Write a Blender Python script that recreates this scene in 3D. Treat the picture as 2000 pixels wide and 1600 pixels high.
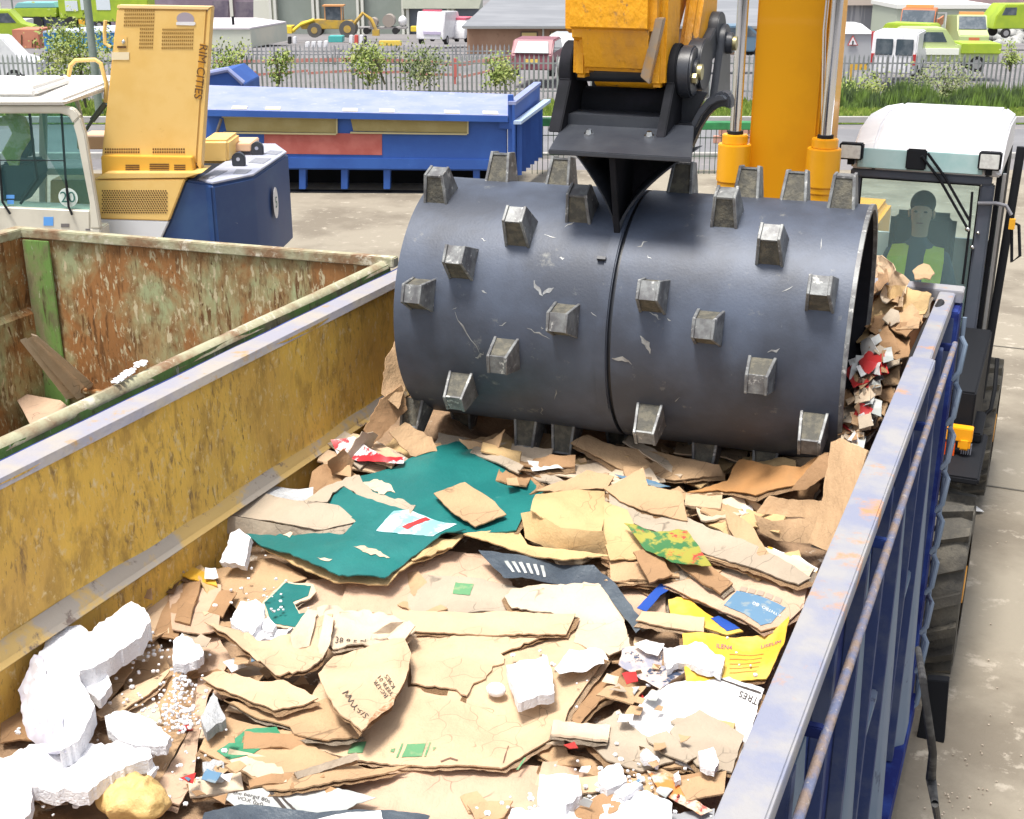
import bpy, bmesh, math, random
import numpy as np
from mathutils import Vector, Matrix, noise, geometry
random.seed(7)
sc = bpy.context.scene
for o in list(bpy.data.objects): bpy.data.objects.remove(o)
col = sc.collection
# ---------------------------------------------------------------- camera
FP = 2500.0; PY = 931.0; PX = 1130.0          # focal length and vanishing point in photo pixels
PITCH = math.atan(PY / FP); YAW = math.atan(PX / math.hypot(FP, PY))
F = Vector((-math.sin(YAW)*math.cos(PITCH), math.cos(YAW)*math.cos(PITCH), -math.sin(PITCH)))
R = Vector((math.cos(YAW), math.sin(YAW), 0)); U = R.cross(F)
C = Vector((0, 0, 3.9))
camd = bpy.data.cameras.new('camera'); cam = bpy.data.objects.new('camera', camd); col.objects.link(cam)
camd.sensor_width = 36; camd.lens = FP/2000*36; camd.clip_end = 6000; camd.clip_start = .05
m = Matrix((R, U, -F)).transposed().to_4x4(); m.translation = C
cam.matrix_world = m; sc.camera = cam
# ---------------------------------------------------------------- light
w = bpy.data.worlds.new("World"); sc.world = w; w.use_nodes = True
nt = w.node_tree; bg = nt.nodes['Background']
sky = nt.nodes.new('ShaderNodeTexSky'); sky.sky_type = 'NISHITA'; sky.sun_disc = False
SUN = Vector((-0.10, -0.26, 0.95)).normalized()
EL = math.asin(SUN.z); AZ = math.atan2(SUN.x, SUN.y)
sky.sun_elevation = EL; sky.sun_rotation = AZ; sky.dust_density = 3.5; sky.air_density = 1.0; sky.ozone_density = 1.0
hs = nt.nodes.new('ShaderNodeHueSaturation'); hs.inputs['Saturation'].default_value = .38; nt.links.new(sky.outputs[0], hs.inputs['Color']); nt.links.new(hs.outputs[0], bg.inputs[0]); bg.inputs[1].default_value = 0.105
ld = bpy.data.lights.new('sun', 'SUN'); ld.energy = 2.3; ld.angle = math.radians(14); ld.color = (1, .95, .87)
lo = bpy.data.objects.new('sun', ld); col.objects.link(lo); lo.rotation_euler = SUN.to_track_quat('Z', 'Y').to_euler()
sc.view_settings.view_transform = 'Standard'; sc.view_settings.look = 'None'
sc.view_settings.gamma = 1; sc.view_settings.exposure = 1.22; sc.view_settings.use_curve_mapping = False
# ---------------------------------------------------------------- pixel geometry helpers
def ray(u, v): return F*FP + R*(u-1000) + U*(800-v)
def atz(u, v, z): d = ray(u, v); return C + d*((z-C.z)/d.z)
def aty(u, v, y): d = ray(u, v); return C + d*(y/d.y)
def atx(u, v, x): d = ray(u, v); return C + d*(x/d.x)
FH = Vector((-math.sin(YAW), math.cos(YAW), 0))
MV = Matrix.Rotation(YAW, 4, 'Z')              # the frame that faces the camera; far buildings stand square to it
def P(u, v, D):                                # point at forward distance D, in the MV frame
    d = ray(u, v); t = D/d.dot(FH); q = C + d*t
    return Vector((q.dot(R), D, q.z))
TK = [(-50, 0), (28, 0), (46, -1.8), (58, -2.0), (95, -3.9), (130, -5.9), (5000, -5.9)]
def T(D):
    for (a, za), (b, zb) in zip(TK, TK[1:]):
        if D <= b: return za + (zb-za)*(D-a)/(b-a)
    return -5.9
def GD(u, v):                                  # forward distance where the ray meets the terrain
    d = ray(u, v); k = d.z/d.dot(FH); lo_, hi = 2.0, 900.0
    for _ in range(40):
        mid = (lo_+hi)/2
        if C.z + k*mid > T(mid): lo_ = mid
        else: hi = mid
    return lo_
# ---------------------------------------------------------------- object helpers
def tag(o, label=None, cat=None, group=None, kind=None):
    if label: o['label'] = label
    if cat: o['category'] = cat
    if group: o['group'] = group
    if kind: o['kind'] = kind
    return o
def thing(name, label, cat, loc=(0, 0, 0), rz=0, group=None):
    o = bpy.data.objects.new(name, None); col.objects.link(o); o.empty_display_size = .2
    o.matrix_world = Matrix.Translation(Vector(loc)) @ Matrix.Rotation(rz, 4, 'Z')
    o['_m'] = 1; WM[o.name] = o.matrix_world.copy()
    del o['_m']
    return tag(o, label, cat, group)
WM = {}
def copy_tree(o, parent=None):
    c = o.copy(); col.objects.link(c); c.parent = parent
    for ch in [x for x in bpy.data.objects if x.parent == o]: copy_tree(ch, c)
    return c
class MB:
    def __init__(s, M=None): s.bm = bmesh.new(); s.M = M or Matrix.Identity(4)
    def v(s, p): return s.bm.verts.new(s.M @ Vector(p))
    def f(s, vs, sm=False):
        try: fc = s.bm.faces.new(vs); fc.smooth = sm; return fc
        except ValueError: pass
    def poly(s, pts): return s.f([s.v(p) for p in pts])
    def prism(s, pts, vec):
        vec = Vector(vec); a = [s.v(p) for p in pts]; b = [s.v(Vector(p)+vec) for p in pts]; n = len(a)
        s.f(a); s.f(b[::-1])
        for i in range(n): s.f([a[i], b[i], b[(i+1) % n], a[(i+1) % n]])
        return s
    def box(s, x0, x1, y0, y1, z0, z1):
        return s.prism([(x0, y0, z0), (x1, y0, z0), (x1, y1, z0), (x0, y1, z0)], (0, 0, z1-z0))
    def loft(s, A, B, sm=False):
        a = [s.v(p) for p in A]; b = [s.v(p) for p in B]; n = len(a)
        s.f(a); s.f(b[::-1])
        for i in range(n): s.f([a[i], b[i], b[(i+1) % n], a[(i+1) % n]], sm)
        return s
    def cyl(s, p0, p1, r0, r1=None, n=16, caps=True):
        p0, p1 = Vector(p0), Vector(p1); r1 = r0 if r1 is None else r1
        d = (p1-p0).normalized(); x = d.orthogonal().normalized(); y = d.cross(x)
        A = []; B = []
        for i in range(n):
            t = 2*math.pi*i/n; e = x*math.cos(t)+y*math.sin(t); A.append(s.v(p0+e*r0)); B.append(s.v(p1+e*r1))
        for i in range(n): s.f([A[i], A[(i+1) % n], B[(i+1) % n], B[i]], True)
        if caps: s.f(A[::-1]); s.f(B)
        return s
    def tube(s, pts, r, n=8):
        pts = [Vector(p) for p in pts]; rings = []; x = None
        for i, p in enumerate(pts):
            d = (pts[min(i+1, len(pts)-1)]-pts[max(i-1, 0)]).normalized()
            if x is None: x = d.orthogonal().normalized()
            x = (x-d*x.dot(d)).normalized(); y = d.cross(x); rr = r[i] if isinstance(r, (list, tuple)) else r
            rings.append([s.v(p+(x*math.cos(2*math.pi*k/n)+y*math.sin(2*math.pi*k/n))*rr) for k in range(n)])
        for a, b in zip(rings, rings[1:]):
            for k in range(n): s.f([a[k], a[(k+1) % n], b[(k+1) % n], b[k]], True)
        s.f(rings[0][::-1]); s.f(rings[-1]); return s
    def ball(s, c, r, sx=1, sy=1, sz=1, sub=2):
        g = bmesh.ops.create_icosphere(s.bm, subdivisions=sub, radius=1)
        c = Vector(c)
        for q in g['verts']: q.co = s.M @ (c+Vector((q.co.x*r*sx, q.co.y*r*sy, q.co.z*r*sz)))
        for q in g['verts']:
            for fc in q.link_faces: fc.smooth = True
        return s
    def build(s, name, mt, parent=None, bevel=0, seg=2, angle=35, norm=True):
        bm = s.bm
        if norm: bmesh.ops.recalc_face_normals(bm, faces=bm.faces)
        if bevel:
            es = [e for e in bm.edges if len(e.link_faces) == 2 and e.calc_face_angle(0) > .6]
            bmesh.ops.bevel(bm, geom=es, offset=bevel, segments=seg, affect='EDGES', clamp_overlap=True)
        me = bpy.data.meshes.new(name)
        ob = bpy.data.objects.new(name, me); col.objects.link(ob)
        if parent is not None:
            g = world_of(parent)
            bm.transform(g.inverted()); ob.parent = parent
            WM[ob.name] = g
        else:
            cen = sum((q.co for q in bm.verts), Vector())/max(1, len(bm.verts)); cen.z = min((q.co.z for q in bm.verts), default=0)
            bm.transform(Matrix.Translation(-cen)); ob.location = cen; WM[ob.name] = Matrix.Translation(cen)
        bm.to_mesh(me); bm.free()
        for p in me.polygons: p.use_smooth = True
        me.set_sharp_from_angle(angle=math.radians(angle))
        if mt: me.materials.append(mt)
        return ob
def world_of(o): return WM[o.name]
def rootfor(pt): return Vector(pt)
# ---------------------------------------------------------------- materials
def lin(c): return tuple(((x/255.0+.055)/1.055)**2.4 if x > 10 else x/3295.0 for x in c)
MATS = {}
def mat(name, c, rough=.6, metal=0, c2=None, s=6, lo=.45, hi=.62, c3=None, s3=25, lo3=.58, hi3=.66, bump=0, bs=60, st=(1, 1, 1), spec=.5, det=6, coat=0):
    if name in MATS: return MATS[name]
    mt = bpy.data.materials.new(name); mt.use_nodes = True; n = mt.node_tree; L = n.links
    b = n.nodes['Principled BSDF']; b.inputs['Roughness'].default_value = rough; b.inputs['Metallic'].default_value = metal
    b.inputs['Specular IOR Level'].default_value = spec
    if coat: b.inputs['Coat Weight'].default_value = coat
    c = tuple(c)+(1,)
    b.inputs['Base Color'].default_value = c
    tc = n.nodes.new('ShaderNodeTexCoord'); mp = n.nodes.new('ShaderNodeMapping'); mp.inputs['Scale'].default_value = st
    L.new(tc.outputs['Object'], mp.inputs[0])
    def nz(scale, detail=det, rgh=.6):
        t = n.nodes.new('ShaderNodeTexNoise'); t.inputs['Scale'].default_value = scale; t.inputs['Detail'].default_value = detail
        t.inputs['Roughness'].default_value = rgh; L.new(mp.outputs[0], t.inputs['Vector']); return t
    def mix(fac, A, B):
        x = n.nodes.new('ShaderNodeMix'); x.data_type = 'RGBA'; L.new(fac, x.inputs[0])
        for i, q in ((6, A), (7, B)):
            if isinstance(q, tuple): x.inputs[i].default_value = q
            else: L.new(q, x.inputs[i])
        return x.outputs[2]
    def rng(src, a, d):
        r = n.nodes.new('ShaderNodeMapRange'); r.inputs[1].default_value = a; r.inputs[2].default_value = d; L.new(src, r.inputs[0]); return r.outputs[0]
    cur = c
    if c2: cur = mix(rng(nz(s).outputs[0], lo, hi), cur, tuple(c2)+(1,))
    if c3: cur = mix(rng(nz(s3, 8, .7).outputs[0], lo3, hi3), cur, tuple(c3)+(1,))
    if c2 or c3: L.new(cur, b.inputs['Base Color'])
    if bump:
        bp = n.nodes.new('ShaderNodeBump'); bp.inputs['Strength'].default_value = min(1, bump); bp.inputs['Distance'].default_value = .01*max(1, bump)
        L.new(nz(bs, 4).outputs[0], bp.inputs['Height']); L.new(bp.outputs[0], b.inputs['Normal'])
    if c2:                                       # roughness breaks up too
        L.new(rng(nz(s*2.3).outputs[0], -.6, 1.7), b.inputs['Roughness']) if rough is None else None
    MATS[name] = mt; return mt
def weathered(name, base, patch, streak, pale, rough=.6, s=1.6, lo=.45, hi=.56, st=.45, slo=.58, shi=.64, plo=.62, phi=.67, bump=.5):
    """paint over steel with rust patches, vertical scratches and pale chips"""
    mt = bpy.data.materials.new(name); mt.use_nodes = True; n = mt.node_tree; L = n.links
    b = n.nodes['Principled BSDF']; b.inputs['Roughness'].default_value = rough; b.inputs['Specular IOR Level'].default_value = .35
    tc = n.nodes.new('ShaderNodeTexCoord')
    def nz(scale, map_, det=8, rg=.65, off=0):
        mp = n.nodes.new('ShaderNodeMapping'); mp.inputs['Scale'].default_value = map_; mp.inputs['Location'].default_value = (off, off*2, off*.7)
        L.new(tc.outputs['Object'], mp.inputs[0]); t = n.nodes.new('ShaderNodeTexNoise'); t.inputs['Scale'].default_value = scale; t.inputs['Detail'].default_value = det
        t.inputs['Roughness'].default_value = rg; t.inputs['Distortion'].default_value = .4; L.new(mp.outputs[0], t.inputs['Vector']); return t.outputs[0]
    def rng(src, a, d):
        r = n.nodes.new('ShaderNodeMapRange'); r.inputs[1].default_value = a; r.inputs[2].default_value = d; L.new(src, r.inputs[0]); return r.outputs[0]
    def mix(f, A, B):
        x = n.nodes.new('ShaderNodeMix'); x.data_type = 'RGBA'; L.new(f, x.inputs[0])
        for i, q in ((6, A), (7, B)):
            if isinstance(q, tuple): x.inputs[i].default_value = tuple(q)+(1,)
            else: L.new(q, x.inputs[i])
        return x.outputs[2]
    c = mix(rng(nz(s, (1, 1, .8)), lo, hi), base, patch)
    c = mix(rng(nz(s*5, (1, 1, .5), off=3), .5, .68), c, tuple(x*.62 for x in patch))
    def mul(a, q):
        x = n.nodes.new('ShaderNodeMath'); x.operation = 'MULTIPLY'; L.new(a, x.inputs[0]); L.new(q, x.inputs[1]); return x.outputs[0]
    zone = rng(nz(2.1, (1, 1, 1.3), off=17), .40, .60)
    sk = nz(9, (4, 4, st), off=7); c = mix(mul(rng(sk, slo, shi), zone), c, streak)
    s2 = nz(30, (2.5, 2.5, .8), det=4, off=23); c = mix(mul(rng(s2, .58, .68), rng(nz(3, (1, 1, 1), off=29), .45, .6)), c, tuple(x*.7 for x in streak))
    pk = nz(13, (3, 3, st*1.6), off=11); c = mix(rng(pk, plo, phi), c, pale)
    L.new(c, b.inputs['Base Color'])
    bp = n.nodes.new('ShaderNodeBump'); bp.inputs['Strength'].default_value = bump; bp.inputs['Distance'].default_value = .012
    L.new(nz(6, (3, 3, .8), off=5), bp.inputs['Height']); L.new(bp.outputs[0], b.inputs['Normal'])
    MATS[name] = mt; return mt
def glass(name, c, alpha=.35, rough=.03):
    if name in MATS: return MATS[name]
    mt = bpy.data.materials.new(name); mt.use_nodes = True; n = mt.node_tree; L = n.links
    for q in list(n.nodes): n.nodes.remove(q)
    out = n.nodes.new('ShaderNodeOutputMaterial'); mx = n.nodes.new('ShaderNodeMixShader'); tr = n.nodes.new('ShaderNodeBsdfTransparent')
    gl = n.nodes.new('ShaderNodeBsdfPrincipled'); gl.inputs['Base Color'].default_value = tuple(c)+(1,); gl.inputs['Roughness'].default_value = rough
    tr.inputs[0].default_value = (.82, .95, .93, 1)
    mx.inputs[0].default_value = alpha; tr.inputs[0].default_value = (.86, .955, .945, 1) if name == 'cab_glass' else (.78, .91, .90, 1); L.new(tr.outputs[0], mx.inputs[1]); L.new(gl.outputs[0], mx.inputs[2]); L.new(mx.outputs[0], out.inputs[0])
    MATS[name] = mt; return mt
def text_mesh(s, size=1.0):
    cu = bpy.data.curves.new('t', 'FONT'); cu.body = s; cu.size = size; cu.align_x = 'CENTER'; cu.align_y = 'CENTER'; cu.resolution_u = 3
    ob = bpy.data.objects.new('t', cu); col.objects.link(ob)
    dg = bpy.context.evaluated_depsgraph_get(); dg.update()
    me = bpy.data.meshes.new_from_object(ob.evaluated_get(dg))
    bpy.data.objects.remove(ob); return me
def text_on(s, size, o, ex, ey, name, mt, parent, M=None, lift=.004):
    """letters lying on the plane at o with axes ex, ey"""
    me = text_mesh(s, size); b = MB(M); ex = Vector(ex).normalized(); ey = Vector(ey).normalized(); nn = ex.cross(ey); o = Vector(o)
    vs = [b.v(o+ex*q.co.x+ey*q.co.y+nn*lift) for q in me.vertices]
    for p in me.polygons: b.f([vs[i] for i in p.vertices])
    bpy.data.meshes.remove(me)
    return b.build(name, mt, parent, norm=False)
# ================================================================ the ground
concrete = mat('concrete', (.255, .225, .175), .85, c2=(.17, .145, .11), s=.8, lo=.44, hi=.60, c3=(.36, .32, .26), s3=5, lo3=.57, hi3=.66, bump=.5, bs=25)
asphalt = mat('asphalt', (.18, .17, .175), .9, c2=(.13, .125, .13), s=.12, c3=(.24, .22, .21), s3=2, bump=.3, bs=10)
roadm = mat('road_asphalt', (.15, .15, .16), .85, c2=(.18, .18, .19), s=.7, bump=.2)
grassm = mat('grass', (.12, .19, .025), .95, c2=(.07, .12, .02), s=1.1, lo=.4, hi=.6, c3=(.22, .25, .06), s3=6, bump=1, bs=20)
def strip(D0, D1, x0, x1, nD, nx, dz=0):
    b = MB(MV); g = []
    for i in range(nD+1):
        D = D0+(D1-D0)*i/nD
        g.append([b.v((x0+(x1-x0)*j/nx, D, T(D)+dz)) for j in range(nx+1)])
    for i in range(nD):
        for j in range(nx): b.f([g[i][j], g[i][j+1], g[i+1][j+1], g[i+1][j]])
    return b
b = MB(MV)
Ds = [-40, 0, 10, 20, 28, 34, 40, 46, 52, 58, 75, 95, 112, 130, 160, 300, 900, 4000]
rows = [[b.v((x, D, T(D))) for x in (-3000, -300, -80, -30, 0, 30, 80, 300, 3000)] for D in Ds]
for a, c_ in zip(rows, rows[1:]):
    for i in range(8): b.f([a[i], a[i+1], c_[i+1], c_[i]])
tag(b.build('ground', asphalt), kind='structure')
tag(strip(-20, 22.5, -40, 30, 12, 12, .004).build('yard_concrete', concrete), kind='structure')
tag(strip(24.0, 28.5, -90, 90, 4, 8, .006).build('road', roadm), kind='structure')
kb = MB(MV)
kb.box(-60, 60, 28.5, 28.65, 0, .12); kb.box(-60, 60, 23.7, 23.85, 0, .1)
tag(kb.build('kerb', mat('kerb_stone', (.34, .33, .31), .9, c2=(.4, .39, .37), s=3)), kind='structure')
tag(strip(28.65, 47.0, -90, 90, 12, 30, .01).build('grass_bank', grassm), kind='structure')
# seams in the concrete, painted stripe by the excavator
b = MB()
for y in (9.5, 13.2):
    b.box(-2, 4, y, y+.02, .008, .010)
tag(b.build('concrete_joint', mat('joint', (.12, .11, .09), .9)), kind='structure')
# grass blades on the bank: one mass of ground cover
def blades(D0, D1, u0, u1, n, hgt, colr, seedv, name, label):
    rnd = random.Random(seedv); b = MB(MV)
    for _ in range(n):
        D = D0+(D1-D0)*rnd.random(); u = u0+(u1-u0)*rnd.random()
        p = P(u, 200, D); x = p.x; z = T(D); h = hgt(u, D)*(.5+rnd.random()); a = rnd.random()*6.28
        w_ = .03+.05*rnd.random(); dx, dy = math.cos(a)*w_, math.sin(a)*w_; l = h*.5*(rnd.random()-.5)
        b.f([b.v((x-dx, D-dy, z)), b.v((x+dx, D+dy, z)), b.v((x+l, D+l*.4, z+h))])
    o = b.build(name, colr, norm=False); tag(o, label, 'grass', kind='stuff'); return o
gr1 = mat('grass_blades', (.16, .24, .03), .9, c2=(.28, .32, .07), s=1.5, c3=(.07, .12, .02), s3=4)
blades(28.8, 47, -100, 2100, 42000, lambda u, D: .12+.05*(D > 40), gr1, 3, 'long_grass', 'rough green grass covering the bank below the palisade fence')
gr2 = mat('weed_leaves', (.15, .24, .04), .9, c2=(.07, .11, .04), s=1.2, lo=.42, hi=.58)
blades(39, 46.8, 1620, 2100, 26000, lambda u, D: .18+.60*max(0, noise.noise(Vector((u/60, D*.5, 0)))+.25), gr2, 5, 'tall_weeds', 'tall dark weeds and scrub growing along the foot of the right fence')
# ================================================================ skips
RIM = 2.415
yel_in = weathered('worn_yellow_paint', (.74, .48, .09), (.60, .37, .085), (.24, .15, .06), (.70, .56, .30), s=1.9, lo=.42, hi=.60, st=1.3, slo=.54, shi=.66, plo=.56, phi=.70, bump=.6)
grn_in = weathered('rusty_green_paint', (.33, .36, .20), (.30, .14, .05), (.12, .055, .02), (.50, .43, .28), s=2.3, lo=.38, hi=.53, st=.7, slo=.53, shi=.60, plo=.56, phi=.62, bump=.6)
grn_pt = weathered('green_paint', (.15, .27, .07), (.24, .22, .12), (.08, .06, .03), (.4, .42, .3), s=2.5, lo=.5, hi=.6)
rim_grn = mat('pale_rusty_rim', (.36, .35, .23), .7, c2=(.22, .13, .07), s=5, lo=.44, hi=.60, c3=(.56, .52, .42), s3=12, lo3=.55, hi3=.65, bump=.4, bs=40)
rim_blu = mat('worn_blue_rail', (.21, .225, .30), .65, c2=(.29, .285, .29), s=5, lo=.4, hi=.6, c3=(.42, .22, .11), s3=5.5, lo3=.56, hi3=.66, bump=.15, bs=90)
blu_side = mat('blue_side_paint', (.016, .026, .115), .8, spec=.15, c2=(.03, .06, .22), s=4, c3=(.2, .25, .36), s3=9, lo3=.66, hi3=.74, bump=.1)
blu_lite = mat('pale_lit_blue', (.15, .20, .27), .8, spec=.15, c2=(.19, .23, .30), s=2, lo=.45, hi=.6, c3=(.05, .05, .09), s3=12, lo3=.6, hi3=.7, bump=.1, st=(1, 1, .4))  # light on the ribs' outer faces is put into this paler blue
blu_dark = mat('dark_blue_paint', (.014, .022, .13), .8, spec=.15, c2=(.03, .06, .25), s=5)
rustbar = mat('mottled_rope_bar', (.24, .18, .15), .8, c2=(.13, .15, .24), s=14, lo=.42, hi=.58, c3=(.36, .32, .30), s3=40, bump=.6)
skip = thing('skip', 'blue skip with yellow inside walls full of cardboard under the roller', 'skip', (-1.5, 3, 0))
YE = 5.82
# left wall: upper yellow panel with a ledge, slightly dented surface
def wall_grid(fn, n1, n2):
    b = MB(); g = [[b.v(fn(i/n1, j/n2)) for j in range(n2+1)] for i in range(n1+1)]
    for i in range(n1):
        for j in range(n2): b.f([g[i][j], g[i+1][j], g[i+1][j+1], g[i][j+1]], True)
    return b
def prof_left(t, y):   # t 0..1 down the wall
    pr = [(-2.70, RIM-.012), (-2.695, 2.1), (-2.69, 1.93), (-2.672, 1.885), (-2.672, 1.4)]
    k = t*4; i = min(3, int(k)); a = k-i
    x = pr[i][0]*(1-a)+pr[i+1][0]*a; z = pr[i][1]*(1-a)+pr[i+1][1]*a
    if z > 1.9: x += .012*noise.noise(Vector((y*1.3, z*3, 1)))+.006*noise.noise(Vector((y*5, z*6, 4)))
    return (x, y, z)
b = wall_grid(lambda a, c_: prof_left(c_, -.5+a*(YE+.5)), 120, 32)
b.build('left_wall', yel_in, skip, angle=60, norm=False)
def bent(y):     # buckle of the near part of the left rim
    d = 0
    if y < 2.35: d = .034*math.sin((y-1.75)*10)*min(1, (2.35-y)*3)
    return d
pts = []
b = MB(); prev = None
for i in range(90):
    y = -.5+(YE+.5)*i/89; d = bent(y); e = .004*noise.noise(Vector((y*3, 0, 0)))
    ring = [b.v((-2.795, y, RIM-.08)), b.v((-2.795, y, RIM+e+.3*d)), b.v((-2.70+d+e, y, RIM-.3*abs(d))), b.v((-2.69+1.3*d, y, RIM-.028-.4*abs(d)))]
    if prev:
        for k in range(3): b.f([prev[k], prev[k+1], ring[k+1], ring[k]])
    prev = ring
b.build('left_rail', mat('worn_grey_rail', (.27, .265, .31), .65, c2=(.33, .30, .27), s=4, lo=.42, hi=.58, c3=(.36, .24, .12), s3=7, lo3=.58, hi3=.66, bump=.3, bs=40), skip, angle=50)
b = MB(); b.box(-2.84, -2.80, -.5, YE, .3, RIM-.02); b.build('left_outer_plate', blu_side, skip)
b = MB(); b.prism([(-2.70, -.5, 1.935), (-2.664, -.5, 1.905), (-2.655, -.5, 1.872), (-2.64, -.5, 1.872), (-2.70, -.5, 1.92)], (0, YE+.5, 0)); b.build('wall_ledge', mat('scraped_ledge', (.52, .36, .13), .6, c2=(.36, .32, .27), s=4, lo=.5, hi=.56, c3=(.16, .12, .1), s3=12, bump=.2), skip, bevel=.004)
MB().box(-2.66, -.42, -.5, YE, 1.05, 1.1).build('floor', yel_in, skip)
# right wall
b = MB(); b.box(-.40, -.36, -.5, YE, .25, RIM-.045); b.build('right_wall', blu_side, skip)
b = MB(); b.prism([(-.407, -.5, RIM), (-.318, -.5, RIM), (-.314, -.5, RIM-.006), (-.314, -.5, RIM-.048), (-.407, -.5, RIM-.048)], (0, 5.28, 0))
b.build('top_rail', rim_blu, skip, bevel=.004)
b = MB(); b.prism([(-.400, 4.782, RIM-.004), (-.332, 4.782, RIM-.004), (-.332, 4.782, RIM-.075), (-.400, 4.782, RIM-.075)], (0, YE-4.782, 0))
b.build('rail_end', rim_blu, skip, bevel=.004)
b = MB(); b.cyl((-.292, -.5, 2.268), (-.292, 5.5, 2.268), .012, n=12); b.build('side_bar', rustbar, skip)
for k in range(12):
    y = .2+.5*k
    MB().box(-.3595, -.318, y-.026, y+.026, .37, 2.33).build('slim_rib', mat('blue_slim_rib', (.045, .065, .16), .8, c2=(.09, .11, .18), s=5, spec=.15), skip, bevel=.003)
for k in range(5):
    y = 1.45+1.0*k
    if y > 5.5: break
    b = MB(); b.loft([(-.359, y-.15, 2.18), (-.350, y-.11, 2.18), (-.350, y+.11, 2.18), (-.359, y+.15, 2.18)],
                     [(-.359, y-.17, .3), (-.285, y-.10, .3), (-.285, y+.10, .3), (-.359, y+.17, .3)])
    b.build('rib', blu_lite, skip, bevel=.004)
    MB().box(-.36, -.300, y-.012, y+.012, 2.25, 2.28).build('bar_bracket', blu_side, skip, bevel=.003)
b = MB(); b.box(-.36, -.28, -.5, YE, .22, .36); b.build('bottom_rail', blu_dark, skip, bevel=.005)
b = MB(); b.box(-.36, -.335, -.5, YE-.05, 1.30, 1.34); b.build('mid_rail', blu_lite, skip, bevel=.005)
# far end door with hinge rods down its edge
b = MB(); b.box(-2.78, -.36, YE, YE+.05, .3, RIM-.05); b.build('end_door', mat('rust_red_panel', (.30, .14, .07), .7, c2=(.36, .22, .12), s=4), skip)
b = MB(); b.box(-2.80, -.30, YE-.02, YE+.09, RIM-.05, RIM+.004); b.build('end_rail', rim_blu, skip, bevel=.004)
b = MB(); b.box(-.36, -.30, YE-.14, YE+.06, .25, RIM-.06); b.build('corner_post', blu_dark, skip, bevel=.006)
for k in range(9):
    z = 2.22-.215*k
    b = MB(); b.tube([(-.285, YE-.04, z), (-.262, YE-.06, z-.03), (-.272, YE-.08, z-.15), (-.30, YE-.08, z-.19)], .012, 8)
    b.build('hinge_hook', blu_lite, skip)
b = MB(); b.cyl((-.282, YE+.0, 2.3), (-.282, YE+.0, .3), .010, n=8); b.build('hinge_rod', blu_lite, skip)
for s_ in (0,):
    b = MB()
    for yy in (0.2, 2.2, 4.6): b.cyl((-.5, yy, .15), (-.25, yy, .15), .15, n=20)
    b.build('roller_wheel', blu_dark, skip)
# hose lying along the inside of the rail at the far end
b = MB(); b.tube([aty(1838, 590, 5.6), aty(1808, 640, 5.4), aty(1785, 690, 5.15), aty(1766, 745, 4.9)], .016, 8)
tag(b.build('black_hose', mat('black_rubber', (.015, .015, .017), .6)), 'short black hose lying inside the far right corner of the skip', 'hose')
b = MB(); pts = [atx(1793, 1268, -.16), atx(1803, 1330, -.12), atx(1812, 1400, -.10), atx(1822, 1470, -.08), atx(1818, 1520, -.08), atx(1826, 1570, -.06), atx(1838, 1640, -.05)]
b.tube(pts, [.008, .009, .010, .010, .013, .009, .009], 10)
tag(b.build('hanging_strap', mat('black_strap', (.02, .02, .022), .7, c2=(.06, .06, .06), s=30)), 'black rubber strap hanging down outside the blue skip wall', 'strap')

# ---------------------------------------------------------------- green skip
gs = thing('skip', 'rusty green skip with bent rim standing left of the blue skip', 'skip', (-4, 3, 0))
LC = Vector((-5.05, 5.20, 0)); RC = Vector((-2.93, 5.39, 0)); dv = (RC-LC)
def endw(a, c_):
    p = LC+dv*a; z = RIM-.02-1.25*c_
    n_ = .02*noise.noise(Vector((a*6, z*2, 3)))
    return (p.x, p.y+n_, z)
wall_grid(endw, 60, 40).build('end_wall', grn_in, gs, angle=70, norm=False)
b = MB(); q = Vector((-.05, .5, 0)).normalized()*.06
b.prism([LC+Vector((-.05, -.02, RIM-.045)), RC+Vector((.03, -.02, RIM-.045)), RC+Vector((.03, .035, RIM-.045)), LC+Vector((-.05, .035, RIM-.045))], (0, 0, .05))
b.build('end_rim', rim_grn, gs, bevel=.005)
def leftw(a, c_):
    y = -.6+a*5.8; z = RIM-.02-1.25*c_; x = -5.05+.015*noise.noise(Vector((y*2, z*3, 7)))
    if z < 1.98: x += .035
    return (x, y, z)
wall_grid(leftw, 50, 40).build('side_wall', grn_in, gs, angle=30, norm=False)
b = MB(); b.box(-5.13, -5.045, -.6, 5.24, RIM-.045, RIM+.003); b.build('side_rim', rim_grn, gs, bevel=.005)
b = MB(); b.prism([LC+Vector((.02, -.035, 1.2)), LC+dv*.085+Vector((0, -.03, 1.2)), LC+dv*.085+Vector((0, -.02, 1.2)), LC+Vector((.02, -.02, 1.2))], (0, 0, RIM-1.25)); b.build('corner_strip', grn_pt, gs, bevel=.003)
b = MB()
for z in (1.52,): b.prism([LC+Vector((.03, -.03, z)), RC+Vector((0, -.03, z)), RC+Vector((0, 0, z)), LC+Vector((.03, 0, z))], (0, 0, .025))
b.build('end_ledge', grn_in, gs, bevel=.003)
wall_grid(lambda a, c_: (-5.05+2.14*a, -.6+6.0*c_, 1.35+.01*noise.noise(Vector((a*4, c_*9, 0)))), 30, 60).build('floor', mat('dirty_floor', (.12, .10, .07), .9, c2=(.2, .17, .12), s=4, bump=.8), gs, norm=False)
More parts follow.
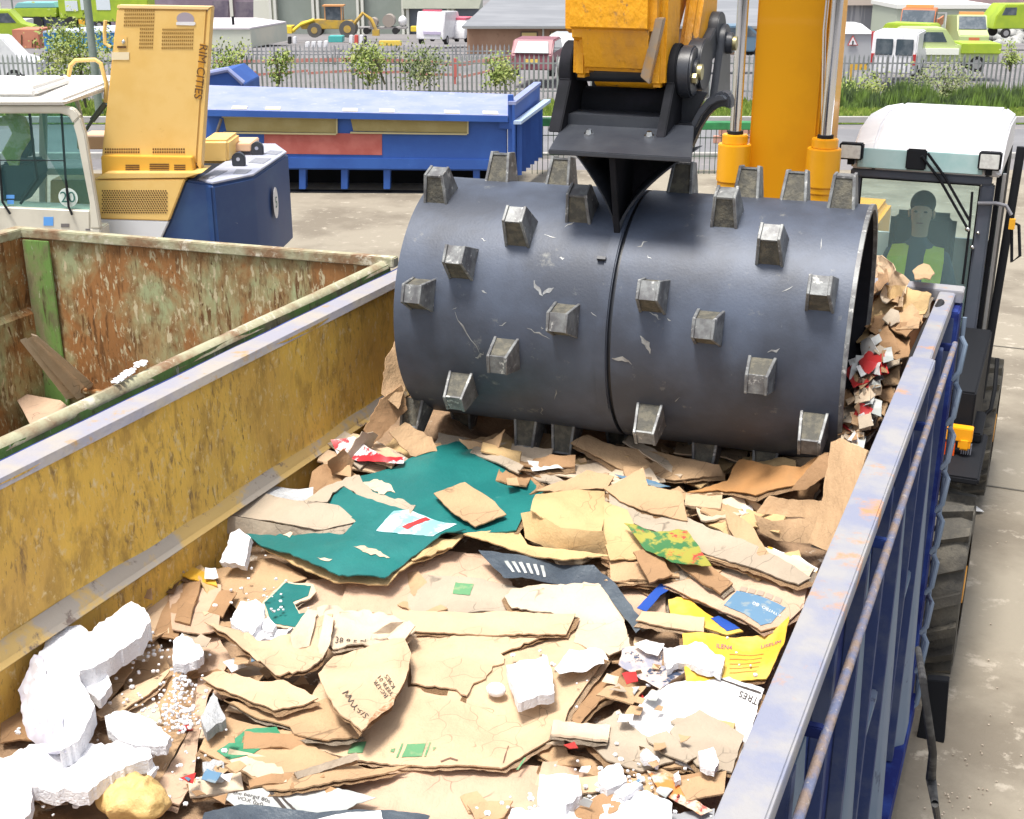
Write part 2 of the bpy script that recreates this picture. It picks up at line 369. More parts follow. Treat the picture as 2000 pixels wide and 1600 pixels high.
# right rim of the green skip: battered tube folded outwards, buckled
b = MB(); prev = None
for i in range(150):
    y = -.6+5.99*i/149
    wv = .016*math.sin(y*4.1+1)+.014*noise.noise(Vector((y*3.1, 2, 0)))+.008*noise.noise(Vector((y*9, 2, 0)))
    k = max(0, min(1, (5.0-y)/3)); wv *= .35+k; zz = RIM-.015+.4*wv
    ring = [b.v((-2.972+wv, y, zz-.10)), b.v((-2.985+wv, y, zz-.03)), b.v((-2.97+wv, y, zz)), b.v((-2.945+wv*.8, y, zz+.004)), b.v((-2.925+wv*.7, y, zz-.018)), b.v((-2.922+wv*.5, y, zz-.03))]
    if prev:
        for j in range(5): b.f([prev[j], prev[j+1], ring[j+1], ring[j]], True)
    prev = ring
b.build('bent_rim', rim_grn, gs, angle=60)
b = MB(); prev = None
for i in range(120):
    y = -.6+5.99*i/119; wv = .008*math.sin(y*4.1+1)
    ring = [b.v((-2.924+wv, y, RIM-.03)), b.v((-2.905+wv, y, RIM-.2)), b.v((-2.90, y, .3))]
    if prev:
        for j in range(2): b.f([prev[j], prev[j+1], ring[j+1], ring[j]], True)
    prev = ring
b.build('right_wall', grn_pt, gs, angle=60)
# ================================================================ toothed roller
YC, ZC, RR = 4.95, 2.41, .51
XL, XR = -2.41, -.625
ROT = math.radians(2.9)
drum_m = mat('scuffed_dark_steel', (.070, .087, .126), .50, .1, c2=(.044, .052, .072), s=2.6, lo=.40, hi=.62, c3=(.17, .175, .17), s3=9, lo3=.62, hi3=.72, bump=.10, bs=90, spec=.45)
scratch_m = mat('scratch_bare', (.32, .33, .33), .45, .3, c2=(.2, .2, .2), s=30)
tooth_m = mat('worn_tooth_steel', (.22, .23, .23), .5, .25, c2=(.11, .11, .115), s=16, lo=.4, hi=.6, c3=(.5, .5, .48), s3=30, lo3=.58, hi3=.66, bump=.12, bs=120)
fill_m = mat('caked_dirt_steel', (.075, .072, .06), .75, c2=(.13, .12, .09), s=30, lo=.45, hi=.6, bump=.5, bs=90)
black_m = mat('black_painted_steel', (.028, .032, .042), .42, .0, c2=(.04, .045, .055), s=5, c3=(.1, .1, .1), s3=22, lo3=.70, hi3=.76, bump=.05, bs=60)
blackd_m = mat('matt_black_steel', (.012, .013, .016), .85, c2=(.02, .02, .026), s=6, spec=.15)
bright = mat('bright_steel', (.6, .6, .6), .22, 1)
rol = thing('toothed_roller', 'dark steel drum studded with square teeth hanging from the excavator arm over the skip', 'compactor roller', (-1.54, YC, ZC-RR))
XS = aty(1178, 640, YC-RR+.01).x
def shell(x0, x1, r=RR, t=.014, n=96):
    b = MB(); rings = []
    for (x, rr) in ((x0, r-t), (x0, r), (x1, r), (x1, r-t)):
        rings.append([b.v((x, YC+rr*math.cos(2*math.pi*i/n), ZC+rr*math.sin(2*math.pi*i/n))) for i in range(n)])
    for k in range(4):
        a, c_ = rings[k], rings[(k+1) % 4]
        for i in range(n): b.f([a[i], a[(i+1) % n], c_[(i+1) % n], c_[i]], True)
    return b
shell(XL, XS-.008).build('drum_shell', drum_m, rol)
shell(XS+.008, XR).build('drum_shell', drum_m, rol)
shell(XS-.12, XS+.12, RR-.022, .01).build('inner_hoop', black_m, rol)
shell(XR-.60, XR-.012, RR-.0155, .004).build('shade_liner', blackd_m, rol); shell(XL+.012, XL+.4, RR-.0155, .004).build('shade_liner', blackd_m, rol)  # black liners added so the open drum ends look shaded inside
shell(XR-.010, XR+.006, RR+.003, .022).build('end_ring', tooth_m, rol)
b = MB(); b.cyl((XL+.3, YC, ZC), (XL+.31, YC, ZC), RR-.02, n=48); b.cyl((XR-.55, YC, ZC), (XR-.54, YC, ZC), RR-.02, n=48)
b.build('end_disc', black_m, rol); MB().cyl((XL+.2, YC, ZC), (XR-.4, YC, ZC), .07, n=20).build('axle', black_m, rol)
PIV = Vector((-1.54, YC, 0))
def on_drum(u, v):
    Ri = Matrix.Rotation(-ROT, 3, 'Z'); d = Ri @ ray(u, v); C = Ri @ (Vector((0, 0, 3.9))-PIV)+PIV; oy, oz = C.y-YC, C.z-ZC
    a = d.y*d.y+d.z*d.z; bb = 2*(oy*d.y+oz*d.z); cc = oy*oy+oz*oz-RR*RR; ds = bb*bb-4*a*cc
    if ds < 0: t = -bb/(2*a)
    else: t = (-bb-math.sqrt(ds))/(2*a)
    p = C+d*t; return p.x, math.atan2(p.z-ZC, p.y-YC)
def tooth(x, th):
    """channel section tooth: two worn side plates, a dirty core and a cap"""
    e = Vector((0, math.cos(th), math.sin(th))); t = Vector((0, -math.sin(th), math.cos(th))); X = Vector((1, 0, 0))
    c0 = Vector((x, YC, ZC))+e*(RR-.010); rnd = random.Random(int((x*91+th*37)*100)); h = .120+.014*rnd.random(); w_ = .036
    def pt(a, r, tt): return c0+X*a+e*r+t*tt
    b = MB()
    for s_ in (-1, 1):
        a = s_*w_-.006
        ab = s_*(w_+.011)-.006; h1 = h+.005*rnd.random(); h2 = h+.005*rnd.random()
        b.loft([pt(ab, 0, -.068), pt(ab, 0, .068), pt(a, h1, .037), pt(a, h2, -.037)], [pt(ab+.012, 0, -.068), pt(ab+.012, 0, .068), pt(a+.012, h1, .037), pt(a+.012, h2, -.037)])
    o = b.build('tooth', tooth_m, rol, bevel=.002, seg=1)
    b = MB(); g = .030; gb = .042
    b.loft([pt(-gb, 0, -.062), pt(gb, 0, -.062), pt(gb, 0, .062), pt(-gb, 0, .062)], [pt(-g, h-.012, -.032), pt(g, h-.012, -.032), pt(g, h-.012, .032), pt(-g, h-.012, .032)])
    b.build('tooth_core', fill_m, o)
    b = MB()
    b.prism([pt(-g, h-.0115, -.036), pt(g, h-.0115, -.036), pt(g, h-.0115, .036), pt(-g, h-.0115, .036)], e*.008)
    b.build('tooth_cap', tooth_m, o)
# base centres of the teeth the photograph shows
TP = [(905, 515), (1018, 455), (1137, 415), (1420, 425), (1508, 490), (1605, 575), (1278, 578), (825, 575),
      (1105, 625), (990, 690), (905, 750), (1385, 640), (1487, 730), (1590, 830), (1272, 810), (1105, 855), (815, 790), (1380, 880), (1028, 875), (1497, 900)]
tops = [(861, 380), (980, 352), (1098, 345), (1463, 366), (1555, 371), (1646, 400), (1335, 350)]
placed = []
for (u, v) in TP+tops:
    x, th = on_drum(u, v); placed.append((x, th)); tooth(x, th)
rnd = random.Random(4)                        # the hidden back half carries the same staggered rows
for i, x in enumerate(np.linspace(XL+.08, XR-.06, 10)):
    for k in range(4):
        th = -1.5+.55*k+.27*(i % 2)
        if all(abs(x-a)+abs(th-c_)*.5 > .16 for a, c_ in placed): placed.append((x, th)); tooth(float(x), th)
# ---- mounting bracket
yf = 4.62
def B_(u, v, y): return aty(u, v, y)
fl, fr = B_(1062, 292, 4.50), B_(1337, 308, 4.50); bl, br = B_(1106, 232, 4.86), B_(1352, 244, 4.86)
zt = (fl.z+fr.z)/2
x0, x1 = fl.x, fr.x
b = MB(); b.prism([(x0, 4.50, zt), (x1, 4.50, zt), (br.x, 4.86, bl.z), (bl.x, 4.86, bl.z)], (0, 0, -.018)); b.build('base_plate', black_m, rol, bevel=.003)
pl = Vector((0, .36, bl.z-zt)).normalized(); pn = Vector((1, 0, 0)).cross(pl)
for (u, v) in ((1145, 263), (1261, 268)):
    d = ray(u, v); o_ = Vector((x0, 4.50, zt)); t = (o_-C).dot(pn)/d.dot(pn); q = C+d*t
    b = MB(); b.cyl(q-pn*.002, q+pn*.008, .022, .021, n=6); b.cyl(q+pn*.008, q+pn*.022, .014, .010, n=14); b.build('bolt', bright, rol)
# box body behind the plate
b = MB(); b.prism([(x0+.07, 4.62, zt-.02), (x1-.03, 4.62, zt-.02), (x1-.03, 5.12, zt+.05), (x0+.07, 5.12, zt+.05)], (0, 0, .16)); 
b = MB()
xm = (x0+x1)/2
# gusset fork below the plate
pb = Vector((XS-.0, YC+RR*math.cos(math.radians(152)), ZC+RR*math.sin(math.radians(152))))
tipx, tipth = on_drum(1205, 458); tip = Vector((tipx, YC+(RR+.004)*math.cos(tipth), ZC+(RR+.004)*math.sin(tipth)))
cx = tip.x
b = MB()      # central web in the YZ plane
b.prism([(cx-.012, 4.53, zt-.02), (cx-.012, tip.y, tip.z), (cx-.012, YC-.30, ZC+.43), (cx-.012, YC+.05, ZC+RR), (cx-.012, 5.1, zt)], (.024, 0, 0)); b.build('web_plate', blackd_m, rol, bevel=.002)
for (xa, sgn) in ((x0+.09, -1), (x1-.06, 1)):
    prev = None; b = MB()
    for i in range(13):
        t = i/12; s1 = t**1.7
        x = xa+(cx-xa)*(1-(1-t)**1.6); z = zt-.02+(tip.z-zt+.02)*t; y = 4.56+(tip.y-4.56)*t
        a = [b.v((x, y, z)), b.v((x+.010*sgn, y+.008, z)), b.v((x+.012*sgn*(1-t), y+.36+.0*t, z+.16*t)), b.v((x-.0*sgn, y+.36, z+.16*t))]
        if prev:
            for k in range(4): b.f([prev[k], prev[(k+1) % 4], a[(k+1) % 4], a[k]], True)
        else: b.f(a)
        prev = a
    b.build('gusset', black_m, rol, angle=50)
b = MB(); b.loft([(x0+.10, 4.82, zt+.01), (x1-.08, 4.82, zt+.01), (x1-.08, 4.86, zt+.01), (x0+.10, 4.86, zt+.01)], [(cx-.02, 4.80, tip.z+.1), (cx+.02, 4.80, tip.z+.1), (cx+.02, 4.84, tip.z+.1), (cx-.02, 4.84, tip.z+.1)])
b.build('rear_gusset', blackd_m, rol)
# ears carrying the arm pins
ze = bl.z
def ear(x, th_, yy=0):
    pts = []
    cy, cz, r = 4.93+yy, B_(1330, 140, 4.93).z, .105
    base = [(x, 4.72+yy, ze-.01), ]
    for i in range(13):
        a = math.radians(200-220*i/12); pts.append((x, cy+r*math.cos(a), cz+r*math.sin(a)))
    pts += [(x, 5.16+yy, ze+.02), (x, 4.70+yy, ze-.03)]
    b = MB(); b.prism(pts, (th_, 0, 0)); return b
xe0 = B_(1105, 200, 4.9).x; xe1 = B_(1300, 200, 4.9).x; xe2 = B_(1352, 200, 4.9).x
ear(xe0-.005, .05).build('ear', blackd_m, rol, bevel=.004)
ear(xe1+.01, .035).build('ear', blackd_m, rol, bevel=.004)
pz = B_(1330, 140, 4.93).z
b = MB(); b.cyl((xe0-.02, 4.93, pz), (xe1+.11, 4.93, pz), .05, n=24); b.build('pin', black_m, rol, bevel=.004)
b = MB(); b.cyl((xe1+.045, 4.93, pz), (xe1+.10, 4.93, pz), .098, n=28); b.build('pin_boss', black_m, rol, bevel=.008)
b = MB(); b.cyl((xe1+.11, 4.93, pz), (xe1+.128, 4.93, pz), .03, n=20); b.cyl((xe1+.102, 4.88, pz-.02), (xe1+.118, 4.88, pz-.02), .02, n=6); b.build('pin_bolt', mat('yellowed_zinc', (.42, .38, .2), .4, .7), rol)
b = MB(); b.cyl((xe0-.03, 4.93, pz), (xe0-.002, 4.93, pz), .045, n=20); b.build('pin_end', tooth_m, rol)
# bolster across the back with a lit rounded top, and the curved rear hook
b = MB(); b.cyl((xe0+.05, 5.02, ze+.05), (xe1+.02, 5.02, ze+.05), .065, n=24); b.build('cross_tube', blackd_m, rol)
b = MB(); b.box(xe0+.02, xe1+.03, 4.80, 5.0, ze-.02, ze+.03); b.build('seat_block', black_m, rol)
b = MB(); b.box(xe0+.05, xe1+.008, 5.10, 5.13, ze-.03, pz+.06); b.build('back_plate', blackd_m, rol)
up_ = [(1300, 242), (1350, 242), (1362, 214), (1378, 194), (1395, 183), (1410, 180), (1421, 187), (1425, 200)]; dn_ = [(1424, 216), (1416, 210), (1404, 210), (1391, 217), (1378, 230), (1364, 252), (1350, 284), (1338, 312), (1318, 300)]
b = MB(); b.prism([aty(u, v, 4.92) for (u, v) in up_+dn_], (0, .08, 0)); b.build('side_web', black_m, rol, bevel=.006)
b = MB(); b.prism([aty(u, v, 4.92) for (u, v) in [(1352, 240), (1366, 214), (1382, 196), (1398, 187), (1412, 185), (1420, 194), (1404, 197), (1388, 206), (1372, 226), (1360, 250)]], (0, -.05, 0)); b.build('curved_flange', black_m, rol, bevel=.004)
b = MB(); b.prism([aty(u, v, 4.97) for (u, v) in [(1322, 176), (1380, 182), (1362, 218), (1347, 244), (1318, 240)]], (0, .03, 0)); b.build('hook_web', black_m, rol, bevel=.003)
# second pair of lugs and the link towards the bucket cylinder
lz = B_(1390, 85, 5.25).z
for xx in (xe1+.03, xe1+.12):
    b = MB(); pts = [(xx, 5.12, ze+.06)]+[(xx, 5.28+.075*math.cos(math.radians(190-200*i/10)), lz+.075*math.sin(math.radians(190-200*i/10))) for i in range(11)]+[(xx, 5.42, ze+.04)]
    b.prism(pts, (.03, 0, 0)); b.build('rear_lug', black_m, rol, bevel=.003)
b = MB(); b.cyl((xe1+.0, 5.28, lz), (xe1+.175, 5.28, lz), .042, n=20); b.build('rear_pin', black_m, rol, bevel=.003)
b = MB(); b.cyl((xe1+.176, 5.28, lz), (xe1+.19, 5.28, lz), .028, n=16); b.build('rear_pin_bolt', MATS['yellowed_zinc'], rol)
b = MB(); b.box(XS-.20, XS-.17, 0, 0, 0, 0) if False else None
# small latch on the drum and weld strip beside the seam
x_, th_ = on_drum(1178, 505); e = Vector((0, math.cos(th_), math.sin(th_))); t = Vector((0, -math.sin(th_), math.cos(th_))); q = Vector((x_, YC, ZC))+e*RR
b = MB(); b.prism([q+Vector((-.02, 0, 0)), q+Vector((.015, 0, 0)), q+Vector((.015, 0, 0))+t*.012, q+Vector((-.02, 0, 0))+t*.012], e*.02); b.build('latch', black_m, rol)
b = MB(); n = 40; prev = None
for i in range(n+1):
    a = math.radians(118+95*i/n); e = Vector((0, math.cos(a), math.sin(a)))
    ring = [Vector((XS-.052, YC, ZC))+e*(RR+.001), Vector((XS-.052, YC, ZC))+e*(RR+.007), Vector((XS-.012, YC, ZC))+e*(RR+.007), Vector((XS-.012, YC, ZC))+e*(RR+.001)]
    ring = [b.v(p) for p in ring]
    if prev:
        for k in range(4): b.f([prev[k], prev[(k+1) % 4], ring[(k+1) % 4], ring[k]])
    else: b.f(ring)
    prev = ring
b.f(prev); b.build('weld_strip', drum_m, rol)
# scratches and scuffs scored in the paint
rnd = random.Random(17)
def mark(u0, v0, u1, v1, wpx, n=6):
    b = MB(); L_ = []; R_ = []
    for i in range(n+1):
        t = i/n; ww = wpx*(math.sin(math.pi*min(.98, max(.06, t))))*(.5+rnd.random())
        du, dv_ = v1-v0, -(u1-u0); l = math.hypot(du, dv_); du /= l; dv_ /= l; ju = rnd.gauss(0, wpx*.4)
        for lst, sg in ((L_, 1), (R_, -1)):
            x, th = on_drum(u0+(u1-u0)*t+du*(ju+sg*ww/2), v0+(v1-v0)*t+dv_*(ju+sg*ww/2)); lst.append(b.v((x, YC+(RR+.0012)*math.cos(th), ZC+(RR+.0012)*math.sin(th))))
    for i in range(n): b.f([L_[i], L_[i+1], R_[i+1], R_[i]])
    b.build('scratch', scratch_m, rol, norm=False)
mark(888, 610, 938, 690, 3.0); mark(1040, 550, 1058, 580, 6); mark(1060, 575, 1082, 562, 7); mark(1030, 640, 1075, 662, 3)
mark(1252, 655, 1272, 690, 8); mark(1195, 700, 1235, 706, 6); mark(1268, 610, 1290, 625, 4); mark(930, 700, 946, 690, 6)
for _ in range(24):
    u = rnd.uniform(860, 1610); v = rnd.uniform(430, 800); a = rnd.uniform(-.9, 1.9); l = rnd.uniform(5, 26)
    mark(u, v, u+l*math.cos(a), v+l*math.sin(a), rnd.uniform(1.2, 4.2), 3)
rol.matrix_world = Matrix.Translation((-1.54, YC, ZC-RR)) @ Matrix.Rotation(ROT, 4, 'Z')
# ================================================================ working excavator behind the roller
orange = mat('excavator_orange', (.80, .37, .003), .45, c2=(.72, .32, .003), s=1.2, coat=.2)
orange_w = mat('chipped_orange', (.74, .34, .006), .45, c2=(.52, .24, .03), s=5, lo=.5, hi=.66, c3=(.20, .12, .07), s3=12, lo3=.59, hi3=.66, bump=.7, bs=40, st=(1, 1, .6))
scrape = mat('bare_scraped_steel', (.36, .30, .24), .5, .4, c2=(.5, .3, .12), s=10)
chrome = mat('chrome', (.75, .77, .8), .12, 1)
dgrey = mat('cab_grey', (.07, .085, .11), .45, c2=(.09, .1, .13), s=3, spec=.5)
blk = mat('black_plastic', (.010, .011, .014), .7, spec=.2)
white = mat('white_paint', (.72, .72, .74), .35, c2=(.62, .62, .65), s=3)
exc = thing('excavator', 'orange wheeled excavator with white roofed cab working behind the skip', 'excavator', (-1.2, 9.6, 0))
CXX = -1.67
# stick: side profile in YZ, wide box
xs0 = aty(1142, 120, 4.85).x; xs1 = aty(1288, 120, 4.85).x
zz0 = aty(1200, 150, 4.80).z+.025
prof = [(4.80, zz0-.01), (4.76, zz0+.12), (4.78, zz0+.6), (5.2, 4.9), (6.6, 6.3), (7.0, 6.1), (6.3, 4.9), (5.55, zz0+.6), (5.12, zz0+.12), (5.02, zz0+.02)]
b = MB(); b.prism([(xs0, y, z) for y, z in prof], (xs1-xs0, 0, 0)); b.build('stick', orange_w, exc, bevel=.02, seg=3)
b = MB(); zq = aty(1140, 78, 4.74).z; b.prism([(xs0-.05, 4.735, zq+.02), (xs0-.05, 4.73, zq+.2), (xs0-.05, 4.75, zq+.6), (xs0-.05, 5.18, 4.9), (xs0-.05, 5.5, 4.9), (xs0-.05, 5.25, zq+.4), (xs0-.05, 5.06, zq+.06), (xs0-.05, 4.9, zq-.0), (xs0-.05, 4.80, zq-.01)], (xs1-xs0+.06, 0, 0)); b.build('stick_casting', orange_w, exc, bevel=.028, seg=4)
b = MB(); b.box(xs0-.035, xs0+.03, 4.80, 5.0, zz0-.035, zz0+.34); b.box(xs1-.03, xs1+.035, 4.80, 5.0, zz0-.06, zz0+.30)
b.build('stick_cheek', orange_w, exc, bevel=.018, seg=3)
b = MB(); b.prism([aty(1297, 35, 4.755), aty(1280, 35, 4.755), aty(1250, 150, 4.78), aty(1268, 165, 4.78)], (0, .03, 0)); b.build('scraped_edge', scrape, exc, bevel=.003)
b = MB(); b.cyl((xs0+.02, 4.95, zz0-.035), (xs1-.04, 4.95, zz0-.035), .045, n=20); b.build('stick_end_tube', orange_w, exc)
# tipping link on the +X side: rib from stick to link
b = MB(); b.tube([aty(1268, 152, 5.0), aty(1290, 130, 5.05), aty(1330, 100, 5.15), aty(1362, 75, 5.22)], .018, 8); b.build('edge_rib', orange, exc)
b = MB(); xx = xs1+.02
pts = [aty(1300, 118, 5.0), aty(1312, 60, 5.05), aty(1330, 0, 5.1), aty(1336, -60, 5.15), aty(1430, -60, 5.2), aty(1405, 8, 5.2), aty(1372, 40, 5.2), aty(1350, 78, 5.15)]
b.prism([(xx, p.y+ (i>3)*.15, p.z) for i, p in enumerate(pts)], (.07, 0, 0)); b.build('link_casting', orange_w, exc, bevel=.02, seg=3)
b = MB(); pa, pb_ = Vector((xs1+.10, 5.05, aty(1330, 125, 5.05).z)), Vector((xs1+.10, 5.27, aty(1385, 60, 5.27).z))
b.cyl(pa-Vector((.03, 0, 0)), pa+Vector((.03, 0, 0)), .10, n=24); b.cyl(pb_-Vector((.03, 0, 0)), pb_+Vector((.03, 0, 0)), .075, n=24)
dd = (pb_-pa).normalized(); nn_ = Vector((1, 0, 0)).cross(dd)
b.prism([pa+nn_*.055-Vector((.025, 0, 0)), pb_+nn_*.045-Vector((.025, 0, 0)), pb_-nn_*.045-Vector((.025, 0, 0)), pa-nn_*.055-Vector((.025, 0, 0))], (.05, 0, 0))
b.build('tipping_link', black_m, exc, bevel=.004)
# boom and lift cylinders
YB = 8.3
bxl, bxr = aty(1468, 200, YB).x, aty(1602, 200, YB).x
b = MB(); prof = [(YB, 1.1), (YB, 3.4), (YB-.25, 4.8), (YB-1.1, 6.6), (YB-1.5, 6.4), (YB-.95, 6.9), (YB-.2, 6.3), (YB+.5, 4.9), (YB+.75, 3.4), (YB+.9, 1.1)]
b = MB(); b.prism([(bxl, y, z) for y, z in [(YB, 1.0), (YB, 4.2), (YB-.9, 6.2), (YB-2.0, 6.9), (YB-1.8, 7.3), (YB-.2, 6.8), (YB+.7, 4.4), (YB+.9, 1.0)]], (bxr-bxl, 0, 0)); b.build('boom', orange, exc, bevel=.015)
b = MB(); b.box(bxr+.002, bxr+.035, YB+.05, YB+.5, 1.0, 4.3); b.build('boom_flange', orange, exc, bevel=.006)
for (ub, ut, vb) in ((1442, 1452, 262), (1618, 1636, 270)):
    yc_ = YB-.12; p0 = aty(ub-6, vb, yc_); p1 = aty(ut, 0, yc_)
    dirn = (p1-p0).normalized()
    MB().cyl(p0-dirn*.1, p1+dirn*1.5, .036, n=24).build('piston_rod', chrome, exc)
    b = MB(); b.cyl(p0-dirn*.06, p0, .082, n=28); b.cyl(p0-dirn*.30, p0-dirn*.06, .105, n=28); b.cyl(p0-dirn*.34, p0-dirn*.30, .098, n=28); b.cyl(p0-dirn*1.3, p0-dirn*.34, .09, n=28)
    b.build('lift_cylinder', orange, exc, bevel=.006)
    MB().cyl(p0-dirn*.01, p0+dirn*.02, .05, n=24).build('rod_seal', blk, exc)
b = MB(); b.tube([aty(1616, 0, YB-.02), aty(1610, 60, YB-.02), aty(1606, 260, YB-.02)], .012); b.build('hydraulic_pipe', chrome, exc)
# cab
YF = 8.6
def q(u, v, y=YF): return aty(u, v, y)
cxl, cxr = q(1652, 450).x, q(1925, 450).x
zr = q(1800, 290).z; zh = q(1800, 336).z; zw = q(1800, 352).z; zwb = 1.15
dp = 1.45
# roof cap, rounded
b = MB(); ztop = zr+.13
pr = [(YF-.03, zh), (YF-.05, zh+.07), (YF+.02, zr+.03), (YF+.22, ztop-.02), (YF+.6, ztop+.02), (YF+dp, ztop-.02), (YF+dp, zh)]
b.loft([(cxl-.0, y, z-(.03 if z > zh else 0)) for y, z in pr], [(cxl+.14, y, z) for y, z in pr]); b.loft([(cxl+.141, y, z) for y, z in pr], [(cxr-.03, y, z) for y, z in pr]); b.loft([(cxr-.029, y, z) for y, z in pr], [(cxr+.05, y, z-(.05 if z > zh else 0)) for y, z in pr])
b.build('cab_roof', white, exc, bevel=.012, seg=3)
b = MB(); b.box(cxl+.04, cxr-.06, YF-.062, YF-.05, zh+.015, zr-.01); b.build('roof_skylight', mat('pale_teal_skylight', (.42, .58, .58), .15, c2=(.3, .5, .5), s=3), exc, bevel=.004)  # opaque strip, its pale teal stands in for the lit skylight
b = MB(); b.box(cxl, cxr, YF-.03, YF+.05, zw, zh-.002); b.build('cab_header', dgrey, exc, bevel=.008)
wl, wr = q(1672, 450).x, q(1905, 450).x
b = MB(); b.box(cxl-.02, wl, YF-.02, YF+.06, zwb, zw-.002); b.box(wr, cxr+.02, YF-.03, YF+.08, .95, zw-.002); b.build('cab_pillar', dgrey, exc, bevel=.01)
b = MB(); b.box(cxl-.02, cxl+.02, YF+.061, YF+dp, 1.1, 1.6); b.build('cab_inner_side', dgrey, exc)
b = MB(); b.box(cxl+.021, cxr-.03, YF+dp-.03, YF+dp, 1.1, 1.75); b.build('cab_rear', mat('pale_rear_light', (.66, .74, .74), .6), exc)  # pale colour stands in for daylight through the rear window
b = MB(); b.box(cxl, cxr, YF, YF+dp, .95, 1.14); b.build('cab_floor', blk, exc)
b = MB(); b.box(wl+.002, wr-.002, YF+.0, YF+.006, zwb, zw-.003); b.build('windscreen', glass('cab_glass', (.50, .68, .70), .13), exc)
b = MB(); b.box(wl+.001, wr-.001, YF-.008, YF-.001, zw-.012, zw-.003); b.box(wl+.001, wl+.01, YF-.008, YF-.001, zwb, zw-.013); b.box(wr-.01, wr-.001, YF-.008, YF-.001, zwb, zw-.013); b.build('window_seal', blk, exc)
# door side (+X): pillars, handles, mirrors
b = MB(); b.box(cxr+.021, cxr+.05, YF+.09, YF+.17, .95, zh-.003); b.box(cxr+.021, cxr+.05, YF+.9, YF+dp, .95, zh-.003); b.box(cxr+.022, cxr+.048, YF+.171, YF+.899, .95, 1.7); b.build('door_frame', blk, exc, bevel=.004)
b = MB(); b.box(cxr+.03, cxr+.036, YF+.171, YF+.899, 1.701, zh-.004); b.build('door_glass', MATS['cab_glass'], exc)
b = MB(); b.cyl((cxr+.10, YF+.14, .95), (cxr+.14, YF+.18, zr+.02), .028, n=12); b.build('rail_post', blk, exc)
b = MB(); b.box(cxr+.055, cxr+.075, YF+.12, YF+.16, 1.2, zh); b.build('door_trim', mat('dull_aluminium', (.45, .45, .45), .4, .6), exc)
b = MB(); b.tube([q(1910, 397, YF-.05), q(1945, 397, YF-.05), q(1965, 402, YF-.04), q(1975, 420, YF-.04)], .012); b.build('mirror_arm', mat('tube_grey', (.2, .2, .22), .4), exc)
b = MB(); b.tube([q(1978, 435), q(1990, 440), q(1992, 500), q(1976, 512), q(1976, 445)], .01); b.build('grab_handle', blk, exc)
b = MB(); b.box(*sorted((q(1972, 430).x, q(1984, 430).x)), YF-.06, YF-.03, q(1980, 445).z, q(1980, 425).z); b.build('side_marker', mat('amber', (.7, .35, .02), .4), exc)
b = MB(); b.tube([q(1878, 815, YF-.3), q(1915, 818, YF-.3), q(1935, 800, YF-.28), q(1943, 760, YF-.2), q(1948, 700, YF-.1)], .014); b.build('step_handle', blk, exc)
# lamps
for (u0, u1, v0, v1) in ((1637, 1686, 282, 311), (1908, 1958, 300, 332)):
    a, c_ = q(u0, v1, YF-.12), q(u1, v0, YF-.12)
    b = MB(); b.box(a.x, c_.x, YF-.12, YF-.04, a.z, c_.z); L_ = b.build('work_light', blk, exc, bevel=.008)
    b = MB(); b.box(a.x+.012, c_.x-.012, YF-.128, YF-.119, a.z+.010, c_.z-.010); b.build('lens', mat('lamp_lens', (.62, .63, .6), .15, c2=(.5, .5, .48), s=30), L_, bevel=.003)
    b = MB(); b.box((a.x+c_.x)/2-.02, (a.x+c_.x)/2+.02, YF-.09, YF-.03, a.z-.035, a.z-.001); b.build('bracket', blk, L_)
# wiper
b = MB(); a, c_ = q(1768, 330, YF-.07), q(1812, 292, YF-.07); b.box(a.x, c_.x, YF-.09, YF-.063, a.z, c_.z); b.build('wiper_motor', blk, exc, bevel=.008)
b = MB()
b.tube([q(1800, 305, YF-.1), q(1835, 350, YF-.05), q(1889, 445, YF-.03)], .009); b.tube([q(1812, 300, YF-.1), q(1845, 345, YF-.05), q(1893, 430, YF-.03)], .009)
b.tube([q(1899, 375, YF-.03), q(1893, 450, YF-.03), q(1880, 555, YF-.03)], .008); b.build('wiper', blk, exc)
b = MB(); b.ball(q(1890, 448, YF-.035), .018); b.ball(q(1899, 483, YF-.035), .015); b.ball(q(1910, 455, YF-.035), .012); b.build('wiper_joint', bright, exc)
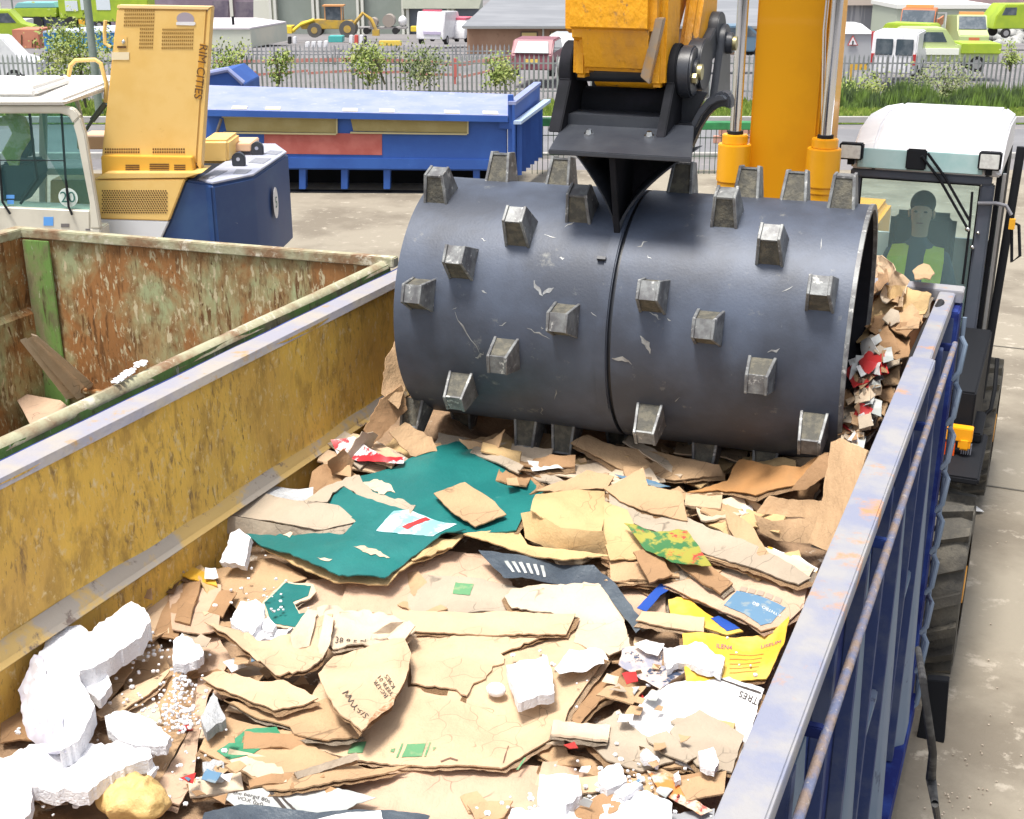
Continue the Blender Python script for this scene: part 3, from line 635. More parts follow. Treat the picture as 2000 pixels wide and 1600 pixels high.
# body, chassis, wheels, dozer blade
b = MB(); b.box(-2.65, cxl-.03, YF+.35, YF+2.8, .95, 1.75); b.build('body', orange, exc, bevel=.05, seg=3)
b = MB(); b.box(-2.3, -.5, YF-1.6, YF+2.5, .55, .80); b.build('chassis', blk, exc, bevel=.03)
tyre_m = mat('dusty_tyre', (.060, .056, .048), .9, c2=(.11, .10, .08), s=5, lo=.45, hi=.6, c3=(.025, .025, .025), s3=14, bump=.5)
def wheel(x0, x1, y, r=.52):
    s_ = 1 if x1 > x0 else -1; b = MB(); W_ = abs(x1-x0); n = 64
    pr = [(0, r*.55), (0, r*.84), (.06, r*.90), (.12, r*.91), (W_-.12, r*.91), (W_-.06, r*.90), (W_, r*.84), (W_, r*.55)]
    rings = [[b.v((x0+s_*a, y+rr*math.cos(2*math.pi*i/n), r+rr*math.sin(2*math.pi*i/n))) for i in range(n)] for a, rr in pr]
    for a, c_ in zip(rings, rings[1:]):
        for i in range(n): b.f([a[i], a[(i+1) % n], c_[(i+1) % n], c_[i]], True)
    for k in range(17):                        # chevron lugs
        for side in (0, 1):
            t0 = 2*math.pi*(k+.5*side)/17
            def pp(a, th, rr): return (x0+s_*a, y+rr*math.cos(th), r+rr*math.sin(th))
            a0, a1 = (0.005, W_*.54) if side == 0 else (W_-.005, W_*.46)
            tw, sk = .13, .16
            lo_ = [pp(a0, t0, r*.83), pp(a0, t0+tw, r*.83), pp(a1, t0+tw+sk, r*.89), pp(a1, t0+sk, r*.89)]
            up = [pp(a0, t0+.01, r*.965), pp(a0, t0+tw-.01, r*.965), pp(a1, t0+tw+sk-.01, r*1.01), pp(a1, t0+sk+.01, r*1.01)]
            b.loft(lo_, up)
    o = b.build('wheel', None, exc); o.data.materials.append(tyre_m)
    b = MB(); b.cyl((x1-s_*.05, y, r), (x1-s_*.10, y, r), r*.56, n=32); b.cyl((x1-s_*.0, y, r), (x1-s_*.1, y, r), r*.2, n=20)
    b.build('hub', orange, o)
WY = 6.78
wxr = atz(1885, 1180, .5).x-.02
wheel(wxr-.36, wxr, WY); wheel(-2.75, -3.1, WY); wheel(wxr-.36, wxr, WY+2.6); wheel(-2.75, -3.1, WY+2.6)
b = MB(); b.box(wxr-.40, wxr+.0, WY-.02, WY+.7, 1.12, 1.16); b.box(wxr-.36, wxr-.03, YF-1.3, YF-.9, 1.161, 1.22); b.build('mudguard', blk, exc, bevel=.01)
b = MB(); a = q(1842, 905, 7.45)
for k in range(5): b.box(q(1874, 900, 7.1).x+.012*k, q(1874, 900, 7.1).x+.006+.012*k, 7.1, 7.13, q(1880, 936, 7.1).z, q(1880, 868, 7.1).z)
b.build('radiator_fins', mat('grey_fins', (.35, .36, .4), .5), exc)
b = MB(); a = q(1840, 850, 7.10); c_ = q(1902, 838, 7.10); b.box(a.x, c_.x, 7.05, 7.12, a.z-.005, c_.z+.01); b.build('lamp_bracket', mat('bright_amber_paint', (.85, .36, .01), .4), exc, bevel=.004)
a = q(1843, 900, 7.1); c_ = q(1868, 856, 7.1)
b = MB(); b.box(a.x, c_.x, 7.04, 7.12, a.z, c_.z); b.build('headlamp', mat('red_orange_lamp', (.75, .10, .01), .3), exc, bevel=.015)
a = q(1871, 872, 7.1); c_ = q(1898, 852, 7.1)
b = MB(); b.box(a.x, c_.x, 7.04, 7.1, a.z, c_.z); b.build('indicator', MATS['bright_amber_paint'], exc, bevel=.012)
b = MB(); b.box(wxr-.40, q(1890, 900, 7.2).x, 7.18, 8.5, .95, 1.50); b.build('tool_box', blk, exc, bevel=.01)
b = MB(); pa = atz(1852, 1330, .62)
b.prism([aty(1810, 1328, 5.98), aty(1853, 1332, 5.98), aty(1838, 1520, 5.98), aty(1778, 1508, 5.98)], (0, .06, 0)); b.build('dozer_blade', blk, exc, bevel=.004)
b = MB(); b.prism([aty(1768, 1494, 5.96), aty(1812, 1498, 5.96), aty(1811, 1520, 5.96), aty(1764, 1515, 5.96)], (0, .02, 0)); b.build('blade_edge', mat('rust_orange', (.42, .13, .03), .8, c2=(.3, .1, .03), s=9), exc, bevel=.003)
# driver
hi = mat('hi_vis_vest', (.78, .95, .07), .7, c2=(.85, .97, .15), s=8, bump=.5)
cloth = mat('dark_navy_cloth', (.08, .11, .16), .85, bump=.4); skin = mat('skin', (.62, .42, .32), .55); hair = mat('dark_hair', (.03, .025, .02), .8)
hx = q(1802, 420, YF+.45).x; hz = q(1802, 405, YF+.45).z; hy = YF+.40
drv = thing('person', 'driver in a yellow hi vis vest seated behind the excavator windscreen', 'person', (hx, hy, 1.2))
def skinbody(name, verts, edges, rad, mt, parent, sub=2):
    me = bpy.data.meshes.new(name); me.from_pydata([Vector(v_) for v_ in verts], edges, [])
    o = bpy.data.objects.new(name, me); col.objects.link(o)
    md = o.modifiers.new('s', 'SKIN'); 
    for i, r_ in enumerate(rad): me.skin_vertices[0].data[i].radius = (r_, r_) if not isinstance(r_, tuple) else r_
    me.skin_vertices[0].data[0].use_root = True
    md2 = o.modifiers.new('u', 'SUBSURF'); md2.levels = sub; md2.render_levels = sub
    dg = bpy.context.evaluated_depsgraph_get(); dg.update()
    m2 = bpy.data.meshes.new_from_object(o.evaluated_get(dg)); bpy.data.objects.remove(o)
    b = MB(); b.bm.from_mesh(m2); return b.build(name, mt, parent, angle=80)
zs = hz-.30
HV = 17
V_ = [(hx, hy, zs-.42), (hx, hy, zs-.2), (hx, hy-.01, zs-.02), (hx, hy-.02, zs+.08), (hx, hy-.03, zs+.2), (hx-.17, hy, zs-.03), (hx-.25, hy-.05, zs-.26), (hx-.16, hy-.30, zs-.38), (hx-.13, hy-.36, zs-.38), (hx+.17, hy, zs-.03), (hx+.25, hy-.05, zs-.26), (hx+.16, hy-.30, zs-.38), (hx+.13, hy-.36, zs-.38), (hx-.1, hy-.4, zs-.44), (hx+.1, hy-.4, zs-.44), (hx-.1, hy-.45, zs-.8), (hx+.1, hy-.45, zs-.8), (hx, hy-.035, hz-.075), (hx, hy-.03, hz-.01), (hx, hy-.02, hz+.055), (hx-.10, hy-.42, zs-.36), (hx+.10, hy-.42, zs-.36)]
E_ = [(0, 1), (1, 2), (2, 3), (3, 4), (2, 5), (5, 6), (6, 7), (7, 8), (2, 9), (9, 10), (10, 11), (11, 12), (0, 13), (0, 14), (13, 15), (14, 16), (4, 17), (17, 18), (18, 19), (8, 20), (12, 21)]
rr_ = [.13, (.15, .11), (.15, .1), .055, .06, .06, .05, .035, .03, .06, .05, .035, .03, .075, .075, .05, .05, (.068, .075), (.080, .095), (.06, .075), .028, .028]
body = skinbody('body', V_, E_, rr_, cloth, drv); body.data.materials.append(skin); gz = WM[drv.name]
for p in body.data.polygons:
    wz = (gz @ p.center)
    if wz.z > zs+.12 or (wz.y < hy-.37 and wz.z > zs-.42): p.material_index = 1
b = MB(); b.ball((hx, hy-.120, hz-.03), .018, .8, 1.2, 1.3); b.build('nose', skin, drv)
for s_ in (-1, 1): b = MB(); b.ball((hx+s_*.080, hy-.02, hz-.03), .025, .4, .8, 1.2); b.build('ear', skin, drv)
for s_ in (-1, 1): b = MB(); b.ball((hx+s_*.032, hy-.114, hz+.0), .011, 1.2, .6, .6); b.build('eye', hair, drv)
b = MB(); b.ball((hx, hy-.108, hz-.078), .020, 1.2, .4, .25); b.build('mouth', mat('lip', (.3, .12, .1), .6), drv)
b = MB(); b.ball((hx, hy-.0, hz+.035), .098, .86, .95, .92, 3); b.build('hair', hair, drv)
for s_ in (-1, 1):
    b = MB(); ptsv = [(hx+s_*.17, hy-.02, zs+.045), (hx+s_*.185, hy-.13, zs-.02), (hx+s_*.18, hy-.18, zs-.2), (hx+s_*.15, hy-.19, zs-.46)]
    ptsi = [(hx+s_*.06, hy-.02, zs+.06), (hx+s_*.055, hy-.125, zs-.0), (hx+s_*.06, hy-.16, zs-.2), (hx+s_*.085, hy-.165, zs-.42)]
    a = [b.v(p) for p in ptsv]; c_ = [b.v(p) for p in ptsi]; a2 = [b.v(Vector(p)+Vector((0, -.012, .004))) for p in ptsv]; c2 = [b.v(Vector(p)+Vector((0, -.012, .004))) for p in ptsi]
    for i in range(3):
        b.f([a[i], a[i+1], c_[i+1], c_[i]]); b.f([a2[i], a2[i+1], c2[i+1], c2[i]]); b.f([a[i], a[i+1], a2[i+1], a2[i]]); b.f([c_[i], c_[i+1], c2[i+1], c2[i]])
    b.build('vest_panel', hi, drv)
b = MB(); b.box(hx-.22, hx+.22, hy+.12, hy+.22, 1.15, hz-.05); b.box(hx-.22, hx+.22, hy-.35, hy+.15, 1.15, 1.32); b.build('seat', blk, exc, bevel=.05, seg=3)
# ================================================================ parked excavator on the left, bonnet raised
cream = mat('cream_paint', (.60, .58, .50), .4, c2=(.52, .50, .43), s=2.5, c3=(.35, .3, .25), s3=14, lo3=.68, hi3=.75)
byel = mat('machine_yellow', (.74, .50, .17), .5, c2=(.70, .45, .13), s=2.2, c3=(.5, .28, .05), s3=7, lo3=.64, hi3=.74)
cwb = mat('counterweight_blue', (.014, .045, .15), .5, c2=(.024, .065, .17), s=1.5, c3=(.3, .32, .36), s3=12, lo3=.7, hi3=.74)
cwt = mat('counterweight_top', (.34, .36, .45), .6, c2=(.45, .46, .52), s=3)
slot = mat('dark_opening', (.10, .05, .02), .9)
D0 = 13.2
o0 = P(190, 600, D0); base = MV @ Vector((o0.x, D0, 0))
px = thing('excavator', 'parked excavator with raised yellow bonnet and cream cab left of the blue container', 'excavator', base, YAW)
def pr(pts, D, dep, bb=None):           # polygon of pixels at distance D pushed back by dep
    b = bb or MB(MV); b.prism([P(u, v, D) for u, v in pts], (0, dep, 0)); return b
def rectpx(b, u0, u1, v0, v1, D, dep): return b.prism([P(u0, v1, D), P(u1, v1, D), P(u1, v0, D), P(u0, v0, D)], (0, dep, 0))
Dc = 12.3
# cab front frame: outer outline minus window
outer = [(-150, 207), (120, 207), (143, 212), (156, 228), (166, 262), (196, 447), (198, 500), (-150, 500)]
inner = [(-140, 222), (118, 222), (134, 227), (142, 242), (149, 266), (175, 396), (176, 405), (168, 411), (-140, 404)]
b = MB(MV)
def frame(b, out, inn, D, dep, k0):
    n = len(out)
# frame as pieces: top bar, right post, sill
b.prism([P(*p, Dc) for p in [(-150, 207), (120, 207), (143, 212), (156, 228), (142, 242), (134, 227), (118, 222), (-150, 222)]], (0, .08, 0))
b.prism([P(*p, Dc) for p in [(156.2, 228.5), (166, 262), (196, 447), (176, 447), (174.5, 396), (149, 266), (142.2, 242.5)]], (0, .08, 0))
b.prism([P(*p, Dc) for p in [(-150, 402), (12, 404), (168, 411), (175.7, 411), (175.8, 447), (196, 447.5), (200, 540), (-150, 540)]], (0, .3, 0))
b.build('cab_frame', cream, px, bevel=.012, seg=3)
b = MB(MV); b.prism([P(*p, Dc+.03) for p in [(-150, 222), (118, 222), (134, 227), (142, 242), (149, 266), (175, 396), (175, 412), (-150, 405)]], (0, .008, 0)); b.build('cab_window', glass('green_glass', (.16, .30, .30), .12), px)
b = MB(MV)
for pts in ([(66, 224), (60, 224), (72, 345), (76, 345), (74, 352), (78, 352)],): pass
b.tube([P(58, 222, Dc+.05), P(66, 300, Dc+.05), P(74, 350, Dc+.05), P(40, 398, Dc+.05)], .014)
b.tube([P(120, 222, Dc+.045), P(128, 345, Dc+.045), P(134, 404, Dc-.02), P(141, 420, Dc-.03)], .012); b.tube([P(-3, 300, Dc+.02), P(5, 395, Dc-.01), P(20, 418, Dc-.03)], .012)
b.tube([P(-20, 313, Dc-.01), P(126, 314, Dc-.01)], .005); b.build('window_bar', blk, px)
b = MB(MV); rectpx(b, 76, 88, 222, 402, Dc+.9, .08); rectpx(b, 90, 175, 330, 342, Dc+.9, .08); b.build('far_door_frame', cream, px, bevel=.01)
b = MB(MV); b.prism([P(*p, Dc+.2) for p in [(-100, 222), (58, 222), (74, 350), (40, 404), (-100, 404)]], (0, .02, 0)) if False else None
b = MB(MV); b.prism([P(*p, Dc+.55) for p in [(30, 262), (48, 254), (60, 268), (62, 296), (54, 312), (32, 306), (24, 284)]], (0, .12, 0)); b.prism([P(*p, Dc+.45) for p in [(0, 318), (66, 316), (74, 350), (36, 402), (0, 402)]], (0, .35, 0)); b.build('seat', mat('dark_teal_seat', (.02, .04, .06), .8), px, bevel=.03, seg=3)
b = MB(MV)
for k in range(5):
    b.tube([P(-8+k*7, 240-k*4, Dc+.4), P(20+k*6, 238-k*1, Dc+.38), P(34+k*5, 262, Dc+.4), P(12+k*5, 300, Dc+.38), P(22+k*3, 322, Dc+.4)], [.03, .045, .05, .045, .02], 8)
tag(b.build('hi_vis_jacket', mat('faded_hi_vis', (.28, .34, .08), .8, c2=(.5, .48, .3), s=9, lo=.45, hi=.55), angle=60), 'faded hi vis jacket hanging over the seat in the cream cab', 'jacket')
# roof
b = MB(MV); f0, f1 = Dc-.05, Dc+1.7
b.loft([P(-150, 206, f0), P(128, 206, f0), P(128, 206, f0)+Vector((0, 0, .06)), P(-150, 206, f0)+Vector((0, 0, .06))],
       [Vector((P(-150, 206, f0).x, f1, P(-150, 206, f0).z)), Vector((P(150, 206, f0).x, f1, P(-150, 206, f0).z)), Vector((P(148, 206, f0).x, f1, P(-150, 206, f0).z+.1)), Vector((P(-150, 206, f0).x, f1, P(-150, 206, f0).z+.1))])
b.build('cab_roof', mat('white_roof', (.74, .73, .70), .4), px, bevel=.03, seg=3)
b = MB(MV); zz = P(-150, 206, f0).z; b.box(P(-150, 206, f0).x, P(66, 206, f0).x, f0+.1, f0+1.1, zz+.05, zz+.16); b.build('roof_hatch', MATS['white_roof'], px, bevel=.04, seg=3)
b = MB(MV)
for u in (35, 45, 120): b.cyl(P(u, 152, f1-.2)+Vector((0, 0, -.05)), P(u, 146, f1-.2)+Vector((0, 0, .0)), .02, n=8)
b.build('roof_bolt', blk, px)
b = MB(MV); b.prism([P(*p, Dc+.85) for p in [(80, 208), (140, 180), (158, 230), (176, 400), (150, 400), (90, 300)]], (0, .01, 0)); b.build('rear_quarter_glass', MATS['green_glass'], px)
b = MB(MV); b.tube([P(146, 180, Dc+1.2), P(156, 222, Dc+1.2), P(172, 300, Dc+1.2)], .025); b.build('rear_pillar', cream, px)
# 20 sticker and other decals
cS = P(133, 386, Dc+.02); b = MB(MV); b.cyl(cS, cS+Vector((0, .004, 0)), .093, n=32); b.build('speed_sticker', mat('sticker_pale', (.62, .72, .68), .4), px)
tealt = mat('dark_teal_ink', (.02, .13, .11), .5)
text_on('20', .15, cS+Vector((0, -.004, 0)), (1, 0, 0), (0, 0, 1), 'speed_number', tealt, px, MV)
bsk = mat('blue_sticker', (.10, .32, .75), .4)
b = MB(MV); rectpx(b, 85, 104, 424, 441, Dc-.004, .003); rectpx(b, 12, 28, 381, 388, Dc+.022, .003); rectpx(b, 14, 27, 391, 399, Dc+.022, .003); b.build('blue_sticker', bsk, px)
b = MB(MV); rectpx(b, 119, 135, 437, 444, Dc-.004, .003); rectpx(b, 167, 176, 447, 450, Dc-.004, .003); b.build('small_decal', mat('grey_ink', (.15, .14, .14), .6), px)
# raised bonnet
Dh = 13.0
b = MB(MV); b.prism([P(*p, Dh) for p in [(228, 17), (405, 20), (384, 322), (197, 318)]], (0, .09, 0))
b.build('bonnet', byel, px, bevel=.015, seg=2)
b = MB(MV); b.prism([P(*p, Dh-.005) for p in [(229, 10), (413, 13), (405, 19.5), (228, 16.5)]], (0, .14, 0)); b.build('bonnet_lip', mat('pale_yellow_edge', (.80, .58, .28), .5), px, bevel=.004)
b = MB(MV); b.prism([P(*p, Dh) for p in [(405.6, 20), (413, 14), (392, 335), (384.6, 322)]], (0, .14, 0)); b.build('bonnet_side', byel, px, bevel=.004)
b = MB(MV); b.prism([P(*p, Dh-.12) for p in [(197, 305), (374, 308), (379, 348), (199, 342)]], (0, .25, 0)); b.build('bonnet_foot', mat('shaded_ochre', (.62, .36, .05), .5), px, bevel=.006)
b = MB(MV)
def slots(rows, cols, u0, du, v0, dv_, w_, h_, sl=0, D=Dh):
    for r_ in range(rows):
        for c_ in range(cols):
            u = u0+c_*du-sl*r_; v = v0+r_*dv_
            if D == Dh and rows == 11 and r_ > 4 and c_ < 8: continue
            rectpx(b, u, u+w_, v, v+h_, D-.004, .003)
slots(11, 15, 243, 4.0, 19, 7.2, 2.6, 3.6, .35)
b.build('vent_slots', mat('brown_slot', (.30, .17, .04), .9), px); b = MB(MV)
slots(6, 16, 317, 3.9, 56, 7.2, 2.5, 3.6, .35)
b.build('vent_slots', mat('brown_slot', (.30, .17, .04), .9), px)
b = MB(MV); slots(2, 15, 205, 4.6, 299-9, 6, 2.6, 3.4, 0, Dh-.001); b2 = b; slots(2, 14, 298, 4.6, 299-9, 6, 2.6, 3.4, 0, Dh-.001)
for (u0, u1, v0, v1) in ((245, 272, 322, 340), (292, 330, 320, 340), (340, 362, 322, 338)): 
    for i in range(5): rectpx(b, u0, u1, v0+i*4, v0+i*4+2.2, Dh-.124, .003)
b.build('foot_slots', slot, px)
b = MB(MV); c_ = P(362, 37, Dh-.003); 
b.prism([c_+Vector((.085*math.cos(a), 0, .06*math.sin(a) if math.sin(a) > -.5 else -.045)) for a in [2*math.pi*i/28 for i in range(28)]], (0, .002, 0)); b.build('exhaust_hole', mat('lilac_grey_hole', (.33, .29, .34), .6), px)
b = MB(MV); b.prism([P(*p, Dh-.006) for p in [(344, 43), (381, 43), (382, 47), (379, 50), (344, 49)]], (0, .002, 0)); b.build('exhaust_rim', white, px)
b = MB(MV); rectpx(b, 230, 248, 72, 95, Dh-.006, .005); b.build('latch_plate', byel, px, bevel=.002)
b = MB(MV); rectpx(b, 229, 246, 90, 94, Dh-.012, .005); b.build('latch_slot', slot, px)
b = MB(MV); b.ball(P(241, 82, Dh-.01), .02, 1, .5, 1); b.build('latch_knob', bright, px)
b = MB(MV); rectpx(b, 218, 252, 102, 117, Dh-.006, .005); b.build('data_plate', mat('cream_label', (.72, .62, .42), .5), px)
b = MB(MV); b.prism([P(*p, Dh-.003) for p in [(391, 85), (402, 87), (392, 193), (381, 192)]], (0, .002, 0)); b.build('lettering_strip', mat('orange_strip', (.62, .30, .03), .5), px)
p0, p1 = P(386, 190, Dh-.008), P(397, 90, Dh-.008)
text_on('RIM CITIES', .115, (p0+p1)/2, (p0-p1), Vector((0, -1, 0)).cross(p1-p0)*-1, 'lettering', mat('brown_ink', (.10, .05, .02), .6), px, MV, lift=.002)
b = MB(MV); b.tube([P(216, 92, Dh), P(205, 85, Dh), P(204, 60, Dh), P(206, 40, Dh)], .018); b.build('bonnet_handle', byel, px)
# lower body with mesh grille
Db = 12.75
b = MB(MV); rectpx(b, 98, 183, 352, 440, Dc+.95, .4); b.build('inner_panel', byel, px, bevel=.01)
b = MB(MV); b.prism([P(*p, Db) for p in [(184, 352), (362, 350), (330, 432), (196, 428)]], (0, .5, 0)); b.build('side_panel', byel, px, bevel=.012)
b = MB(MV); b.prism([P(*p, Db+.0) for p in [(184, 350), (362, 348), (395, 338), (205, 338)]], (0, .45, 0)); b.build('deck_edge', byel, px, bevel=.006)
b = MB(MV); b.prism([P(*p, Db) for p in [(196, 428.5), (330, 432.5), (312, 472), (290, 520), (196, 520)]], (0, .5, 0)); b.build('lower_panel', mat('pale_lower_panel', (.62, .64, .68), .5), px, bevel=.01)
b = MB(MV)
for r_ in range(11):
    for c_ in range(27):
        u = 200+c_*4.75+(2.4 if r_ % 2 else 0); v = 373+r_*4.25
        cc = P(u, v, Db-.004); h = .0092
        b.prism([cc+Vector((-h, 0, 0)), cc+Vector((0, 0, -h)), cc+Vector((h, 0, 0)), cc+Vector((0, 0, h))], (0, .003, 0))
b.build('grille_holes', slot, px)
# counterweight
zt_ = P(412, 358, Db).z; za = .55
def onz(u, v, z): q_ = atz(u, v, z); return MV.inverted() @ q_
top = [onz(u, v, zt_) for u, v in [(376, 352), (414, 359), (496, 342), (562, 297), (540, 281), (494, 281), (395, 345)]]
b = MB(MV); b.prism([p+Vector((0, 0, -.012)) for p in top], (0, 0, za-zt_)); b.build('counterweight', cwb, px, bevel=.03, seg=3)
b = MB(MV); cenp = sum(top, Vector())/len(top); b.prism([cenp+(p-cenp)*.975+Vector((0, 0, -.011)) for p in top], (0, 0, .02)); b.build('counterweight_lid', cwt, px, bevel=.004)
for pts in ([(395, 348), (412, 350), (445, 334), (420, 333)], [(455, 340), (480, 340), (492, 332), (462, 331)], [(485, 318), (515, 320), (530, 310), (500, 309)], [(515, 300), (540, 303), (552, 296), (528, 294)]):
    b = MB(MV); b.prism([onz(u, v, zt_+.010) for u, v in pts], (0, 0, .004)); b.build('tread_patch', mat('anti_slip_grey', (.2, .21, .25), .9, c2=(.28, .29, .32), s=40), px)
for (u, v) in ((466, 325), (502, 303)):
    p = onz(u, v, zt_+.01); b = MB(MV); w_ = .07; h = .13
    b.prism([p+Vector((-w_, 0, 0)), p+Vector((w_, 0, 0))]+[p+Vector((w_*math.cos(math.radians(a)), 0, h-.05+w_*.9*math.sin(math.radians(a)))) for a in range(0, 181, 20)], (0, .07, 0))
    o = b.build('lifting_eye', black_m, px, bevel=.008); b = MB(MV); cc = p+Vector((0, -.002, h-.055)); b.cyl(cc, cc+Vector((0, -.003, 0)), .02, n=16); b.build('eye_hole', cwt, o)
b = MB(MV); b.prism([P(*p, Db+.04) for p in [(363, 352), (424, 362), (424, 520), (285, 520), (331, 434)]], (0, .5, 0)); b.build('counterweight_wing', cwb, px, bevel=.02)
# stickers on the rear chamfer face
a_, c_ = top[2], top[3]; ex = (c_-a_).normalized(); nf = ex.cross(Vector((0, 0, 1)))
oc = a_+ex*((c_-a_).length*.45)+Vector((0, 0, -.42))
b = MB(MV); b.prism([oc+nf*.035+ex*(.10*math.cos(a))+Vector((0, 0, .17*math.sin(a))) for a in [2*math.pi*i/28 for i in range(28)]], nf*.004); b.build('oval_sticker', white, px)
text_on('5', .17, oc+nf*.038, ex, (0, 0, 1), 'sticker_numeral', tealt, px, MV, lift=.006)
# handrail, strut, engine block
b = MB(MV); b.tube([P(134, 150, 13.3), P(138, 128, 13.3), P(148, 118, 13.3), P(186, 117, 13.3), P(197, 124, 13.3), P(208, 165, 13.3), P(206, 200, 13.3)], .022); b.build('handrail', byel, px)
b = MB(MV); b.tube([P(163, 262, 13.3), P(180, 235, 13.3)], .018); b.tube([P(180, 235, 13.3), P(206, 202, 13.3)], .03); b.build('gas_strut', mat('strut_grey', (.12, .14, .13), .4, .3), px)
b = MB(MV); rectpx(b, 392, 446, 274, 320, 14.0, .6); b.build('engine_cover', byel, px, bevel=.03, seg=3)
b = MB(MV); rectpx(b, 445, 490, 281, 296, 14.4, .5); rectpx(b, 150, 205, 268, 292, 14.0, .5); b.build('far_deck', mat('pale_peach_deck', (.66, .44, .28), .6), px, bevel=.01)
b = MB(MV); b.box(P(190, 300, 13.3).x, P(400, 300, 13.3).x, 13.3, 15.3, .8, 1.35); b.box(P(60, 300, 13.3).x, P(420, 300, 13.3).x, 13.4, 15, .15, .8); b.build('chassis', blk, px, bevel=.03)
b = MB(MV); b.tube([P(388, 325, 13.4), P(392, 345, 13.3), P(384, 350, 13.2)], .03); b.ball(P(388, 330, 13.3), .05); b.build('hinge', mat('oily_steel', (.15, .13, .12), .5, .5), px)
# ================================================================ far blue container
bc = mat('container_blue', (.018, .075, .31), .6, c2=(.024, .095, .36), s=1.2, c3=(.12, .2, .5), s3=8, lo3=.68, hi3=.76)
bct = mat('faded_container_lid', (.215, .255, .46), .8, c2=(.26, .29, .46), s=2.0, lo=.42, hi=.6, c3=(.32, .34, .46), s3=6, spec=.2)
khaki = mat('khaki_panel', (.30, .24, .09), .7, c2=(.34, .28, .12), s=3)
Dm = 20.3
base = MV @ Vector((P(990, 300, Dm).x, Dm, 0))
blu = thing('container', 'low blue container with khaki and red panels across the yard', 'container', base, YAW)
def Df(u): return 20.3+.12*(990-u)/600
b = MB(MV)
zb = P(700, 330, Dm).z; 
def fp(u, v, dd=0): return P(u, v, Df(u)+dd)
b.loft([fp(386, 330), fp(990, 334), fp(990, 232), fp(386, 216)], [fp(386, 330)+Vector((0, 2.2, 0)), fp(990, 334)+Vector((0, 2.2, 0)), fp(990, 232)+Vector((0, 2.2, .0)), fp(386, 216)+Vector((0, 2.2, 0))])
b.build('body', bc, blu, bevel=.01)
b = MB(MV)
tl, tr = fp(400, 214, -.12), fp(992, 226, -.12); rl, rr2 = P(400, 166, 22.6), P(996, 183, 22.5)
rl, rr2 = P(400, 166, 22.0), P(1002, 184, 21.9)
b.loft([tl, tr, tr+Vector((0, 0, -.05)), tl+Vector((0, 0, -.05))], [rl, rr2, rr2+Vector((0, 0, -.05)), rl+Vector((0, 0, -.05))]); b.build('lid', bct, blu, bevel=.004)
b = MB(MV); b.loft([tl+Vector((0, -.004, -.005)), tr+Vector((0, -.004, -.005)), tr+Vector((0, -.004, -.10)), tl+Vector((0, -.004, -.10))], [p+Vector((0, .05, 0)) for p in (tl+Vector((0, 0, -.055)), tr+Vector((0, 0, -.055)), tr+Vector((0, 0, -.10)), tl+Vector((0, 0, -.10)))]); b.build('lid_edge', bc, blu)
yd = mat('pale_yellow_mark', (.66, .58, .34), .6); lidn = (tr-tl).cross(rl-tl).normalized()
for u in (452, 518, 670, 742, 870, 945):
    t0 = (u-400)/592; p = tl+(tr-tl)*t0; up = (rl-tl).normalized(); ex = (tr-tl).normalized()
    b = MB(MV); b.prism([p+up*.06+lidn*.003, p+ex*.24+up*.06+lidn*.003, p+ex*.26+up*.26+lidn*.003, p+ex*.03+up*.26+lidn*.003], lidn*.003); b.build('lid_marking', yd, blu)
for (u0, u1) in ((436, 656), (684, 912)):
    b = MB(MV); b.prism([fp(u0, 229, -.02), fp(u1, 231, -.02), fp(u1, 260, -.02), fp(u0+6, 256, -.02)], (0, .019, 0)); o = b.build('panel', khaki, blu)
    b = MB(MV)
    b.prism([fp(u0-3, 226, -.05), fp(u1+3, 228, -.05), fp(u1+3, 232, -.05), fp(u0-3, 230, -.05)], (0, .05, 0)); b.prism([fp(u1, 232, -.05), fp(u1+3, 232, -.05), fp(u1+3, 262, -.05), fp(u1, 262, -.05)], (0, .05, 0)); b.prism([fp(u0, 258, -.05), fp(u1, 261, -.05), fp(u1, 264, -.05), fp(u0, 261, -.05)], (0, .05, 0))
    b.build('panel_frame', mat('khaki_frame', (.42, .37, .2), .6), o)
b = MB(MV); b.prism([fp(516, 258, -.012), fp(746, 262, -.012), fp(746, 303, -.012), fp(516, 300, -.012)], (0, .01, 0)); b.build('red_panel', mat('faded_red_panel', (.36, .085, .07), .7, c2=(.42, .12, .10), s=3), blu)
b = MB(MV)
for u in (430, 480, 590, 672, 755, 840, 930): b.prism([fp(u-6, 330, .02), fp(u+7, 330, .02), fp(u+7, 370, .02), fp(u-6, 370, .02)], (0, .2, 0))
b.prism([fp(386, 306, -.03), fp(990, 312, -.03), fp(990, 332, -.03), fp(386, 328, -.03)], (0, .06, 0)); b.build('skid_legs', bc, blu, bevel=.006)
b = MB(MV); b.prism([fp(386, 330, .9), fp(990, 334, .9), fp(990, 378, .9), fp(386, 372, .9)], (0, .1, 0)); b.prism([fp(386, 374, .0), fp(990, 379, .0), fp(990, 384, .0), fp(386, 379, .0)], (0, .25, 0)); b.build('under_frame', blk, blu)
b = MB(MV)
c0 = fp(992, 334, -.05); zc_ = fp(992, 186, -.05).z
b.box(c0.x, c0.x+.09, c0.y, c0.y+.09, 0.1, zc_); b.build('corner_post', bc, blu, bevel=.006)
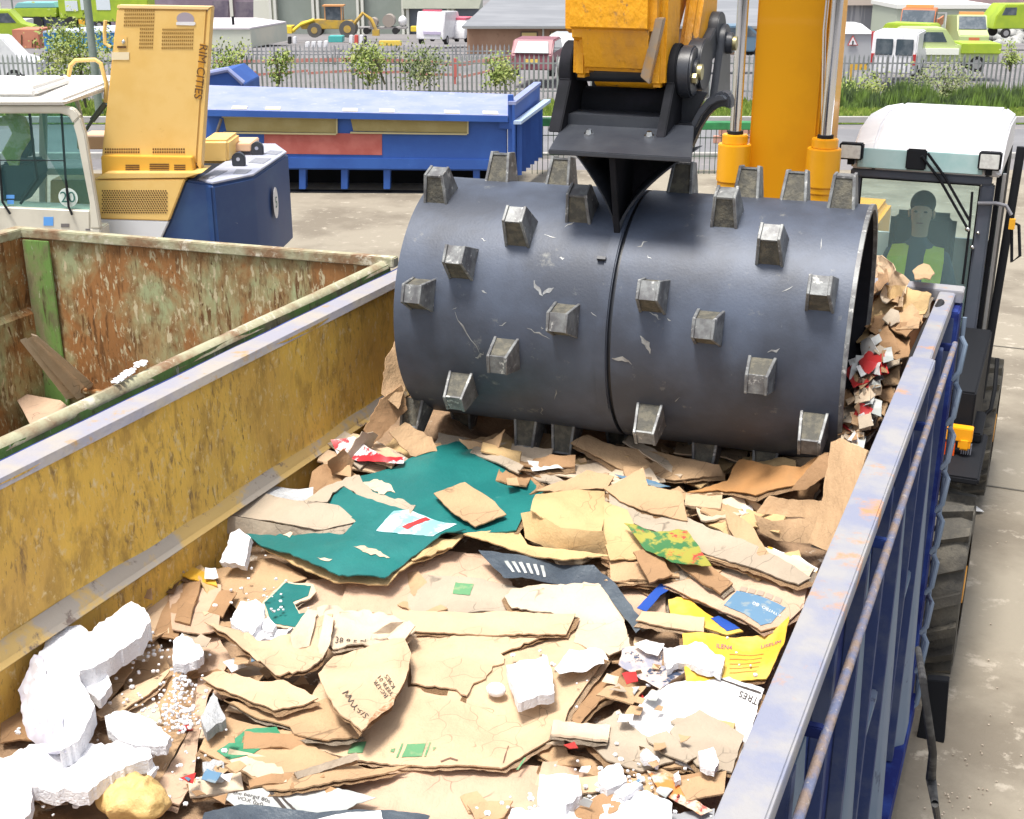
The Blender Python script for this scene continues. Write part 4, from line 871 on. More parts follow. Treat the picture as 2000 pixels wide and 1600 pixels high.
# right end with ribs and cap
e0 = P(1000, 205, 20.2); e1 = P(1050, 166, 22.2)
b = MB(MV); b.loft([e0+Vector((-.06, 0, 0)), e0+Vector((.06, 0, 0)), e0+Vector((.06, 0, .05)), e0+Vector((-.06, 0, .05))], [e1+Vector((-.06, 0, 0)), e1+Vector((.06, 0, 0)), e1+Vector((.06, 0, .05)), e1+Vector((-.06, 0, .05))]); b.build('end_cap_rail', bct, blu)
b = MB(MV); b.prism([e0+Vector((.0, 0, 0)), e1, Vector((e1.x, e1.y, .35)), Vector((e0.x, e0.y, .25))], (.04, 0, 0)); b.build('end_wall', bc, blu)
for i in range(6):
    t = (i+.5)/6; p = e0+(e1-e0)*t; b = MB(MV); b.box(p.x+.04, p.x+.12, p.y-.05, p.y+.05, .3, p.z-.28); b.build('end_rib', bc, blu)
b = MB(MV); r0, r1 = P(1003, 243, 20.15), P(1062, 200, 22.1); b.loft([r0, r0+Vector((.12, 0, 0)), r0+Vector((.12, 0, .05)), r0+Vector((0, 0, .05))], [r1, r1+Vector((.12, 0, 0)), r1+Vector((.12, 0, .05)), r1+Vector((0, 0, .05))]); b.build('end_ledge', mat('pale_blue_ledge', (.35, .45, .62), .6), blu)
b = MB(MV); b.prism([fp(974, 237, -.06), fp(1003, 240, -.06), fp(1003, 254, -.06), fp(974, 251, -.06)], (0, .05, 0)); b.build('latch_box', bc, blu, bevel=.008)
b = MB(MV); b.tube([fp(432, 232, -.06), fp(424, 258, -.1), fp(420, 276, -.06)], .025); b.build('door_lever', mat('oily_steel', (.2, .18, .17), .5), blu)
# hopper behind it
hp_ = thing('hopper', 'blue hopper with a peaked lid just behind the left end of the blue container', 'hopper', MV @ Vector((P(430, 160, 23.5).x, 23.5, 0)), YAW)
b = MB(MV); q0, q1, q2 = P(380, 152, 23.5), P(446, 139, 23.5), P(476, 166, 23.5)
b.loft([q0, q1, q2, Vector((q2.x, 23.5, .2)), Vector((q0.x, 23.5, .2))], [p+Vector((0, 1.5, 0)) for p in (q0, q1, q2, Vector((q2.x, 23.5, .2)), Vector((q0.x, 23.5, .2)))]); b.build('body', bc, hp_, bevel=.01)
b = MB(MV); b.tube([q0+Vector((0, -.02, .03)), q1+Vector((0, -.02, .03)), q2+Vector((0, -.02, .03))], .05); b.build('lid_rim', bct, hp_)
# green rails and pink bricks beyond the roller
gf = mat('green_rail_paint', (.03, .22, .07), .6, c2=(.02, .15, .05), s=4)
for (u0, u1, v0, lab) in ((1040, 1110, 233, 'green mesh railing with a wide top rail between the blue container and the roller'), (1340, 1478, 240, 'green topped low mesh railing seen between roller hook and orange boom')):
    D = 22.0; x0, x1 = P(u0, v0, D).x, P(u1, v0, D).x; zt2 = P(u0, v0, D).z
    t_ = thing('railing', lab, 'railing', MV @ Vector(((x0+x1)/2, D, 0)), YAW)
    b = MB(MV); b.box(x0, x1, D, D+.25, zt2-.12, zt2); b.build('top_rail', gf, t_, bevel=.01)
    b = MB(MV); n = int((x1-x0)/.09)
    for i in range(n+1): b.cyl((x0+i*.09, D+.1, 0), (x0+i*.09, D+.1, zt2-.12), .006, n=5)
    for z in (zt2*.35, zt2*.7): b.cyl((x0, D+.1, z), (x1, D+.1, z), .008, n=5)
    b.build('mesh_bars', mat('dark_green_wire', (.02, .07, .03), .6), t_)
b = MB(MV)
for r_ in range(2):
    for i in range(6):
        p = P(1396, 237, 25.5); x = p.x+i*.20+(.1 if r_ else 0); b.box(x, x+.185, 25.5, 25.6, r_*.16+.01, r_*.16+.15)
tag(b.build('brick_pile', mat('pink_brick', (.50, .27, .20), .85, c2=(.42, .2, .14), s=5), bevel=.006), 'short stack of pinkish bricks on the grass behind the green railing', 'bricks')
# ================================================================ palisade fence, posts, saplings
pal = mat('galvanised_pale', (.30, .31, .32), .6, .1, c2=(.20, .21, .22), s=1.2, c3=(.42, .42, .42), s3=5)
def palisade(D, u0, u1, vt, vb, label, step=.17):
    x0, x1 = P(u0, vt, D).x, P(u1, vt, D).x; zt2 = P(1000, vt, D).z; zb = P(1000, vb, D).z
    r = thing('palisade_fence', label, 'fence', MV @ Vector(((x0+x1)/2, D, T(D))), YAW)
    L = 2.75; n = max(1, int((x1-x0)/L)+1)
    for k in range(n):
        b = MB(MV); a = x0+k*L; e = min(x1, a+L); i = 0
        while a+i*step < e:
            x = a+i*step; w_ = .034; y = D-.02
            pts = [(x-w_, zb), (x+w_, zb), (x+w_, zt2-.12), (x, zt2), (x-w_, zt2-.12)]
            b.prism([(p, y+.012*(0 if j in (2, 0) else 0), z) for j, (p, z) in enumerate(pts)], (0, .012, 0)); i += 1
        b.build('pale_panel', pal, r)
        b = MB(MV); b.box(a-.04, a+.04, D+.02, D+.1, zb-.2, zt2-.1); b.build('post', mat('fence_post', (.14, .15, .14), .6), r)
        b = MB(MV)
        for z in (zt2-.32, zb+.25): b.box(a+.042, min(e, a+L)-.042, D+.0, D+.04, z-.025, z+.025)
        b.build('rail', pal, r)
palisade(47.5, -60, 2120, 106, 192, 'long grey palisade fence with pointed pales on top of the grass bank')
palisade(60.0, 415, 1110, 86, 118, 'second grey palisade fence farther back behind the long front one', .2)
leafm = [mat('sapling_leaf', (.20, .26, .06), .8, c2=(.30, .32, .10), s=1.5), mat('dull_leaf', (.14, .18, .07), .8, c2=(.24, .25, .11), s=1.5)]
bark = mat('bark', (.12, .10, .07), .9)
def sapling(u, vb, vt, D, wpx, n, name, label, cat_, mi=0, sd=1, grp=None):
    rnd = random.Random(sd); p = P(u, vb, D); h = P(u, vt, D).z-p.z; wm = 1.35*wpx*D/2600
    r = thing(name, label, cat_, MV @ p, YAW, grp)
    b = MB(MV); stems = []
    for k in range(5):
        a = rnd.random()*6.28; l = wm*.45*rnd.random()
        pts = [p+Vector((0, 0, 0)), p+Vector((l*.3*math.cos(a), l*.3*math.sin(a), h*.4)), p+Vector((l*math.cos(a), l*math.sin(a), h*(.7+.25*rnd.random())))]
        b.tube(pts, [.03, .02, .008], 5); stems.append(pts)
    b.build('stem', bark, r)
    b = MB(MV)
    cl = [(rnd.gauss(0, .28)*wm, rnd.gauss(0, .28)*wm, h*(.2+.78*rnd.random())) for _ in range(9)]
    for i in range(n):
        c_ = cl[rnd.randrange(len(cl))]; rr = wm*.22
        q_ = p+Vector((c_[0]+rnd.gauss(0, rr), c_[1]+rnd.gauss(0, rr), c_[2]+rnd.gauss(0, rr*.9)))
        s = (.035+.04*rnd.random())*(D/45); A = Vector((rnd.gauss(0, 1), rnd.gauss(0, 1), rnd.gauss(0, 1))).normalized()*s; B2 = A.orthogonal().normalized()*s*.6
        b.f([b.v(q_-A), b.v(q_+B2), b.v(q_+A), b.v(q_-B2)])
    b.build('foliage', leafm[mi], r, norm=False)
sapling(442, 165, 95, 46.5, 45, 900, 'sapling', 'spindly green sapling in front of the fence just right of the raised bonnet', 'sapling', 0, 1)
sapling(546, 165, 92, 46.5, 24, 500, 'sapling', 'narrow sapling against the fence above the middle of the blue lid', 'sapling', 0, 2)
sapling(722, 168, 96, 46.5, 40, 1100, 'sapling', 'bright leafy sapling with a leaning stake in front of the fence', 'sapling', 0, 3)
sapling(818, 168, 108, 46.5, 55, 1000, 'shrub', 'loose dull green shrub growing through the fence pales', 'shrub', 1, 4)
sapling(968, 170, 112, 46.5, 34, 800, 'sapling', 'pale leafed sapling against the fence over the right end of the blue container', 'sapling', 0, 5)
sapling(168, 210, 62, 34, 75, 2600, 'tree', 'young leafy tree beside the grey pole on the left', 'tree', 0, 6)
sapling(1972, 140, 88, 47, 22, 300, 'sapling', 'thin bright sapling by the fence near the right edge', 'sapling', 0, 7)
sapling(1840, 190, 150, 46, 70, 1200, 'shrub', 'dark bushy shrub at the foot of the right fence', 'shrub', 1, 8)
sapling(1690, 200, 165, 45, 60, 900, 'shrub', 'low green bush at the foot of the fence beside the orange boom', 'shrub', 0, 9)
sapling(1800, 212, 182, 44, 60, 700, 'shrub', 'low leafy shrub on the bank in front of the dark bushy one', 'shrub', 1, 10)
b = MB(MV); p0 = P(733, 115, 46.4); b.tube([p0, P(752, 165, 46.4)], .04, 6); tag(b.build('tree_stake', bark), 'leaning wooden stake beside the bright sapling', 'stake')
# street furniture
b = MB(MV); p = P(192, 200, 30); b.cyl((p.x, 30, 0), (p.x, 30, 7), .09, .075, n=12); tag(b.build('utility_pole', mat('pole_grey_green', (.18, .22, .19), .7, c2=(.25, .28, .26), s=3)), 'tall grey pole standing behind the yellow handrail on the left', 'pole')
b = MB(MV); p = P(6, 60, 80); b.cyl((p.x, 80, T(80)), (p.x, 80, 5), .08, .06, n=10); tag(b.build('lamp_post', white), 'slim white lamp post near the left edge before the lime truck', 'lamp post')
b = MB(MV); p = P(25, 20, 120); b.cyl((p.x, 120, T(120)), (p.x, 120, 4), .09, .07, n=10); tag(b.build('lamp_post', MATS['pole_grey_green']), 'thin grey lamp post far behind the lime tipper truck', 'lamp post')
# red site barrier netting between fences
b = MB(MV); redn = mat('faded_red_netting', (.42, .16, .13), .8, c2=(.5, .28, .24), s=2)
pts = [(415, 118), (500, 117), (600, 114), (700, 113), (800, 116), (900, 122), (960, 113), (1000, 108)]
for (a, c_) in zip(pts, pts[1:]):
    A, B2 = P(*a, 54.5), P(*c_, 54.5); b.prism([A, B2, B2+Vector((0, 0, -.16)), A+Vector((0, 0, -.16))], (0, .02, 0))
    b.prism([A+Vector((0, 0, -.55)), B2+Vector((0, 0, -.45)), B2+Vector((0, 0, -.55)), A+Vector((0, 0, -.65))], (0, .02, 0))
tag(b.build('barrier_netting', redn), 'faded red barrier netting strung along the yard behind the fence', 'barrier')
b = MB(MV); p = P(888, 114, 54); b.box(p.x-.12, p.x+.12, 54, 54.1, p.z-.75, p.z); b.box(p.x-.04, p.x+.04, 54.02, 54.06, T(54), p.z-.75); tag(b.build('marker_post', mat('red_marker', (.5, .12, .10), .6)), 'short red marker board on a stake behind the fence', 'marker post')
# ================================================================ buildings
def bthing(name, label, u, v, D, cat_='building', grp=None): return thing(name, label, cat_, MV @ Vector((P(u, v, D).x, D, T(D))), YAW, grp)
# garage block with roller doors
D = 137; gar = bthing('garage_block', 'long pale green garage building with grey roller doors beyond the yard', 700, 60, D)
beige = mat('pale_green_cladding', (.50, .52, .42), .7, c2=(.45, .47, .38), s=.3); dooR = mat('grey_green_shutter', (.22, .25, .22), .6, c2=(.26, .29, .26), s=.2); pier = mat('pale_pier', (.60, .60, .54), .7)
X = lambda u, D=137: P(u, 50, D).x
zf = T(137)
b = MB(MV); b.box(X(527), X(935), D+1, D+20, zf, 6); b.build('wall', beige, gar)
for (u0, u1) in ((542, 610), (625, 697), (712, 785), (800, 874), (890, 935)):
    b = MB(MV); b.box(X(u0), X(u1), D+.7, D+.95, zf, 3.9-.1 if u0 < 790 else P(800, 17, D).z)
    dm = dooR if u0 < 790 else mat('slate_shutter', (.12, .14, .18), .6, c2=(.15, .17, .2), s=.2)
    o = b.build('roller_door', dm, gar)
for u in (534, 617, 704, 792, 880):
    b = MB(MV)
    for dx in (-4.5, 4.5): b.box(X(u+dx-2.5), X(u+dx+2.5), D, D+.6, zf, 4.0)
    b.build('pier', pier, gar)
b = MB(MV); b.prism([P(786, 17, D-.5), P(935, 17, D-.5), P(950, -30, D-.5), P(786, -30, D-.5)], (0, 1.0, 0)); b.build('fascia', beige, gar)
# purple brick block further left
D = 150; pb2 = bthing('brick_block', 'dark purplish brick building with pale columns at the top left', 460, 30, D)
b = MB(MV); b.box(P(210, 20, D).x, P(525, 20, D).x, D, D+15, T(D), 6); b.build('wall', mat('purple_brick', (.20, .15, .19), .8, c2=(.27, .22, .27), s=.25), pb2)
for u in (453,): 
    b = MB(MV); b.box(P(u-3, 20, D).x, P(u+3, 20, D).x, D-.3, D-.01, T(D), 5); b.build('column', pier, pb2)
for (u0, u1, v0, v1) in ((415, 446, 2, 38), (460, 505, 4, 34)):
    b = MB(MV); rectpx(b, u0, u1, v0, v1, D-.1, .09); b.build('window_bay', mat('dark_bay', (.11, .09, .13), .6, c2=(.2, .17, .2), s=.5), pb2)
b = MB(MV); rectpx(b, 495, 527, 0, 42, D-6, 3); tag(b.build('pale_kiosk', pier), 'pale narrow kiosk beside the end pier of the garages', 'kiosk')
# slate roofed brick building
D = 84; sl = bthing('brick_building', 'brown brick building with a big slate roof behind the orange arm', 1100, 90, D)
brick = mat('brown_brick', (.33, .19, .12), .85, c2=(.38, .23, .15), s=.6, c3=(.28, .16, .1), s3=3)
Xd = lambda u: P(u, 50, 84).x
b = MB(MV); b.box(Xd(912), Xd(1480), D, D+9, T(D), P(1000, 50, D).z); b.build('wall', brick, sl)
ez = P(1000, 51, D-.5).z; rz_ = P(1000, -40, D+5).z
b = MB(MV); b.prism([(Xd(903), D-.5, ez), (Xd(962)+1.3, D+5, rz_), (Xd(1500), D+5, rz_), (Xd(1500), D-.5, ez)], (0, 0, -.12)); b.build('roof', mat('slate', (.17, .18, .20), .7, c2=(.21, .22, .24), s=.8, st=(.3, .3, 6)), sl)
b = MB(MV); b.box(Xd(905), Xd(1500), D-.62, D-.5, ez-.16, ez-.04); b.build('gutter', mat('grey_gutter', (.25, .25, .24), .5), sl)
for u in (1034, 1091):
    b = MB(MV); rectpx(b, u-17, u+17, 62, 77, D-.06, .05); o = b.build('window_frame', mat('window_dark', (.1, .07, .05), .5), sl)
    b = MB(MV); rectpx(b, u-15, u+14, 64, 75, D-.08, .015); b.build('pane', mat('yellow_lit_pane', (.66, .50, .20), .5), o)  # the window's yellowish light is put into the pane colour
b = MB(MV); b.cyl((Xd(1061), D-.1, ez-.1), (Xd(1061), D-.1, T(D)), .06, n=8); b.build('downpipe', pier, sl)
# flat white building
D = 98; fw = bthing('flat_building', 'low flat building with a white roof right of the raised bonnet', 480, 80, D)
b = MB(MV)
A = [P(380, 58, D), P(489, 60, D), P(560, 48, D+7), P(500, 42, D+12), P(380, 42, D+12)]
b.prism([Vector((p.x, p.y, A[0].z)) for p in A], (0, 0, T(D)-A[0].z)); b.build('wall', mat('pale_wall', (.50, .52, .44), .7, c2=(.6, .58, .48), s=.3), fw)
b = MB(MV); b.prism([Vector((p.x, p.y-.1, A[0].z+.02)) for p in A], (0, 0, .12)); b.build('roof', mat('white_flat_roof', (.60, .56, .58), .5), fw)
b = MB(MV); pq = P(456, 52, D+3); b.cyl((pq.x, D+3, A[0].z+.15), (pq.x, D+3, A[0].z+.75), .1, n=8); b.build('vent_pipe', blk, fw)
# right side: shed, porta cabin
D = 110; sh = bthing('shed', 'brown and grey corrugated shed at the top right beside the boom', 1700, 60, D)
b = MB(MV); b.box(P(1560, 30, D).x, P(1720, 30, D).x, D, D+10, T(D), P(1600, 10, D).z); b.build('open_bay', mat('corrugated_grey', (.28, .28, .30), .7, c2=(.45, .44, .45), s=2.2, st=(1, 1, .05), lo=.5, hi=.55), sh)
b = MB(MV); b.box(P(1560, 30, D).x, P(1760, 30, D).x, D-.6, D+10, P(1600, 10, D).z+.01, P(1600, -20, D).z); b.build('eaves', mat('beige_fascia', (.5, .42, .36), .7), sh)
b = MB(MV); b.box(P(1722, 30, D).x, P(1790, 30, D).x, D+.2, D+9, T(D), P(1600, 8, D).z); b.build('brown_wall', mat('tan_brown_wall', (.36, .25, .17), .8), sh)
b = MB(MV); b.cyl((P(1718, 30, D).x, D-.3, T(D)), (P(1718, 30, D).x, D-.3, 4), .12, n=8); b.build('downpipe', mat('dark_pipe', (.1, .08, .07), .6), sh)
D = 100; pc = bthing('portable_cabin', 'pale green portable cabin with a white fascia behind the orange truck', 1850, 70, D)
b = MB(MV); b.box(P(1752, 30, D).x, P(1935, 30, D).x, D, D+7, T(D), P(1800, 15, D).z); b.build('wall', mat('pale_sage_wall', (.42, .46, .37), .7), pc)
b = MB(MV); b.box(P(1749, 30, D).x, P(1939, 30, D).x, D-.2, D+7.2, P(1800, 17, D).z, P(1800, 9, D).z); b.build('roof', mat('cabin_white', (.72, .72, .68), .5), pc)
b = MB(MV); rectpx(b, 1896, 1921, 28, 48, D-.05, .04); b.build('window', mat('window_teal', (.10, .16, .18), .3), pc)
b = MB(MV); rectpx(b, 1829, 1832, 24, 60, D-.05, .04); rectpx(b, 1846, 1850, 24, 60, D-.05, .04); rectpx(b, 1832, 1846, 24, 27, D-.05, .04); b.build('door_frame', MATS['cabin_white'], pc)
b = MB(MV); rectpx(b, 1933, 1937, 18, 60, D-.1, .08); b.build('corner_post', blk, pc)
D = 140; b = MB(MV); b.box(P(1740, 0, D).x, P(2100, 0, D).x, D, D+12, T(D), P(1800, -10, D).z); tag(b.build('red_roofed_block', mat('pinkish_roof', (.42, .28, .28), .8, c2=(.3, .22, .22), s=.3)), 'long pinkish building across the top right corner', 'building')
b = MB(MV); rnd = random.Random(8); c0 = P(1975, 35, 118)
for i in range(260):
    a = rnd.random()*6.28; r = 4.5*math.sqrt(rnd.random()); z = T(118)+2.6*(1-r/4.6); b.ball((c0.x+r*math.cos(a), 118+r*math.sin(a), z), .35+.3*rnd.random(), 1, 1, .8, 1)
tag(b.build('rubble_heap', mat('grey_rubble', (.27, .28, .27), .9, c2=(.4, .4, .38), s=2), angle=80), 'grey heap of rubble at the top right corner', 'rubble')
# small white hut with a warning sign
D = 62; hut = bthing('hut', 'small grey hut with a white roof just right of the orange boom', 1660, 100, D)
b = MB(MV); b.box(P(1600, 80, D).x, P(1704, 80, D).x, D, D+3, T(D), P(1650, 66, D).z); b.build('wall', mat('hut_grey', (.38, .39, .41), .7), hut)
z_ = P(1650, 66, D).z
b = MB(MV); b.loft([(P(1598, 80, D).x, D-.1, z_), (P(1706, 80, D).x, D-.1, z_), (P(1706, 80, D).x, D+3.1, z_), (P(1598, 80, D).x, D+3.1, z_)], [(P(1602, 40, D).x, D+.9, z_+.38), (P(1694, 40, D).x, D+.9, z_+.38), (P(1694, 40, D).x, D+2.4, z_+.38), (P(1602, 40, D).x, D+2.4, z_+.38)]); b.build('roof', white, hut)
sg = thing('warning_sign', 'red edged white triangle warning sign on the small grey hut', 'sign', MV @ P(1665, 90, D-.1), YAW)
tri = [P(1655, 89, D-.08), P(1676, 89, D-.08), P(1666, 69, D-.08)]; cn = sum(tri, Vector())/3
b = MB(MV); b.prism(tri, (0, .02, 0)); b.build('border', mat('sign_red', (.5, .05, .04), .5), sg)
b = MB(MV); b.prism([cn+(p-cn)*.76+Vector((0, -.015, 0)) for p in tri], (0, .01, 0)); b.build('face', white, sg)
b = MB(MV); b.prism([cn+Vector((-.025, -.03, -.12)), cn+Vector((.025, -.03, -.12)), cn+Vector((.035, -.03, .06)), cn+Vector((-.035, -.03, .06))], (0, .01, 0)); b.build('symbol', blk, sg)
b = MB(MV); rectpx(b, 1704, 1719, 62, 100, 60, .2); rectpx(b, 1706, 1709.5, 100, 122, 60, .1); rectpx(b, 1713, 1716.5, 100, 122, 60, .1); tag(b.build('signboard', mat('deep_red', (.5, .02, .03), .5)), 'tall red signboard on two legs beside the grey hut', 'sign')
b = MB(MV); rectpx(b, 1664, 1693, 125, 137, 49, .1); rectpx(b, 1661, 1664, 125, 160, 49.2, .1); tag(b.build('fence_sign', mat('amber_sign', (.72, .42, .05), .5)), 'amber notice board on a dark post at the fence below the hut', 'sign')
# ================================================================ vehicles
tyb = mat('tyre_black', (.02, .02, .022), .8); wglass = mat('car_glass', (.06, .08, .10), .1, c2=(.12, .14, .16), s=2); hub = mat('hub_grey', (.35, .35, .36), .4, .5)
def vehicle(name, label, cat_, u, v, D, yaw_, L, W, prof, glassprof, colr, bands=(), H=None, grp=None):
    """profile in the long axis (x) and z; side view, extruded over the width"""
    z0 = P(u, v, D).z; org = MV @ Vector((P(u, v, D).x, D, 0)); org.z = z0
    r = thing(name, label, cat_, org, YAW+yaw_, grp)
    M_ = Matrix.Translation(org) @ Matrix.Rotation(YAW+yaw_, 4, 'Z')
    b = MB(M_); b.prism([(x, -W/2, z) for x, z in prof], (0, W, 0)); b.build('body', colr, r, bevel=.05, seg=2)
    for g in glassprof:
        b = MB(M_); b.prism([(x, -W/2-.012, z) for x, z in g], (0, W+.024, 0)); b.build('side_windows', wglass, r)
    for k, (x, zc) in enumerate(bands):
        pass
    for x in (-L*.31, L*.31):
        for s in (-1, 1):
            b = MB(M_); b.cyl((x, s*(W/2-.2), .32), (x, s*(W/2+.01), .32), .32, n=18); o = b.build('wheel', tyb, r)
            b = MB(M_); b.cyl((x, s*(W/2+.011), .32), (x, s*(W/2+.02), .32), .19, n=14); b.build('rim', hub, o)
    return r, M_
limeP = mat('lime_paint', (.34, .46, .03), .5, c2=(.28, .40, .03), s=1); limeL = mat('pale_lime', (.42, .50, .22), .5); org_p = mat('truck_orange', (.55, .17, .07), .5)
vanp = [(-2.1, .35), (2.1, .35), (2.15, .9), (1.5, 1.1), (.9, 1.85), (-2.0, 1.9), (-2.15, 1.0)]
# white van seen from behind
r, M_ = vehicle('parked_van', 'white van with two rear windows parked nose away behind the right fence', 'van', 1752, 152, 53, math.radians(68), 3.9, 1.7, vanp, [[(.2, 1.15), (1.25, 1.15), (.85, 1.7), (.2, 1.7)]], white)
b = MB(M_)
for s in (-1, 1): b.box(-2.18, -2.10, *sorted((s*.06, s*.7)), 1.05, 1.65)
b.build('rear_window', wglass, r, bevel=.02)
b = MB(M_)
for s in (-1, 1): b.box(-2.20, -2.12, *sorted((s*.72, s*.84)), .7, 1.1)
b.build('tail_light', mat('tail_red', (.4, .03, .03), .4), r)
r, M_ = vehicle('parked_pickup', 'lime crew cab pickup beside the white van behind the right fence', 'pickup', 1830, 137, 56, math.radians(-4), 4.6, 1.5, [(-2.3, .4), (2.3, .4), (2.3, 1.0), (1.0, 1.05), (.5, 1.1), (-.0, 1.75), (-1.6, 1.75), (-2.2, 1.15)], [[(-1.6, 1.2), (-.95, 1.2), (-.95, 1.6), (-1.45, 1.6)], [(-.8, 1.2), (.1, 1.2), (-.12, 1.6), (-.8, 1.6)]], limeL)
b = MB(M_); b.box(.7, 2.32, -.86, .86, .75, 1.15); b.build('load_bed', limeP, r, bevel=.02)
b = MB(M_); b.box(-2.2, .6, -.862, .862, .7, .95); b.build('stripe', mat('white_stripe', (.72, .74, .66), .5), r)
r, M_ = vehicle('parked_van', 'lime yellow van standing right behind the white van', 'van', 1772, 112, 66, math.radians(-35), 2.9, 1.5, [(-1.4, .4), (1.4, .4), (1.4, 1.2), (1.2, 1.65), (-1.0, 1.65), (-1.4, 1.0)], [[(.7, 1.0), (1.2, 1.0), (1.1, 1.4), (.7, 1.4)]], limeP)
r, M_ = vehicle('parked_truck', 'orange flatbed truck with an amber light bar before the portable cabin', 'truck', 1795, 90, 84, math.radians(68), 5.5, 2.0, [(-3, .7), (3, .7), (3, 1.2), (-1.0, 1.2), (-1.0, 2.4), (-2.6, 2.4), (-3, 1.5)], [[(-2.5, 1.6), (-1.4, 1.6), (-1.4, 2.2), (-2.4, 2.2)]], org_p)
b = MB(M_); b.prism([(-3.03, -.95, 1.55), (-3.03, .95, 1.55), (-2.66, .95, 2.3), (-2.66, -.95, 2.3)], (.05, 0, .02)); b.build('windscreen', wglass, r)
b = MB(M_); b.box(-2.4, -2.1, -.8, .8, 2.42, 2.6); b.build('light_bar', mat('beacon_amber', (.75, .35, .12), .4), r)
b = MB(M_); b.box(-.9, 3, -1.1, -1.0, 1.2, 1.7); b.box(-.9, 3, 1.0, 1.1, 1.2, 1.7); b.build('side_board', org_p, r)
r, M_ = vehicle('parked_pickup', 'pale lime van facing the camera with an amber roof bar right of the orange truck', 'van', 1884, 98, 80, math.radians(82), 4.8, 1.7, [(-2.4, .4), (2.4, .4), (2.4, 1.9), (-1.0, 2.1), (-1.6, 1.3), (-2.4, 1.0)], [], limeL)
b = MB(M_); b.prism([(-1.63, -.8, 1.32), (-1.63, .8, 1.32), (-1.07, .75, 2.0), (-1.07, -.75, 2.0)], (-.03, 0, .02)); b.build('windscreen', wglass, r)
b = MB(M_); b.box(-.9, -.6, -.7, .7, 2.1, 2.25); b.build('light_bar', MATS['beacon_amber'], r)
b = MB(M_); b.box(-2.42, -2.38, -.3, .3, .7, .9); b.build('grille', org_p, r)
r, M_ = vehicle('parked_truck', 'lime truck cut by the right edge of the view', 'truck', 1992, 72, 92, math.radians(5), 5, 2.2, [(-2.5, .6), (2.5, .6), (2.5, 2.2), (-1.8, 2.2), (-2.4, 1.4)], [[(-2.0, 1.5), (-1.0, 1.5), (-1.0, 2.0), (-1.8, 2.0)]], limeP)
# pink red hatchback and neighbour behind the fence
carp = [(-1.9, .3), (1.9, .3), (1.95, .8), (1.2, .92), (.6, 1.42), (-1.3, 1.42), (-1.85, .9)]
r, M_ = vehicle('parked_car', 'red hatchback with its tail to the camera behind the fence left of the arm', 'car', 1052, 143, 54, math.radians(80), 3.8, 1.65, carp, [[(-1.6, .95), (1.0, .95), (.5, 1.35), (-1.2, 1.35)]], mat('dusky_red_paint', (.22, .07, .09), .45))
b = MB(M_); b.prism([(-1.89, -.68, .95), (-1.89, .68, .95), (-1.42, .6, 1.36), (-1.42, -.6, 1.36)], (-.03, 0, .01)); b.build('rear_window', mat('painted_reflection_glass', (.33, .37, .38), .2), r)  # reflection painted into the pale rear window colour
b = MB(M_); b.box(-1.96, -1.9, -.26, .26, .6, .72); b.build('number_plate', mat('yellow_plate', (.7, .5, .1), .5), r)
r, M_ = vehicle('parked_car', 'grey car partly hidden behind the yellow arm beside the red hatchback', 'car', 1118, 130, 57, math.radians(80), 3.8, 1.65, carp, [[(-1.6, .95), (1.0, .95), (.5, 1.35), (-1.2, 1.35)]], mat('silver_car', (.36, .38, .4), .35))
b = MB(MV); rectpx(b, 1087, 1104, 112, 131, 52, .04); rectpx(b, 1094, 1096, 131, 150, 52.01, .03); o = b.build('fence_notice', white); tag(o, 'small white notice with a dark symbol at the fence near the roller arm', 'sign')
b = MB(MV); b.prism([P(1090, 127, 51.98), P(1100, 127, 51.98), P(1095, 117, 51.98)], (0, .01, 0)); b.build('symbol', blk, o)
r, M_ = vehicle('parked_car', 'dark blue car behind the fence between the arm and the boom', 'car', 1425, 112, 60, math.radians(10), 3.8, 1.65, carp, [[(-1.6, .95), (1.0, .95), (.5, 1.35), (-1.2, 1.35)]], mat('steel_blue_car', (.12, .2, .28), .35))
# white vans mid yard
r, M_ = vehicle('parked_van', 'white van with a red roof strip in front of the garages', 'van', 858, 84, 98, math.radians(75), 4.2, 2.1, [(-2.1, .4), (2.1, .4), (2.1, 1.3), (1.4, 2.2), (-1.7, 2.3), (-2.1, 1.2)], [], white)
b = MB(M_); b.box(-2.16, -2.08, -.8, .5, .75, .95); b.build('lettering_band', mat('mauve_band', (.45, .4, .55), .5), r)
b = MB(M_); b.box(-1.6, -1.3, -.7, .7, 2.3, 2.42); b.build('roof_strip', mat('pink_red_strip', (.6, .12, .18), .5), r)
r, M_ = vehicle('parked_car', 'white car with a red roof beside the white van before the garages', 'car', 899, 80, 100, math.radians(75), 3.8, 1.9, [(-1.9, .3), (1.9, .3), (1.9, .95), (.8, 1.1), (.4, 1.6), (-1.5, 1.6), (-1.9, 1.0)], [], white)
b = MB(M_); b.box(-1.5, .4, -.9, .9, 1.6, 1.75); b.build('roof', MATS['pink_red_strip'], r)
